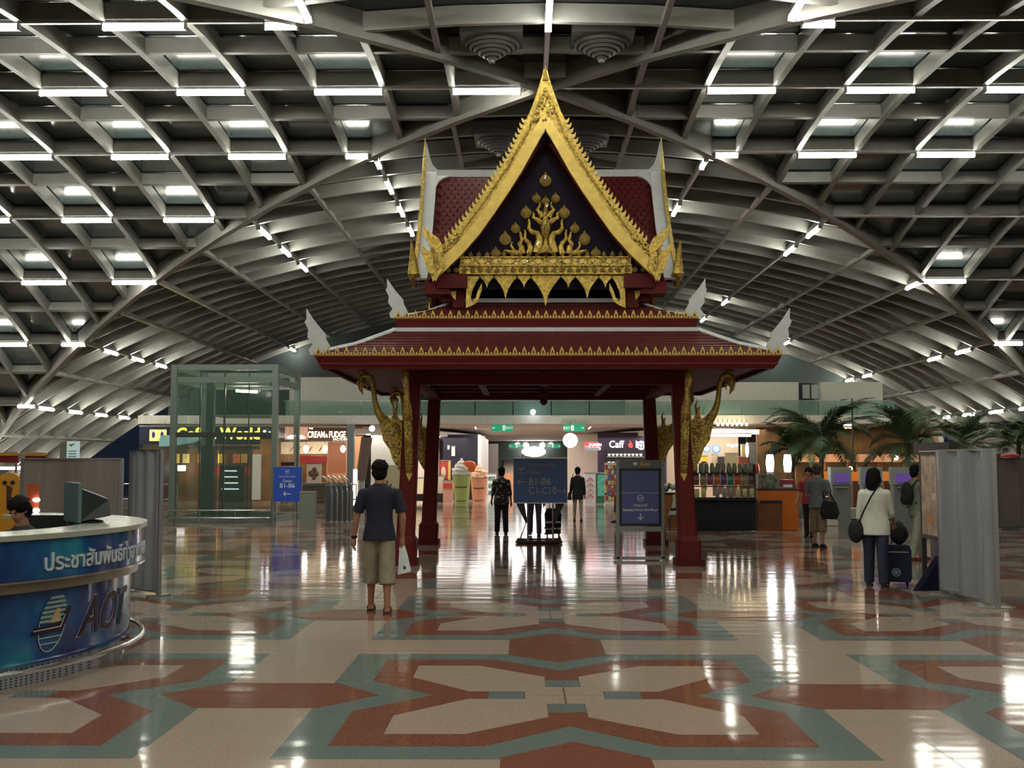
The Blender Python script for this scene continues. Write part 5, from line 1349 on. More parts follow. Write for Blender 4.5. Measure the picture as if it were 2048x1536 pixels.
for y in (-0.02, 0.05):
    MB().prism([(-0.35, 0), (0.35, 0), (0.05, 0.45), (-0.05, 0.45)], (-0.2, y, 0), (0, 1, 0), (0, 0, 1), (0.03, 0, 0)).build('triangular_foot', mat('foot_navy', (0.012, 0.015, 0.05), 0.4), t)
for q in range(3): MB().box((-0.3 + 0.25 * q, 0.03, 1.5 - 0.3 * q), (0.3, 0.004, 0.1)).build('notice_paper', mat('paper%d' % q, ((0.7, 0.35, 0.15), (0.6, 0.5, 0.42), (0.55, 0.28, 0.12))[q], 0.5), t)

# ================================================================== INFORMATION DESK (round, left)
DX, DY, DR = -5.78, 9.35, 2.45
def gloss_blue():
    m = bpy.data.materials.new('glossy_blue_graphic'); m.use_nodes = True
    nt = m.node_tree; b = nt.nodes['Principled BSDF']
    tc = nt.nodes.new('ShaderNodeTexCoord'); n = nt.nodes.new('ShaderNodeTexNoise'); n.inputs['Scale'].default_value = 1.6; n.inputs['Detail'].default_value = 3
    nt.links.new(tc.outputs['Object'], n.inputs['Vector'])
    r = nt.nodes.new('ShaderNodeValToRGB')
    r.color_ramp.elements[0].position = 0.36; r.color_ramp.elements[0].color = (0.006, 0.018, 0.11, 1)
    r.color_ramp.elements[1].position = 0.68; r.color_ramp.elements[1].color = (0.02, 0.26, 0.30, 1)
    e = r.color_ramp.elements.new(0.52); e.color = (0.008, 0.07, 0.20, 1)
    nt.links.new(n.outputs[0], r.inputs[0]); nt.links.new(r.outputs[0], b.inputs['Base Color'])
    b.inputs['Roughness'].default_value = 0.14; b.inputs['Coat Weight'].default_value = 0.5
    return m
M_DESKB = gloss_blue()
desk = thing('information_desk', 'round information desk with glossy blue panels and Thai lettering at the left', 'desk', (DX, DY, 0))
A0, A1 = math.radians(-125), math.radians(75)      # open at the back
def arc_band(r0, r1, z0, z1, a0=A0, a1=A1, n=48):
    m = MB(); vs = []
    for q in range(n + 1):
        a = a0 + (a1 - a0) * q / n; c_, s_ = math.cos(a), math.sin(a)
        vs += [(r0 * c_, r0 * s_, z0), (r1 * c_, r1 * s_, z0), (r1 * c_, r1 * s_, z1), (r0 * c_, r0 * s_, z1)]
    fs = []
    for q in range(n):
        for k in range(4): fs.append((q * 4 + k, q * 4 + (k + 1) % 4, q * 4 + 4 + (k + 1) % 4, q * 4 + 4 + k))
    fs += [(3, 2, 1, 0), (n * 4, n * 4 + 1, n * 4 + 2, n * 4 + 3)]
    return m.add(vs, fs)
arc_band(DR - 0.04, DR + 0.02, 0.79, 1.085).build('text_band', M_DESKB, desk, True)
arc_band(DR - 0.45, DR + 0.05, 1.085, 1.125).build('worktop', mat('worktop_grey', (0.36, 0.37, 0.30), 0.25, 0.2), desk, True)
arc_band(DR - 0.03, DR + 0.04, 0.775, 0.790).build('chrome_strip', M_CHROME, desk, True)
arc_band(DR - 0.10, DR - 0.02, 0.70, 0.775).build('metal_band', mat('dull_gold_band', (0.30, 0.27, 0.19), 0.3, 0.7), desk, True)
arc_band(DR - 0.14, DR - 0.08, 0.16, 0.70).build('drum_panel', M_DESKB, desk, True)
arc_band(DR - 0.20, DR - 0.14, 0.0, 0.16).build('perforated_plinth', M_PERF, desk, True)
rr = DR + 0.03; ns = 40
MB().tube([(rr * math.cos(A0 + (A1 - A0) * q / ns), rr * math.sin(A0 + (A1 - A0) * q / ns), 0.14) for q in range(ns + 1)], 0.022, 8).build('foot_rail', M_CHROME, desk, True)
for q in range(8):
    a = A0 + (A1 - A0) * (q + 0.5) / 8
    MB().tube([(rr * math.cos(a), rr * math.sin(a), 0.14), ((DR - 0.15) * math.cos(a), (DR - 0.15) * math.sin(a), 0.10)], 0.012, 6).build('rail_bracket', M_CHROME, desk, True)
arc_band(DR - 1.0, DR - 0.45, 0.72, 0.75).build('inner_shelf', mat('shelf_pale', (0.3, 0.32, 0.28), 0.4), desk, True)
def bend(me, R, a0):      # wrap an x-z text mesh round the drum, front outside
    for v in me.vertices:
        x, y, z = v.co
        a = a0 + x / R
        v.co = Vector(((R + z) * math.cos(a), (R + z) * math.sin(a), y))
    me.update(); return me
# start angle of the text where the photograph's lettering begins
def ang_of(px, R):
    best = None
    for q in range(1200):
        a = math.radians(-100 + q * 0.12); x = DX + R * math.cos(a); y = DY + R * math.sin(a)
        d = Vector((x, y, 0)); p_ = 1047 + FPX * x / y
        if Vector((x, y)).dot(Vector((math.cos(a), math.sin(a)))) > 0: continue
        e = abs(p_ - px)
        if best is None or e < best[0]: best = (e, a)
    return best[1]
tm = text_mesh('ประชาสัมพันธ์ท่าอากาศยาน', 0.25, mat('silver_letter', (0.55, 0.60, 0.65), 0.35, 0.3), thai=True, ext=0.008, bold=0.002, xs=1.05)
o = put('thai_lettering', bend(tm, DR + 0.025, ang_of(86, DR)), desk, (0, 0, 0.85))
M_LOGOG = mat('logo_grey_green', (0.22, 0.30, 0.26), 0.4); M_MAR = mat('logo_maroon', (0.022, 0.006, 0.018), 0.4); M_LOGOL = mat('logo_line', (0.40, 0.42, 0.40), 0.4)
def bent_poly(poly, a0, z0, m_, name, R=DR - 0.075, d=0.006):
    """flat emblem shape wrapped on the drum; finely strip-cut so it follows the curve"""
    bm = bmesh.new(); vs = [bm.verts.new((p_[0], p_[1], 0)) for p_ in poly]; bm.faces.new(vs)
    xs = [p_[0] for p_ in poly]
    x = min(xs) + 0.05
    while x < max(xs):
        bmesh.ops.bisect_plane(bm, geom=bm.verts[:] + bm.edges[:] + bm.faces[:], plane_co=(x, 0, 0), plane_no=(1, 0, 0)); x += 0.05
    r = bmesh.ops.extrude_face_region(bm, geom=bm.faces[:])
    for v in r['geom']:
        if isinstance(v, bmesh.types.BMVert): v.co.z += d
    me = bpy.data.meshes.new(name); bm.to_mesh(me); bm.free(); me.materials.append(m_)
    bend(me, R, a0)
    return put(name, me, desk, (0, 0, z0))
al = ang_of(128, DR)
ell = lambda rx, rz, a, b_, n=18: [(rx * math.cos(math.radians(a + (b_ - a) * q / n)), rz * math.sin(math.radians(a + (b_ - a) * q / n))) for q in range(n + 1)]
ER, EZ, ZL = 0.135, 0.215, 0.445
def ell_band(z0, z1, sh=0.22):
    w0 = ER * math.sqrt(max(0, 1 - (z0 / EZ) ** 2)); w1 = ER * math.sqrt(max(0, 1 - (z1 / EZ) ** 2))
    return [(-w0 + z0 * sh, z0), (w0 + z0 * sh, z0), (w1 + z1 * sh, z1), (-w1 + z1 * sh, z1)]
for q in range(6): bent_poly(ell_band(0.0 + 0.034 * q + 0.004, 0.0 + 0.034 * q + 0.024), al, ZL, M_LOGOG, 'logo_stripe')
for z in (-0.06, -0.11, -0.155): bent_poly(ell_band(z, z + 0.007), al, ZL, M_LOGOL, 'logo_line')
rim = [(x + z * 0.22, z) for x, z in ell(ER, EZ, -180, 0)] + [(x + z * 0.22, z) for x, z in ell(ER - 0.006, EZ - 0.006, 0, -180)]
bent_poly(rim, al, ZL, M_LOGOL, 'logo_rim')
bent_poly([(-0.20, -0.075), (-0.17, -0.02), (0.07, -0.015), (0.10, 0.03), (0.13, 0.09), (0.19, 0.10), (0.13, -0.01), (0.10, -0.06), (0.06, -0.075)], al, ZL, M_MAR, 'logo_wing', d=0.010)
bent_poly([(-0.19, -0.047), (0.075, -0.042), (0.125, 0.05), (0.118, 0.05), (0.068, -0.035), (-0.185, -0.040)], al, ZL, M_LOGOL, 'logo_wing_line', d=0.012)
bent_poly([(-0.04, 0.0), (0.07, 0.0), (0.065, 0.10), (0.03, 0.10)], al, ZL, mat('logo_gold', (0.38, 0.30, 0.16), 0.4), 'logo_tower', d=0.011)
aot = text_mesh('AOT', 0.42, M_MAR, ext=0.004, bold=0.004, xs=0.95)
for v in aot.vertices: v.co.x += v.co.y * 0.35
put('logo_letters', bend(aot, DR - 0.072, ang_of(180, DR)), desk, (0, 0, 0.30))
aot2 = text_mesh('AOT', 0.42, M_LOGOL, ext=0.001, bold=0.012, xs=0.95)
for v in aot2.vertices: v.co.x += v.co.y * 0.35
put('logo_letter_outline', bend(aot2, DR - 0.078, ang_of(180, DR)), desk, (0, 0, 0.30))
# monitor on the desk
t = thing('monitor', 'black computer monitor seen from behind on the information desk', 'monitor', (-3.83, 9.85, 1.125), math.radians(-62))
MB().add([(-0.22, -0.16, 0.02), (0.24, -0.10, 0.02), (0.24, -0.10, 0.30), (-0.22, -0.16, 0.34), (-0.16, 0.16, 0.06), (0.16, 0.16, 0.06), (0.14, 0.14, 0.20), (-0.14, 0.14, 0.22)], [(0, 1, 2, 3), (7, 6, 5, 4), (0, 4, 5, 1), (1, 5, 6, 2), (2, 6, 7, 3), (3, 7, 4, 0)]).build('casing', mat('monitor_black', (0.012, 0.018, 0.018), 0.4), t)
MB().box((0.01, -0.14, 0.18), (0.50, 0.03, 0.34), rz=0.13).build('bezel', mat('bezel_teal', (0.10, 0.15, 0.15), 0.3), t)
MB().lathe([(0.12, 0), (0.12, 0.015), (0.04, 0.03), (0.04, 0.06)], 16).build('stand', M_BLACK, t, True)
# yellow boards
M_YP = mat('yellow_plastic', (0.62, 0.27, 0.015), 0.35)
for q, (px, lb) in enumerate(((18, 'yellow-orange rounded board with two dark eye-like holes, leftmost'), (80, 'yellow-orange rounded board with dark holes behind the tilted red card'))):
    x = at(px, 960, 15.5).x
    t = thing('yellow_board', lb, 'board', (x, 15.5, 0))
    pl = [(-0.155, 0), (0.155, 0), (0.155, 1.36), (0.13, 1.46), (0.07, 1.50), (-0.07, 1.50), (-0.13, 1.46), (-0.155, 1.36)]
    MB().prism(pl, (0, 0, 0), (1, 0, 0), (0, 0, 1), (0, 0.05, 0)).build('panel', M_YP, t)
    for sx in (-1, 1): MB().lathe([(0.001, 0), (0.032, 0), (0.032, 0.012), (0.001, 0.012)], 14).build('hole', M_DARK, t).location = (sx * 0.055, -0.002, 1.37); 
    for ch in t.children:
        if ch.name.startswith('hole'): ch.rotation_euler = (PI / 2, 0, 0)
    MB().prism([(-0.02, 1.0), (0.02, 1.0), (0.05, 1.30), (-0.03, 1.34)], (0, -0.006, 0), (1, 0, 0), (0, 0, 1), (0, 0.006, 0)).build('dark_mark', mat('mark_brown', (0.06, 0.02, 0.01), 0.5), t)
    MB().box((0, 0.12, 0.02), (0.36, 0.35, 0.04)).build('base', M_DARK, t)
t = thing('red_card', 'tilted orange-red card with two bright light reflections', 'card', (at(75, 1000, 12.9).x, 12.9, 0))
MB().prism([(-0.10, 1.14), (0.02, 1.12), (0.02, 1.40), (-0.14, 1.41)], (0, 0, 0), (1, 0, 0), (0, 0, 1), (0, 0.01, 0)).build('card', mat('card_red', (0.35, 0.07, 0.02), 0.15), t)
for z in (1.22, 1.10): MB().ball((0.0, -0.03, z), (0.045, 0.02, 0.025), 10, 6).build('glowing_glint', emat('glint_violet_white', (1.0, 0.85, 1.0), 8), t, True)  # glowing blobs stand for light reflected on the card
MB().tube([(-0.04, 0.02, 0), (-0.04, 0.02, 1.2)], 0.012, 6).build('stem', M_BRUSH, t); MB().box((-0.04, 0.02, 0.01), (0.25, 0.25, 0.02)).build('base', M_DARK, t)
# dark red banners with yellow tops at far left
for q, (a, b_) in enumerate(((-20, 36), (50, 92))):
    t, w, h = slab('red_banner', a, 905, b_, 925, 30, mat('banner_red', (0.20, 0.015, 0.015), 0.5), f'dark red banner with yellow top edge at the far left, {("left", "right")[q]} of two', 'banner', 0.06, 'dark red banners at the far left')
    MB().box((0, -0.01, h - 0.05), (w, 0.05, 0.08)).build('yellow_edge', mat('edge_yellow', (0.5, 0.25, 0.02), 0.5), t)
    for sx in (-1, 1): MB().box((sx * w * 0.42, 0.05, -0.8), (0.05, 0.05, 1.7)).build('post', M_BRUSH, t)

# ================================================================== KIOSKS, right
g0 = ground(1390, 1062)
kx0, kx1 = at(1388, 1040, 27.15).x, at(1512, 1040, 27.15).x
ks = thing('snack_table', 'snack kiosk table with a black cloth skirt right of the front right column', 'table', ((kx0 + kx1) / 2, 27.15, 0))
kw = kx1 - kx0
m = MB(); N = 40; vs = []
for q in range(N + 1):
    x = -kw / 2 + kw * q / N; y = 0.02 * math.sin(q * 1.9); vs += [(x, y, 0.01), (x, y * 0.3, 0.74)]
m.add(vs, [(2 * q, 2 * q + 2, 2 * q + 3, 2 * q + 1) for q in range(N)]).build('black_skirt', mat('black_cloth', (0.008, 0.010, 0.014), 0.8), ks)
MB().box((0, 0.35, 0.755), (kw + 0.04, 0.8, 0.03)).box((0, 0.7, 0.37), (kw, 0.03, 0.72)).build('table_top', M_DARK, ks)
rk = thing('snack_rack', 'dark three-tier rack on the black skirted table', 'rack', ((kx0 + kx1) / 2, 27.35, 0.77))
for z in (0.02, 0.30, 0.62): MB().box((0, 0, z), (kw, 0.3, 0.025)).build('shelf', M_DARK, rk)
for sx in (-1, 1): MB().box((sx * kw / 2, 0, 0.42), (0.03, 0.3, 0.85)).build('upright', M_DARK, rk)
pk = [(0.16, 0.07, 0.04), (0.20, 0.17, 0.05), (0.16, 0.05, 0.12), (0.42, 0.12, 0.04), (0.10, 0.04, 0.16), (0.03, 0.20, 0.08), (0.45, 0.06, 0.03), (0.25, 0.2, 0.08), (0.12, 0.05, 0.05)]
pn = ['brown', 'olive', 'plum', 'orange-red', 'violet', 'green', 'bright red', 'khaki', 'dark brown']
for q in range(9):
    x = (kx0 + kx1) / 2 - kw / 2 + kw * (q + 0.5) / 9
    me = MB().add([(-0.065, -0.03, 0), (0.065, -0.03, 0), (0.065, 0.03, 0), (-0.065, 0.03, 0), (-0.07, -0.045, 0.13), (0.07, -0.045, 0.13), (0.07, 0.045, 0.13), (-0.07, 0.045, 0.13), (-0.065, -0.004, 0.28), (0.065, -0.004, 0.28), (0.065, 0.004, 0.28), (-0.065, 0.004, 0.28)],
                  [(3, 2, 1, 0), (8, 9, 10, 11)] + [(a + k, a + (k + 1) % 4, a + 4 + (k + 1) % 4, a + 4 + k) for a in (0, 4) for k in range(4)]).mesh('snack_bag', mat(f'bag{q}', pk[q], 0.35, noise_amt=0.4, nscale=20))
    o = put('snack_bag', me, None, (x, 27.28, 0.77 + 0.3325)); tag(o, f'{pn[q]} snack bag on the middle tier of the black kiosk rack', 'snack bag', 'snack bags on the kiosk rack')
jm = MB().lathe([(0.05, 0), (0.055, 0.02), (0.055, 0.16), (0.04, 0.19), (0.045, 0.2), (0.045, 0.23), (0.0, 0.235)], 12).mesh('snack_jar', mat('jar_glassy', (0.14, 0.16, 0.12), 0.15, noise_amt=0.6, nscale=25), True)
for q in range(11):
    o = put('snack_jar', jm, None, ((kx0 + kx1) / 2 - kw / 2 + kw * (q + 0.5) / 11, 27.30, 0.77 + 0.6325)); tag(o, f'dark glassy snack jar on the top tier of the kiosk rack, {ORD[q]} from the left', 'jar', 'snack jars on the kiosk rack')
cans = [MB().lathe([(0.045, 0), (0.05, 0.01), (0.05, 0.22), (0.045, 0.235), (0.0, 0.235)], 12).mesh('snack_can', mat('can_silver', (0.35, 0.36, 0.38), 0.3, 0.4, noise_amt=0.4, nscale=18), True),
        MB().lathe([(0.055, 0), (0.06, 0.01), (0.06, 0.20), (0.055, 0.21), (0.0, 0.21)], 12).mesh('snack_can', mat('can_yellow', (0.48, 0.44, 0.22), 0.35, noise_amt=0.3, nscale=18), True)]
for q in range(9):
    if q in (2,): continue
    kd = 1 if q in (0, 1) or q > 5 else 0
    o = put('snack_can', cans[kd], None, ((kx0 + kx1) / 2 - kw / 2 + kw * (q + 0.5) / 9, 27.2, 0.77 + 0.0325)); tag(o, f'{("silver", "pale yellow")[kd]} snack tin on the lowest tier of the kiosk rack, {ORD[q]} place from left', 'tin', 'snack tins on the kiosk rack')
# left part of the kiosk seen between the columns
t = thing('jar_stand', 'wooden stand with wrapped goods between the sign and the right front column', 'stand', (at(1345, 1000, 28.5).x, 28.8, 0))
MB().box((0, 0, 0.42), (0.7, 0.5, 0.84)).build('wood_base', mat('kiosk_wood', (0.30, 0.11, 0.03), 0.45, noise_amt=0.2, stretch=(12, 12, 1)), t)
MB().box((0, 0, 0.86), (0.74, 0.54, 0.04)).build('top', M_DARK, t)
rs = random.Random(9)
for q in range(10): MB().ball((-0.3 + 0.066 * q, rs.uniform(-.15, .1), 0.96 + rs.uniform(0, .15)), (0.06, 0.06, 0.08), 8, 6).build('wrapped_good', mat(f'wrap{q % 3}', ((0.3, 0.32, 0.25), (0.1, 0.14, 0.1), (0.35, 0.33, 0.3))[q % 3], 0.4), t, True)
# orange counter
ox0, ox1 = at(1516, 1040, 27.3).x, at(1597, 1040, 27.3).x
oc = thing('orange_counter', 'bright orange cafe counter with a painted brown reflection right of the black skirted table', 'counter', ((ox0 + ox1) / 2, 27.3, 0)); ow = ox1 - ox0
MB().box((0, 0.4, 0.5), (ow, 0.8, 0.98)).build('body', mat('orange_laminate', (0.55, 0.13, 0.008), 0.35), oc)
MB().box((-ow * 0.2, -0.01, 0.36), (ow * 0.6, 0.03, 0.62)).build('brown_reflection', mat('painted_reflection_brown', (0.16, 0.055, 0.02), 0.3, noise_amt=0.2), oc)  # reflection on the counter front, put in as brown colour
MB().box((-ow * 0.18, -0.03, 0.70), (ow * 0.55, 0.02, 0.06)).build('dark_strip', M_DARK, oc)
MB().box((0, 0.4, 1.0), (ow + 0.03, 0.84, 0.03)).build('worktop', M_DARK, oc)
MB().box((-ow * 0.2, 0.3, 1.2), (ow * 0.5, 0.4, 0.35)).build('display_glass', mat('display_green', (0.15, 0.17, 0.12), 0.1, noise_amt=0.7, nscale=12), oc)
MB().box((ow * 0.28, 0.3, 1.15), (ow * 0.35, 0.3, 0.16)).build('tray', mat('tray_red', (0.25, 0.03, 0.03), 0.4), oc)
MB().box((ow * 0.28, 0.13, 1.08), (0.22, 0.02, 0.07)).build('label_card', M_WHITE, oc)
for q, px in enumerate((1540, 1575)):
    c_ = at(px, 926, 28.0)
    t = thing('lantern_lamp', f'glowing white barrel-shaped lantern on the orange counter, {("left", "right")[q]} one', 'lamp', (c_.x, 28.0, 1.015), 0, 'barrel lanterns on the orange counter')
    MB().lathe([(0.075, 0.40), (0.09, 0.50), (0.10, 0.62), (0.09, 0.74), (0.078, 0.83)], 16).build('shade', emat('lantern_glow', (0.92, 0.95, 1.0), 18), t, True)
    MB().tube([(0, 0, 0.01), (0, 0, 0.42)], 0.014, 6).build('stem', M_BLACK, t); MB().lathe([(0.09, 0), (0.09, 0.015), (0.02, 0.03)], 14).build('base', M_BLACK, t)
    MB().lathe([(0.08, 0.83), (0.08, 0.85)], 14).build('cap', M_BLACK, t)
o = MB().lathe([(0.05, 0), (0.075, 0.08), (0.06, 0.2), (0.02, 0.26)], 10).build('red_ornament', mat('orn_red', (0.7, 0.06, 0.02), 0.4), None, True); o.location = (at(1513, 930, 27.5).x, 27.5, 1.385 - 0.0); tag(o, 'small orange-red ornament at the left end of the orange counter display', 'ornament')
# self-service machines
for q, px in enumerate((1684, 1746, 1808)):
    Y = 26.9; c_ = at(px, 1000, Y)
    t = thing('check_in_kiosk', f'grey self-service machine with a purple screen, {("left", "middle", "right")[q]} of three', 'kiosk', (c_.x, Y, 0), 0, 'grey self-service machines')
    MB().box((0, 0.2, 0.62), (0.46, 0.32, 1.24), taper=0.88).build('pedestal', mat('machine_grey', (0.22, 0.25, 0.24), 0.35, 0.3), t)
    MB().box((0, 0.16, 1.33), (0.50, 0.28, 0.42)).build('head', mat('machine_head', (0.32, 0.36, 0.33), 0.4), t)
    MB().box((0, 0.005, 1.28), (0.36, 0.03, 0.22)).build('screen', mat('machine_screen', (0.03, 0.02, 0.06), 0.1, emit=(0.10, 0.05, 0.22), es=0.7, noise_amt=0.5, nscale=8), t)
    MB().box((0, -0.02, 1.06), (0.32, 0.08, 0.03)).build('keypad_shelf', M_BRUSH, t)
# long white ledge
for q, (x0_, x1_) in enumerate(((7.9, 9.6), (9.65, 11.4), (11.45, 13.6))):
    t = thing('white_ledge', f'low white ledge with a dark groove behind the machines, {ORD[q]} section from the left', 'ledge', ((x0_ + x1_) / 2, 28.2, 0), 0, 'low white ledge sections')
    MB().box((0, 0, 0.10), (x1_ - x0_, 0.5, 0.20)).build('lower_step', mat('ledge_white', (0.62, 0.58, 0.48), 0.4), t)
    MB().box((0, 0.05, 0.225), (x1_ - x0_, 0.4, 0.05)).build('dark_groove', M_DARK, t)
    MB().box((0, 0, 0.38), (x1_ - x0_, 0.5, 0.26)).build('upper_step', MATS['ledge_white'], t)
t = thing('white_ledge', 'short white ledge with rails behind the man in grey shirt', 'ledge', (6.95, 26.4, 0)); MB().box((0, 0, 0.08), (0.75, 0.4, 0.16)).build('lower_step', MATS['ledge_white'], t); MB().box((0, 0, 0.25), (0.75, 0.36, 0.12)).build('upper_step', MATS['ledge_white'], t)
for q in range(5): MB().tube([(-0.3 + 0.14 * q, -0.1, 0.31), (-0.3 + 0.14 * q, -0.1, 0.85)], 0.012, 6).build('upright', M_CHROME, t)
MB().tube([(-0.32, -0.1, 0.85), (0.28, -0.1, 0.85)], 0.014, 6).build('rail', M_CHROME, t)
# food court beyond: warm wall, canopies, counters
wbox('wall_food', 9.6, 16.3, 46.0, 46.2, 0, 3.1, mat('food_amber', (0.10, 0.055, 0.016), 0.6, noise_amt=0.8, nscale=1.2), 'structure')
for q, px in enumerate((1612, 1672, 1735, 1785, 1838)):
    c_ = at(px, 924, 40)
    t = thing('peach_canopy', f'peach coloured pitched canopy in the food court, {ORD[q]} from the left', 'canopy', (c_.x, 40, 0), 0, 'peach canopies in the food court')
    z = c_.z
    MB().add([(-0.44, -0.4, z), (0.44, -0.4, z), (0.44, 0.4, z), (-0.44, 0.4, z), (-0.30, -0.15, z + 0.28), (0.30, -0.15, z + 0.28), (0.30, 0.15, z + 0.28), (-0.30, 0.15, z + 0.28)], [(3, 2, 1, 0), (4, 5, 6, 7), (0, 1, 5, 4), (1, 2, 6, 5), (2, 3, 7, 6), (3, 0, 4, 7)]).build('roof', mat('peach', (0.62, 0.33, 0.20), 0.6), t)
    for sx in (-1, 1): MB().box((sx * 0.40, 0, z / 2), (0.06, 0.06, z)).build('post', M_WARMW, t)
    MB().box((0, 0.1, 0.45), (0.7, 0.5, 0.9)).build('stall', mat('stall_brown', (0.15, 0.07, 0.03), 0.5), t)
for q, (a, b_, cc) in enumerate(((1634, 1660, (0.8, 0.25, 0.03)), (1704, 1727, (0.85, 0.22, 0.03)), (1766, 1790, (0.8, 0.25, 0.05)))):
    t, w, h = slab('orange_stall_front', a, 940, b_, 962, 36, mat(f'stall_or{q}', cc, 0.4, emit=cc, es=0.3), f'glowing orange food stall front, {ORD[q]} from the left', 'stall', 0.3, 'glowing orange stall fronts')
    MB().box((0, 0.1, -0.4), (w * 0.9, 0.3, 0.8)).build('base', MATS['stall_brown'], t)
for q, (px, py) in enumerate(((1701, 938), (1700, 952), (1792, 915), (1692, 852), (1700, 852))):
    o = MB().ball((0, 0, 0), 0.09, 10, 6).build('warm_globe', emat('warm_globe_glow', (1.0, 0.75, 0.35), 8), None, True); o.location = at(px, py, 39); tag(o, f'tiny warm globe light in the food court, {ORD[q]} listed from the machines upward', 'light', 'tiny warm globe lights in the food court')
t = thing('thin_floor_lamp', 'thin black angled lamp post rising behind the palms', 'lamp', (at(1706, 900, 38).x, 38, 0)); zt_ = at(1706, 797, 38).z
MB().tube([(0, 0, 0), (0, 0, zt_), (-0.38, 0, zt_ - 0.06)], 0.025, 6).build('pole', M_BLACK, t); MB().lathe([(0.15, 0), (0.15, 0.03)], 12).build('foot', M_BLACK, t)
area(9.5, 38, 3.0, 5, 3, 60, (1, 0.72, 0.42))

# ================================================================== PALMS
M_LEAF = mat('palm_leaf', (0.045, 0.085, 0.030), 0.5, noise_amt=0.4, nscale=3)
M_TRUNK = mat('palm_trunk', (0.07, 0.065, 0.03), 0.8, noise_amt=0.3, nscale=15, bump=0.6, bscale=20)
def palm(lb, x, Y, zc_, Rr, nf, seed, r=0.055):
    t = thing('palm_tree', lb, 'palm tree', (x, Y, 0), 0, 'potted palms on the right'); rs = random.Random(seed)
    pts = [(0.03 * math.sin(q), 0.02 * math.cos(q), zc_ * q / 8) for q in range(9)]
    MB().tube(pts, [r * 1.5] + [r * (1.15 if q % 2 else 1.0) for q in range(8)], 10).build('trunk', M_TRUNK, t, True)
    MB().lathe([(0.22, 0), (0.28, 0.35), (0.27, 0.38), (0.24, 0.38), (0.23, 0.34), (0.0, 0.33)], 20).build('planter', mat('planter_grey', (0.2, 0.2, 0.18), 0.5), t, True)
    for f in range(nf):
        az = 2 * PI * f / nf * 2.0 + rs.uniform(-.25, .25); el = rs.uniform(-0.15, 1.4); Lf = Rr * rs.uniform(0.8, 1.1)
        m = MB(); rp = []; a = el; p_ = Vector((0, 0, zc_ - 0.08)); ns_ = 12; dr = rs.uniform(1.2, 1.9)
        for q in range(ns_ + 1):
            rp.append(p_.copy())
            d = Vector((math.cos(az) * math.cos(a), math.sin(az) * math.cos(a), math.sin(a))); p_ = p_ + d * Lf / ns_; a -= dr / ns_ * (0.5 + q / ns_)
        m.tube(rp, [0.014 * (1 - 0.85 * q / ns_) for q in range(ns_ + 1)], 4)
        for q in range(3 * ns_ + 8):
            u = 0.12 + 0.88 * q / (3 * ns_ + 7); i0 = min(int(u * ns_), ns_ - 1); c_ = rp[i0].lerp(rp[i0 + 1], u * ns_ - i0)
            tg = (rp[i0 + 1] - rp[i0]).normalized(); sd_ = tg.cross(Vector((0, 0, 1)))
            sd_ = sd_.normalized() if sd_.length > 0.1 else Vector((-math.sin(az), math.cos(az), 0))
            ll = Rr * 0.27 * math.sin(PI * min(1, 0.15 + u * 0.9)) + 0.05
            for s_ in (-1, 1):
                dr_ = (sd_ * s_ * 0.8 + tg * 0.75 + Vector((0, 0, -0.12 + rs.uniform(-.18, .12)))).normalized()
                e = c_ + dr_ * ll; wv = tg * 0.015
                mid_ = c_ + dr_ * ll * 0.45 + Vector((0, 0, 0.02))
                m.add([c_ - wv * 0.5, mid_ - wv * 1.4, e, mid_ + wv * 1.4, c_ + wv * 0.5], [(0, 1, 2, 3, 4)])
        m.build('frond', M_LEAF, t)
    return t
palm('tall palm with a dark dense crown behind the grey-shirted man', at(1643, 850, 29.5).x, 29.5, 2.35, 1.75, 30, 1)
palm('slender palm stem with small crown left of the tall dark palm', at(1587, 870, 33.5).x, 33.5, 2.1, 1.35, 20, 2, 0.045)
palm('broad palm above the woman in white', at(1815, 860, 31).x, 31, 2.25, 1.8, 28, 3)
palm('palm crown behind the notice board header', at(1925, 860, 36).x, 36, 2.3, 1.7, 24, 4)
palm('rightmost palm partly cut off by the photo edge', at(2035, 860, 31).x, 31, 2.25, 1.75, 24, 5)

# ================================================================== PEOPLE
def skin_mat(name, c): return mat(name, c, 0.55, noise_amt=0.05)
M_SKIN = skin_mat('skin_tan', (0.36, 0.17, 0.10)); M_HAIR = mat('black_hair', (0.005, 0.004, 0.004), 0.75, spec=0.15, noise_amt=0.3, nscale=40, bump=0.5, bscale=60)
def cloth(name, c, **k): return mat(name, c, k.pop('rough', 0.85), noise_amt=k.pop('na', 0.15), nscale=k.pop('ns', 12), bump=k.pop('bump', 0.25), bscale=k.pop('bs', 9), **k)
def remesh(m, voxel, name, m_, smooth=4):
    me = m.mesh('tmp', m_); bm = bmesh.new(); bm.from_mesh(me); bmesh.ops.recalc_face_normals(bm, faces=bm.faces[:]); bm.to_mesh(me); bm.free()
    o = bpy.data.objects.new('tmp', me); COL.objects.link(o)
    r = o.modifiers.new('r', 'REMESH'); r.mode = 'VOXEL'; r.voxel_size = voxel; r.use_smooth_shade = True
    if smooth:
        s_ = o.modifiers.new('s', 'SMOOTH'); s_.factor = 0.5; s_.iterations = smooth
    dg = bpy.context.evaluated_depsgraph_get()
    me2 = bpy.data.meshes.new_from_object(o.evaluated_get(dg)); me2.name = name
    bpy.data.objects.remove(o); bpy.data.meshes.remove(me)
    me2.materials.clear(); me2.materials.append(m_)
    me2.polygons.foreach_set('use_smooth', [True] * len(me2.polygons))
    return me2
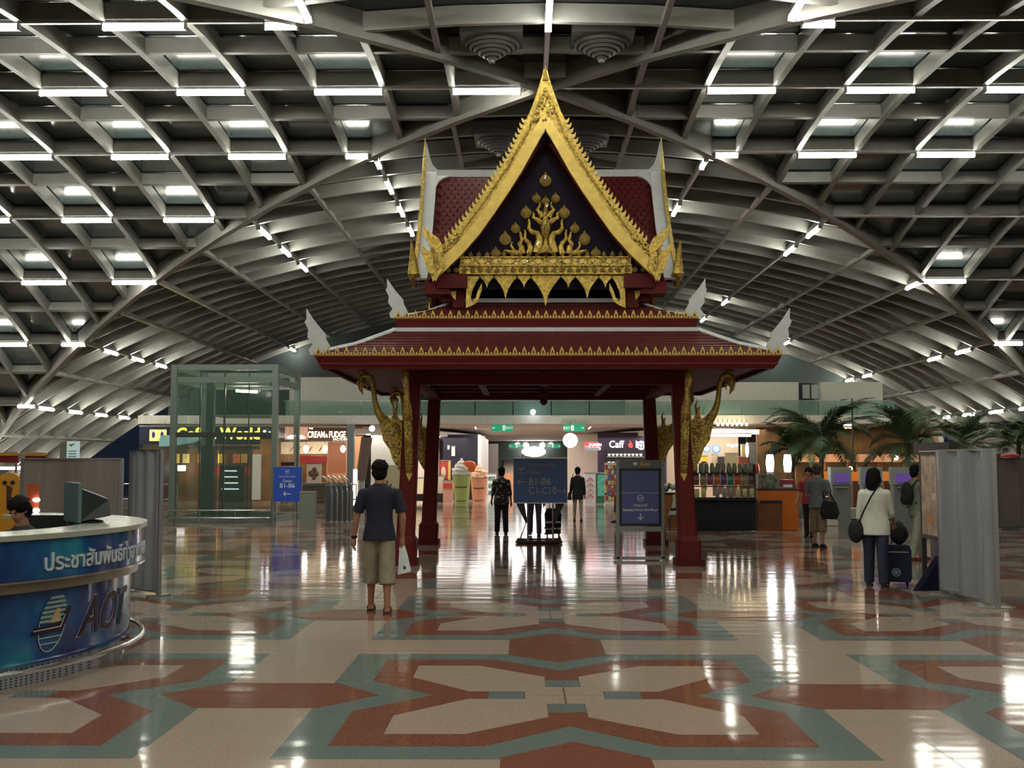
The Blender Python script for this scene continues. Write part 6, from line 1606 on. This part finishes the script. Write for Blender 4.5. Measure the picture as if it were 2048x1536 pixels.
def loft(m, secs, seg=16):        # secs: (centre, rx, ry), horizontal ellipses, closed
    vs = []; n = len(secs)
    for c_, rx, ry in secs:
        for k in range(seg):
            a = 2 * PI * k / seg; vs.append(Vector(c_) + Vector((rx * math.cos(a), ry * math.sin(a), 0)))
    fs = [(i * seg + k, i * seg + (k + 1) % seg, (i + 1) * seg + (k + 1) % seg, (i + 1) * seg + k) for i in range(n - 1) for k in range(seg)]
    fs.append(tuple(range(seg - 1, -1, -1))); fs.append(tuple((n - 1) * seg + k for k in range(seg)))
    return m.add(vs, fs)
def limb(m, a, b_, ra, rb, mid=None, seg=12, cap=True):
    a, b_ = Vector(a), Vector(b_)
    pts = [a, a.lerp(b_, 0.33), a.lerp(b_, 0.66), b_]
    rr_ = [ra, mid or (ra * 0.67 + rb * 0.33), ra * 0.33 + rb * 0.67, rb]
    m.tube(pts, rr_, seg)
    if cap: m.ball(a, ra, seg, 8); m.ball(b_, rb, seg, 8)
    return m
def hand(m, w, fore, s_, side, palm_n, thick=1.0):
    """palm + five curled fingers at wrist w, pointing along fore; side = +1/-1 which way the thumb leaves"""
    d = Vector(fore).normalized(); n = Vector(palm_n); n = (n - d * n.dot(d)).normalized(); x = d.cross(n).normalized() * side
    c_ = w + d * 0.045 * s_
    m.tube([w, w + d * 0.03 * s_, w + d * 0.085 * s_], [0.026 * s_, 0.034 * s_, 0.036 * s_], 10, flat=1.0)
    for q, (off, ln) in enumerate(((0.030, 0.070), (0.011, 0.078), (-0.009, 0.073), (-0.028, 0.058))):
        b0 = w + d * 0.075 * s_ + x * off * s_
        k1 = b0 + d * ln * 0.5 * s_ + n * 0.008 * s_; k2 = k1 + (d * 0.75 + n * 0.6).normalized() * ln * 0.35 * s_; k3 = k2 + (d * 0.3 + n).normalized() * ln * 0.28 * s_
        m.tube([b0, k1, k2, k3], [0.0105 * s_ * thick, 0.0098 * s_ * thick, 0.009 * s_ * thick, 0.0075 * s_ * thick], 8)
    t0 = w + d * 0.025 * s_ + x * 0.024 * s_; t1 = t0 + (d * 0.7 + x * 0.6 + n * 0.2).normalized() * 0.036 * s_; t2 = t1 + (d * 0.9 + n * 0.45).normalized() * 0.028 * s_
    m.tube([t0, t1, t2], [0.0135 * s_ * thick, 0.011 * s_ * thick, 0.0085 * s_ * thick], 8)
    return c_ + d * 0.03 * s_
def human(lb, loc, rz, H_=1.68, skin=None, hair=None, top=None, bottom=None, shoe=None, legs=((5, 0), (-5, 0)), arms=((0, 6, 10), (0, 6, 10)),
          top_kind='tee', bot_kind='trousers', hair_kind='short', female=False, vox=0.010, lean=0, head_turn=0, head_tilt=0, seated=False, group=None, barefoot=False, stance=0.0, bulk=1.0):
    skin = skin or M_SKIN; hair = hair or M_HAIR; shoe = shoe or M_BLACK
    t = thing('person', lb, 'person', loc, rz, group); s = H_ / 1.70
    hipx = 0.088 * s; TL, SL_, AH = 0.43 * s, 0.40 * s, 0.085 * s
    dr = lambda a: Vector((0, math.sin(math.radians(a)), -math.cos(math.radians(a))))
    jo = []; low = 0
    for k, sx in ((0, -1), (1, 1)):
        a, kb = legs[k]; hp_ = Vector((sx * hipx, 0, 0)); sp = Vector((sx * stance, 0, 0))
        kn = hp_ + dr(a) * TL + sp * 0.5; an = kn + dr(a - kb) * SL_ + sp * 0.5; jo.append([hp_, kn, an, a - kb]); low = max(low, -an.z)
    hz = low + AH
    if seated: hz = 0.48 * s
    for j in jo:
        for q in range(3): j[q] = j[q] + Vector((0, 0, hz))
    Rl = Matrix.Rotation(-math.radians(lean), 3, 'X'); base = Vector((0, 0, hz))
    T = lambda v: base + Rl @ (Vector(v) * s)
    sh_w = 0.165 if female else 0.190
    B = MB()
    sec = [((0, 0, -0.09), 0.12, 0.09), ((0, 0, 0.0), 0.155 * bulk, 0.105 * bulk), ((0, 0, 0.10), 0.135 * bulk, 0.095 * bulk), ((0, 0.0, 0.20), 0.125 * bulk, 0.09 * bulk), ((0, 0.0, 0.34), 0.15 * bulk, 0.105 * bulk), ((0, -0.005, 0.44), 0.155 * bulk, 0.10 * bulk), ((0, -0.01, 0.50), 0.12, 0.075), ((0, -0.012, 0.535), 0.06, 0.055)]
    loft(B, [(T(c_), rx * s, ry * s) for c_, rx, ry in sec])
    neck0, neck1 = T((0, -0.012, 0.50)), T((0, 0.005, 0.62))
    limb(B, neck0, neck1, 0.064 * s, 0.058 * s)
    Rh = Matrix.Rotation(math.radians(head_turn), 3, 'Z') @ Matrix.Rotation(math.radians(head_tilt), 3, 'X')
    hc = T((0, 0.012, 0.690)); Hd = lambda v: hc + Rh @ (Vector(v) * s)
    for c_, r in (((0, -0.012, 0.02), (0.075, 0.090, 0.085)), ((0, 0.022, -0.03), (0.060, 0.066, 0.075)), ((0, 0.045, -0.075), (0.036, 0.035, 0.03))):
        B.ball(Hd(c_), tuple(x * s for x in r), 16, 12)
    B.tube([Hd((0, 0.078, 0.012)), Hd((0, 0.098, -0.022)), Hd((0, 0.085, -0.032))], [0.008 * s, 0.014 * s, 0.010 * s], 8)
    for sx in (-1, 1): B.ball(Hd((sx * 0.077, -0.005, -0.01)), (0.010 * s, 0.018 * s, 0.028 * s), 8, 6)
    for k, sx in ((0, -1), (1, 1)):
        hp_, kn, an, sa = jo[k]
        limb(B, hp_ + Vector((0, 0, -0.02)), kn, 0.082 * s * bulk, 0.052 * s); limb(B, kn, an, 0.053 * s, 0.036 * s, 0.056 * s)
        fd = Vector((0, math.cos(math.radians(min(20, max(-35, sa * 0.5)))), math.sin(math.radians(min(10, max(-35, sa * 0.5))))))
        B.tube([an + Vector((0, -0.03 * s, -0.045 * s)), an + Vector((0, 0.03 * s, -0.05 * s)), an + Vector((0, 0.15 * s, -0.066 * s))], [0.034 * s, 0.036 * s, 0.022 * s], 10)
        jo[k].append(fd)
    aj = []
    for k, sx in ((0, -1), (1, 1)):
        a, ab, eb = arms[k][:3]; tw_ = arms[k][3] if len(arms[k]) > 3 else 0
        sh = T((sx * sh_w, -0.005, 0.432))
        d1 = Matrix.Rotation(math.radians(sx * -ab), 3, 'Y') @ dr(a); d1 = Vector(d1)
        el = sh + d1 * 0.285 * s
        d2 = Matrix.Rotation(math.radians(sx * -(ab * 0.5 - tw_)), 3, 'Y') @ dr(a + eb); wr = el + Vector(d2) * 0.245 * s
        limb(B, sh, el, 0.050 * s * bulk, 0.038 * s); limb(B, el, wr, 0.039 * s, 0.025 * s)
        gp = hand(B, wr, d2, s, -sx if True else sx, Vector((-sx, 0, 0)), 1.0 if vox < 0.008 else 1.15)
        aj.append((sh, el, wr, gp))
    body = put('body', remesh(B, vox, 'body', skin), t)
    # eyes, mouth
    for sx in (-1, 1): MB().ball(Hd((sx * 0.029, 0.076, 0.008)), 0.011 * s, 8, 6).build('eye', mat('eye_dark', (0.02, 0.015, 0.012), 0.2), t, True)
    MB().ball(Hd((0, 0.083, -0.058)), (0.020 * s, 0.006 * s, 0.006 * s), 8, 6).build('lips', mat('lips', (0.25, 0.08, 0.06), 0.5), t, True)
    # hair
    Hm = MB()
    Hm.ball(Hd((0, -0.020, 0.040)), (0.100 * s, 0.100 * s, 0.088 * s), 18, 12, jitter=0.16); Hm.ball(Hd((0, -0.048, -0.025)), (0.092 * s, 0.068 * s, 0.088 * s), 16, 10, jitter=0.10)
    rsd = random.Random(int(loc[0] * 100))
    for q in range(22):
        a = rsd.uniform(0, 2 * PI); el_ = rsd.uniform(0.1, 1.4)
        d = Vector((math.cos(a) * math.cos(el_), math.sin(a) * math.cos(el_) - 0.25, math.sin(el_))).normalized()
        c0 = Vector((0, -0.022, 0.042)); Hm.tube([Hd(c0 + d * 0.06), Hd(c0 + d * 0.092), Hd(c0 + d * 0.104 + Vector((0, -0.01, -0.012)))], [0.022 * s, 0.016 * s, 0.004 * s], 6)
    if hair_kind == 'long':
        Hm.tube([Hd((0, -0.05, 0.03)), Hd((0, -0.07, -0.06)), Hd((0, -0.075, -0.16)), Hd((0, -0.06, -0.24))], [0.08 * s, 0.088 * s, 0.075 * s, 0.035 * s], 12, flat=1.15)
        for sx in (-1, 1): Hm.tube([Hd((sx * 0.06, -0.01, 0.05)), Hd((sx * 0.08, -0.005, -0.04)), Hd((sx * 0.07, -0.02, -0.16))], [0.03 * s, 0.028 * s, 0.012 * s], 8)
    put('hair', remesh(Hm, max(vox, 0.007), 'hair', hair, 2), t)
    # top
    if top:
        C_ = MB(); fl_ = 0.016
        bot = {'tee': -0.10, 'blouse': -0.16, 'jacket': -0.22, 'long_tee': -0.12}.get(top_kind, -0.1)
        k_ = 1.0
        sec = [((0, 0, bot), (0.195 if bot_kind == 'shorts' else 0.182) * bulk, 0.135 * bulk), ((0, 0, 0.0), 0.180 * bulk, 0.128 * bulk), ((0, 0, 0.12), 0.152 * bulk, 0.112 * bulk), ((0, 0, 0.22), 0.150 * bulk, 0.108 * bulk), ((0, 0, 0.36), 0.168 * bulk, 0.118 * bulk), ((0, -0.005, 0.44), 0.185 * bulk, 0.108 * bulk), ((0, -0.01, 0.485), 0.155, 0.090), ((0, -0.012, 0.525), 0.095, 0.072), ((0, -0.012, 0.545), 0.068, 0.064)]
        loft(C_, [(T(c_), rx * s, ry * s) for c_, rx, ry in sec], 20)
        for (sh, el, wr, gp) in aj:
            if top_kind in ('tee', 'long_tee'):
                e = sh.lerp(el, 0.78); limb(C_, sh, e, 0.060 * s * bulk, 0.066 * s * bulk, cap=False); C_.ball(sh, 0.058 * s * bulk, 12, 8)
            else:
                limb(C_, sh, el, 0.062 * s * bulk, 0.050 * s); limb(C_, el, el.lerp(wr, 0.92 if top_kind != 'blouse' else 0.35), 0.050 * s, 0.040 * s, cap=False)
        put({'tee': 'tee_shirt', 'long_tee': 'tee_shirt', 'blouse': 'blouse', 'jacket': 'jacket'}[top_kind], remesh(C_, max(vox, 0.009), 'top', top, 3), t)
    if bottom:
        C_ = MB()
        loft(C_, [(Vector((0, 0, hz - 0.10 * s)), 0.160 * s * bulk, 0.116 * s * bulk), (Vector((0, 0, hz)), 0.164 * s * bulk, 0.118 * s * bulk), (Vector((0, 0, hz + 0.08 * s)), 0.150 * s * bulk, 0.108 * s * bulk), (Vector((0, 0, hz + 0.11 * s)), 0.145 * s * bulk, 0.104 * s * bulk)], 20)
        for k in (0, 1):
            hp_, kn, an, sa, fd = jo[k]
            if bot_kind == 'trousers':
                limb(C_, hp_ + Vector((0, 0, -0.03)), kn, 0.095 * s * bulk, 0.070 * s * bulk); limb(C_, kn, an + Vector((0, 0, -0.03 * s)), 0.070 * s * bulk, 0.062 * s * bulk, cap=False); C_.ball(kn, 0.070 * s * bulk, 12, 8)
            elif bot_kind == 'slim':
                limb(C_, hp_ + Vector((0, 0, -0.03)), kn, 0.090 * s, 0.060 * s); limb(C_, kn, an, 0.060 * s, 0.044 * s, cap=False); C_.ball(kn, 0.06 * s, 12, 8)
            else:       # loose shorts to below the knee
                e = kn.lerp(an, 0.42); limb(C_, hp_ + Vector((0, 0, -0.03)), kn, 0.092 * s, 0.094 * s); limb(C_, kn, e, 0.094 * s, 0.094 * s, cap=False)
        put('shorts' if bot_kind == 'shorts' else 'trousers', remesh(C_, max(vox, 0.009), 'bottom', bottom, 3), t)
    for k in (0, 1):
        an = jo[k][2]
        S_ = MB(); z0 = an.z - AH
        S_.add([an + Vector((x * s, y * s, z * s)) for z in (-0.085, -0.062) for x, y in ((-0.038, -0.06), (0.038, -0.06), (0.050, 0.06), (0.042, 0.16), (0.0, 0.195), (-0.042, 0.16), (-0.050, 0.06))],
               [tuple(range(6, -1, -1)), tuple(range(7, 14))] + [(q, (q + 1) % 7, 7 + (q + 1) % 7, 7 + q) for q in range(7)])
        if not barefoot:
            S_.tube([an + Vector((0, -0.055 * s, -0.045 * s)), an + Vector((0, 0.02 * s, -0.038 * s)), an + Vector((0, 0.10 * s, -0.052 * s)), an + Vector((0, 0.17 * s, -0.064 * s))], [0.036 * s, 0.046 * s, 0.042 * s, 0.022 * s], 10)
        else:
            S_.tube([an + Vector((-0.045 * s, 0.05 * s, -0.07 * s)), an + Vector((-0.03 * s, 0.06 * s, -0.025 * s)), an + Vector((0.03 * s, 0.06 * s, -0.025 * s)), an + Vector((0.045 * s, 0.05 * s, -0.07 * s))], 0.014 * s, 6)
        S_.build('shoe' if not barefoot else 'sandal', shoe, t, True)
    return t, aj, T, s
NAVY = cloth('navy_cotton', (0.010, 0.012, 0.028)); KHAKI = cloth('khaki_cotton', (0.27, 0.235, 0.16)); 
# 1 walking man
t, aj, T, s = human('man in dark navy tee and khaki shorts walking away, left of the pavilion column', (-1.60, 12.45, 0), math.radians(2), 1.66, top=NAVY, bottom=KHAKI, shoe=mat('brown_sandal', (0.035, 0.018, 0.012), 0.6),
          legs=((12, 6), (-5, 5)), arms=((4, 15, 8), (2, 15, 14, 10)), bot_kind='shorts', top_kind='tee', vox=0.0065, barefoot=True, stance=0.015)
wl = aj[0][2]; dd_ = (aj[0][2] - aj[0][1]).normalized()
MB().tube([wl - dd_ * 0.035, wl - dd_ * 0.005], [0.034, 0.033], 14).build('watch_strap', M_BLACK, t, True)
MB().ball(wl - dd_ * 0.02 + Vector((-0.03, 0.0, 0)), (0.012, 0.02, 0.02), 10, 6).build('watch_dial', mat('dial', (0.10, 0.10, 0.10), 0.2), t, True)
gp = t.matrix_basis @ aj[1][3] if False else None
import mathutils
def wpos(t, v): return Matrix.Translation(t.location) @ Matrix.Rotation(t.rotation_euler.z, 4, 'Z') @ v
hp_ = wpos(t, aj[1][3])
b_ = thing('paper_bag', 'white paper bag held in the walking man\'s right hand', 'bag', hp_ + Vector((0.02, 0.0, -0.33)), 0)
MB().add([(-0.055, -0.09, 0), (0.075, -0.09, 0.03), (0.075, 0.09, 0.03), (-0.055, 0.09, 0), (-0.05, -0.06, 0.17), (0.045, -0.06, 0.18), (0.045, 0.06, 0.18), (-0.05, 0.06, 0.17), (-0.045, -0.012, 0.34), (0.005, -0.012, 0.335), (0.005, 0.012, 0.335), (-0.045, 0.012, 0.34)],
         [(3, 2, 1, 0), (8, 9, 10, 11)] + [(a + k, a + (k + 1) % 4, a + 4 + (k + 1) % 4, a + 4 + k) for a in (0, 4) for k in range(4)]).build('bag_body', cloth('bag_white', (0.62, 0.66, 0.66), na=0.05), b_)
MB().ball((0.02, -0.085, 0.08), (0.015, 0.006, 0.02), 8, 6).build('printed_mark', mat('mark_blue', (0.03, 0.05, 0.2), 0.5), b_, True)
# 2 patterned woman
PAT = bpy.data.materials.new('floral_print'); PAT.use_nodes = True
nt = PAT.node_tree; vn = nt.nodes.new('ShaderNodeTexNoise'); vn.inputs['Scale'].default_value = 16; cr = nt.nodes.new('ShaderNodeValToRGB'); tc = nt.nodes.new('ShaderNodeTexCoord')
cr.color_ramp.interpolation = 'CONSTANT'; cr.color_ramp.elements[0].color = (0.012, 0.010, 0.016, 1); cr.color_ramp.elements[1].position = 0.58; cr.color_ramp.elements[1].color = (0.30, 0.26, 0.22, 1)
nt.links.new(tc.outputs['Object'], vn.inputs[0]); nt.links.new(vn.outputs[0], cr.inputs[0]); nt.links.new(cr.outputs[0], nt.nodes['Principled BSDF'].inputs['Base Color']); nt.nodes['Principled BSDF'].inputs['Roughness'].default_value = 0.8
BLK = cloth('black_cloth_wear', (0.008, 0.008, 0.010))
human('woman in floral black top and black trousers walking away left of gate sign', (-0.51, 25.9, 0), math.radians(4), 1.52, top=PAT, bottom=BLK, legs=((6, 2), (-4, 3)), arms=((6, 12, 25), (-4, 12, 12)), top_kind='blouse', female=True, stance=0.02, bulk=1.12, vox=0.011)
# 3 person behind the sign with suitcase
human('person in dark trousers standing behind the centre gate sign', (0.25, 25.35, 0), math.radians(175), 1.62, top=cloth('grey_shirt', (0.08, 0.08, 0.09)), bottom=cloth('plum_grey', (0.10, 0.08, 0.12)), legs=((14, 4), (-12, 8)), arms=((0, 5, 5), (5, 10, 10)), top_kind='tee', vox=0.012, stance=0.03)
t = thing('suitcase', 'black upright suitcase with two white stripes behind the gate sign', 'suitcase', (0.66, 25.2, 0))
MB().add([(x, y, z) for z, w in ((0.06, 0.17), (0.5, 0.19), (0.62, 0.13)) for x, y in ((-w, -0.12), (w, -0.12), (w, 0.12), (-w, 0.12))], [(3, 2, 1, 0), (8, 9, 10, 11)] + [(a + k, a + (k + 1) % 4, a + 4 + (k + 1) % 4, a + 4 + k) for a in (0, 4) for k in range(4)]).build('shell', BLK, t)
for z in (0.18, 0.32): MB().box((0, -0.13, z), (0.34, 0.012, 0.035)).build('white_stripe', M_WHITE, t)
for sx in (-1, 1): MB().ball((sx * 0.13, 0, 0.035), (0.02, 0.035, 0.035), 10, 8).build('wheel', M_BLACK, t, True)
MB().tube([(-0.07, 0.1, 0.6), (-0.07, 0.1, 0.95), (0.07, 0.1, 0.95), (0.07, 0.1, 0.6)], 0.01, 6).build('pull_handle', M_BLACK, t, True)
# 4 black-dressed woman
t, aj, T, s = human('woman in a black jacket and pale trousers walking away, right of the gate sign', (1.53, 31.6, 0), math.radians(-5), 1.50, top=BLK, bottom=cloth('beige_trousers', (0.30, 0.26, 0.22)), legs=((6, 2), (-6, 6)), arms=((5, 10, 20), (0, 8, 10)), top_kind='jacket', bot_kind='slim', female=True, vox=0.012, stance=0.02)
hp_ = wpos(t, T((-0.24, 0, -0.12)))
b_ = thing('handbag', 'black handbag at the left hip of the woman in the black jacket', 'bag', hp_ + Vector((-0.02, 0, -0.10))); MB().box((0, 0, 0.10), (0.12, 0.26, 0.20), taper=0.7).build('bag_body', BLK, b_); MB().tube([(0, -0.1, 0.2), (0.06, -0.05, 0.45), (0.10, 0, 0.72), (0.06, 0.05, 0.45), (0, 0.1, 0.2)], 0.01, 6).build('strap', BLK, b_, True)
# 5 person beside candy stand
human('person in a pink top and yellow-green scarf half hidden by the smoking room sign', (2.62, 31.0, 0), math.radians(70), 1.52, top=cloth('pink_top', (0.60, 0.12, 0.14)), bottom=cloth('maroon_bottom', (0.08, 0.02, 0.03)), legs=((3, 2), (-3, 2)), arms=((15, 10, 40), (10, 8, 30)), top_kind='tee', bot_kind='shorts', female=True, vox=0.012)
# 6 crouched/seated by the column
t, aj, T, s = human('seated person in a pale shirt between the smoking room sign and right front column', (at(1350, 1000, 27.6).x, 27.6, 0), math.radians(-60), 1.55, top=cloth('pale_shirt', (0.32, 0.33, 0.26)), bottom=BLK, legs=((85, 85), (80, 80)), arms=((25, 8, 40), (25, 8, 40)), top_kind='tee', lean=18, seated=True, vox=0.013)
q = thing('stool', 'small dark stool under the seated person by the column', 'stool', (t.location.x, t.location.y, 0)); MB().box((0, 0, 0.35), (0.34, 0.34, 0.05)).build('seat', M_BROWN, q)
for sx in (-1, 1):
    for sy in (-1, 1): MB().box((sx * 0.14, sy * 0.14, 0.165), (0.03, 0.03, 0.33)).build('leg', M_BROWN, q)
# 7 man in grey with bag
t, aj, T, s = human('man in grey tee and khaki shorts with black shoulder bag, left of palm trunk', (5.75, 21.95, 0), math.radians(-35), 1.60, skin=skin_mat('skin_light', (0.45, 0.22, 0.14)), hair=mat('brown_hair', (0.05, 0.03, 0.02), 0.6), top=cloth('grey_cotton', (0.13, 0.14, 0.15)), bottom=cloth('tan_shorts', (0.22, 0.17, 0.10)), legs=((6, 2), (-4, 4)), arms=((10, 14, 70), (6, 12, 30)), top_kind='tee', bot_kind='shorts', vox=0.011, stance=0.02, bulk=1.05)
hp_ = wpos(t, T((0.24, -0.08, -0.02)))
b_ = thing('shoulder_bag', 'large black shoulder bag hanging at the grey-shirted man\'s side', 'bag', hp_ + Vector((0.03, 0, -0.28)), math.radians(-35)); MB().add([(x * w, y * d_, z) for z, w, d_ in ((0, 0.8, 0.8), (0.12, 1.1, 1.1), (0.34, 0.75, 0.8)) for x, y in ((-0.15, -0.09), (0.15, -0.09), (0.15, 0.09), (-0.15, 0.09))], [(3, 2, 1, 0), (8, 9, 10, 11)] + [(a + k, a + (k + 1) % 4, a + 4 + (k + 1) % 4, a + 4 + k) for a in (0, 4) for k in range(4)]).build('bag_body', BLK, b_); MB().tube([(-0.1, 0, 0.33), (-0.14, 0, 0.55), (-0.2, 0.02, 0.76), (-0.02, 0.05, 0.55), (0.1, 0, 0.33)], 0.016, 6).build('strap', BLK, b_, True)
human('person in a red shirt behind the grey-shirted man', (at(1618, 1000, 25).x, 25, 0), math.radians(150), 1.52, top=cloth('red_shirt', (0.28, 0.02, 0.035)), bottom=BLK, arms=((10, 10, 30), (10, 10, 30)), top_kind='tee', vox=0.013)
# 8 woman in white
t, aj, T, s = human('woman in a white long-sleeved top and blue jeans with long dark hair at the right', (4.70, 15.05, 0), math.radians(-22), 1.56, top=cloth('white_knit', (0.62, 0.63, 0.55), na=0.06), bottom=cloth('blue_jeans', (0.020, 0.026, 0.055), na=0.3), shoe=mat('dark_sneaker', (0.02, 0.02, 0.03), 0.5), legs=((10, 4), (-6, 4)), arms=((-2, 10, 10), (18, 12, 25)), top_kind='blouse', bot_kind='trousers', hair_kind='long', female=True, vox=0.008, stance=0.02, head_turn=-18, bulk=1.15)
hp_ = wpos(t, T((-0.24, -0.06, -0.08)))
b_ = thing('shoulder_bag', 'round black shoulder bag at the white-topped woman\'s left hip', 'bag', hp_ + Vector((-0.02, 0, -0.18)), math.radians(-22)); MB().ball((0, 0, 0.15), (0.11, 0.07, 0.15), 16, 10, jitter=0.1).build('bag_body', BLK, b_, True)
MB().tube([(0.04, -0.02, 0.27), (0.12, -0.085, 0.45), (0.21, -0.125, 0.62), (0.30, -0.115, 0.76), (0.34, -0.03, 0.83)], 0.016, 6, flat=0.5).build('strap', BLK, b_, True)
g = ground(1793, 1170)
t = thing('suitcase', 'dark navy wheeled suitcase with a white round badge in front of the jeans woman', 'suitcase', (g.x + 0.02, g.y, 0), math.radians(-12))
MB().add([(x, y, z) for z, w in ((0.05, 0.15), (0.10, 0.17), (0.48, 0.17), (0.54, 0.14)) for x, y in ((-w, -0.11), (w, -0.11), (w, 0.11), (-w, 0.11))], [(3, 2, 1, 0), (12, 13, 14, 15)] + [(a + k, a + (k + 1) % 4, a + 4 + (k + 1) % 4, a + 4 + k) for a in (0, 4, 8) for k in range(4)]).build('shell', cloth('navy_nylon', (0.010, 0.016, 0.045)), t)
o = MB().lathe([(0.001, 0), (0.058, 0), (0.058, 0.006), (0.001, 0.006)], 20).build('round_badge', mat('badge_pale', (0.28, 0.34, 0.42), 0.4), t); o.location = (-0.03, -0.11, 0.18); o.rotation_euler = (PI / 2, 0, 0)
o = MB().lathe([(0.03, 0.006), (0.042, 0.006), (0.042, 0.009), (0.03, 0.009)], 20, cap=False).build('badge_ring', mat('navy_ring', (0.01, 0.02, 0.06), 0.4), t); o.location = (-0.03, -0.11, 0.18); o.rotation_euler = (PI / 2, 0, 0)
MB().box((0, -0.115, 0.45), (0.26, 0.008, 0.012)).build('zip', M_BRUSH, t)
for sx in (-1, 1): MB().ball((sx * 0.12, 0, 0.032), (0.02, 0.032, 0.032), 10, 8).build('wheel', M_BLACK, t, True)
MB().tube([(-0.06, 0.10, 0.5), (-0.06, 0.10, 0.82), (0.06, 0.10, 0.82), (0.06, 0.10, 0.5)], 0.009, 6).build('pull_handle', M_DARK, t, True)
b_ = thing('small_backpack', 'small dark backpack resting on the navy suitcase', 'bag', (g.x + 0.05, g.y + 0.0, 0.545), math.radians(-12)); MB().ball((0, 0, 0.14), (0.12, 0.085, 0.14), 14, 10, jitter=0.12).build('bag_body', BLK, b_, True); MB().tube([(-0.05, 0, 0.27), (0, 0, 0.31), (0.05, 0, 0.27)], 0.01, 6).build('loop', BLK, b_, True)
# 9 backpack man
t, aj, T, s = human('young man in grey-green tee and pale trousers wearing a black backpack', (6.62, 18.95, 0), math.radians(-78), 1.60, top=cloth('sage_tee', (0.15, 0.17, 0.12)), bottom=cloth('stone_trousers', (0.28, 0.28, 0.23)), shoe=mat('red_shoe', (0.14, 0.03, 0.02), 0.6), legs=((12, 4), (-10, 6)), arms=((12, 8, 45), (12, 8, 45)), top_kind='tee', vox=0.009, stance=0.01)
bp2 = MB(); bp2.ball(T((0, -0.18, 0.30)), (0.13, 0.09, 0.20), 14, 10, jitter=0.1); bp2.ball(T((0, -0.24, 0.20)), (0.10, 0.05, 0.10), 12, 8)
pack = thing('backpack', 'black backpack on the back of the young man in grey-green', 'bag', t.location, t.rotation_euler.z)
put('pack_body', remesh(bp2, 0.012, 'pack', BLK, 2), pack)
for sx in (-1, 1): MB().tube([T((sx * 0.09, -0.14, 0.42)), T((sx * 0.10, -0.04, 0.54)), T((sx * 0.11, 0.10, 0.46)), T((sx * 0.12, 0.115, 0.28)), T((sx * 0.11, -0.10, 0.12))], 0.018, 6, flat=0.5).build('strap', BLK, pack, True)
MB().tube([T((-0.17, -0.1, 0.05)), T((-0.18, 0.0, 0.04)), T((-0.10, 0.13, 0.03))], 0.014, 6).build('hip_belt', BLK, pack, True)
# 10 clerk at the desk
t, aj, T, s = human('dark-haired clerk sitting inside the information desk, looking down', (-4.34, 9.85, 0.14), math.radians(160), 1.62, top=cloth('dark_uniform', (0.02, 0.03, 0.025)), bottom=BLK, legs=((85, 85), (85, 85)), arms=((40, 8, 50), (40, 8, 50)), top_kind='jacket', lean=12, head_tilt=-28, seated=True, vox=0.009)
q = thing('desk_chair', 'dark office chair inside the information desk under the clerk', 'chair', (-4.34, 9.85, 0)); MB().lathe([(0.22, 0.42), (0.24, 0.45), (0.22, 0.48)], 16).build('seat', BLK, q, True); MB().tube([(0, 0, 0.05), (0, 0, 0.42)], 0.03, 8).build('pedestal', M_BRUSH, q, True)
for k in range(5): MB().tube([(0, 0, 0.07), (0.26 * math.cos(k * 1.257), 0.26 * math.sin(k * 1.257), 0.03)], 0.022, 6).build('foot_spoke', M_BLACK, q, True)
MB().box((0.02, 0.24, 0.95), (0.4, 0.05, 0.45)).build('backrest', BLK, q)
# papers on the desk
for q, (x, y, a) in enumerate(((-4.55, 9.0, 0.3), (-4.75, 10.6, 1.0))):
    o = MB().box((0, 0, 0), (0.22, 0.30, 0.01), rz=a).build('paper_sheet', mat('paper_white', (0.6, 0.58, 0.5), 0.6)); o.location = (x, y, 0.756); tag(o, f'sheet of paper on the inner shelf of the information desk, {("near", "far")[q]} one', 'paper', 'papers on the information desk')
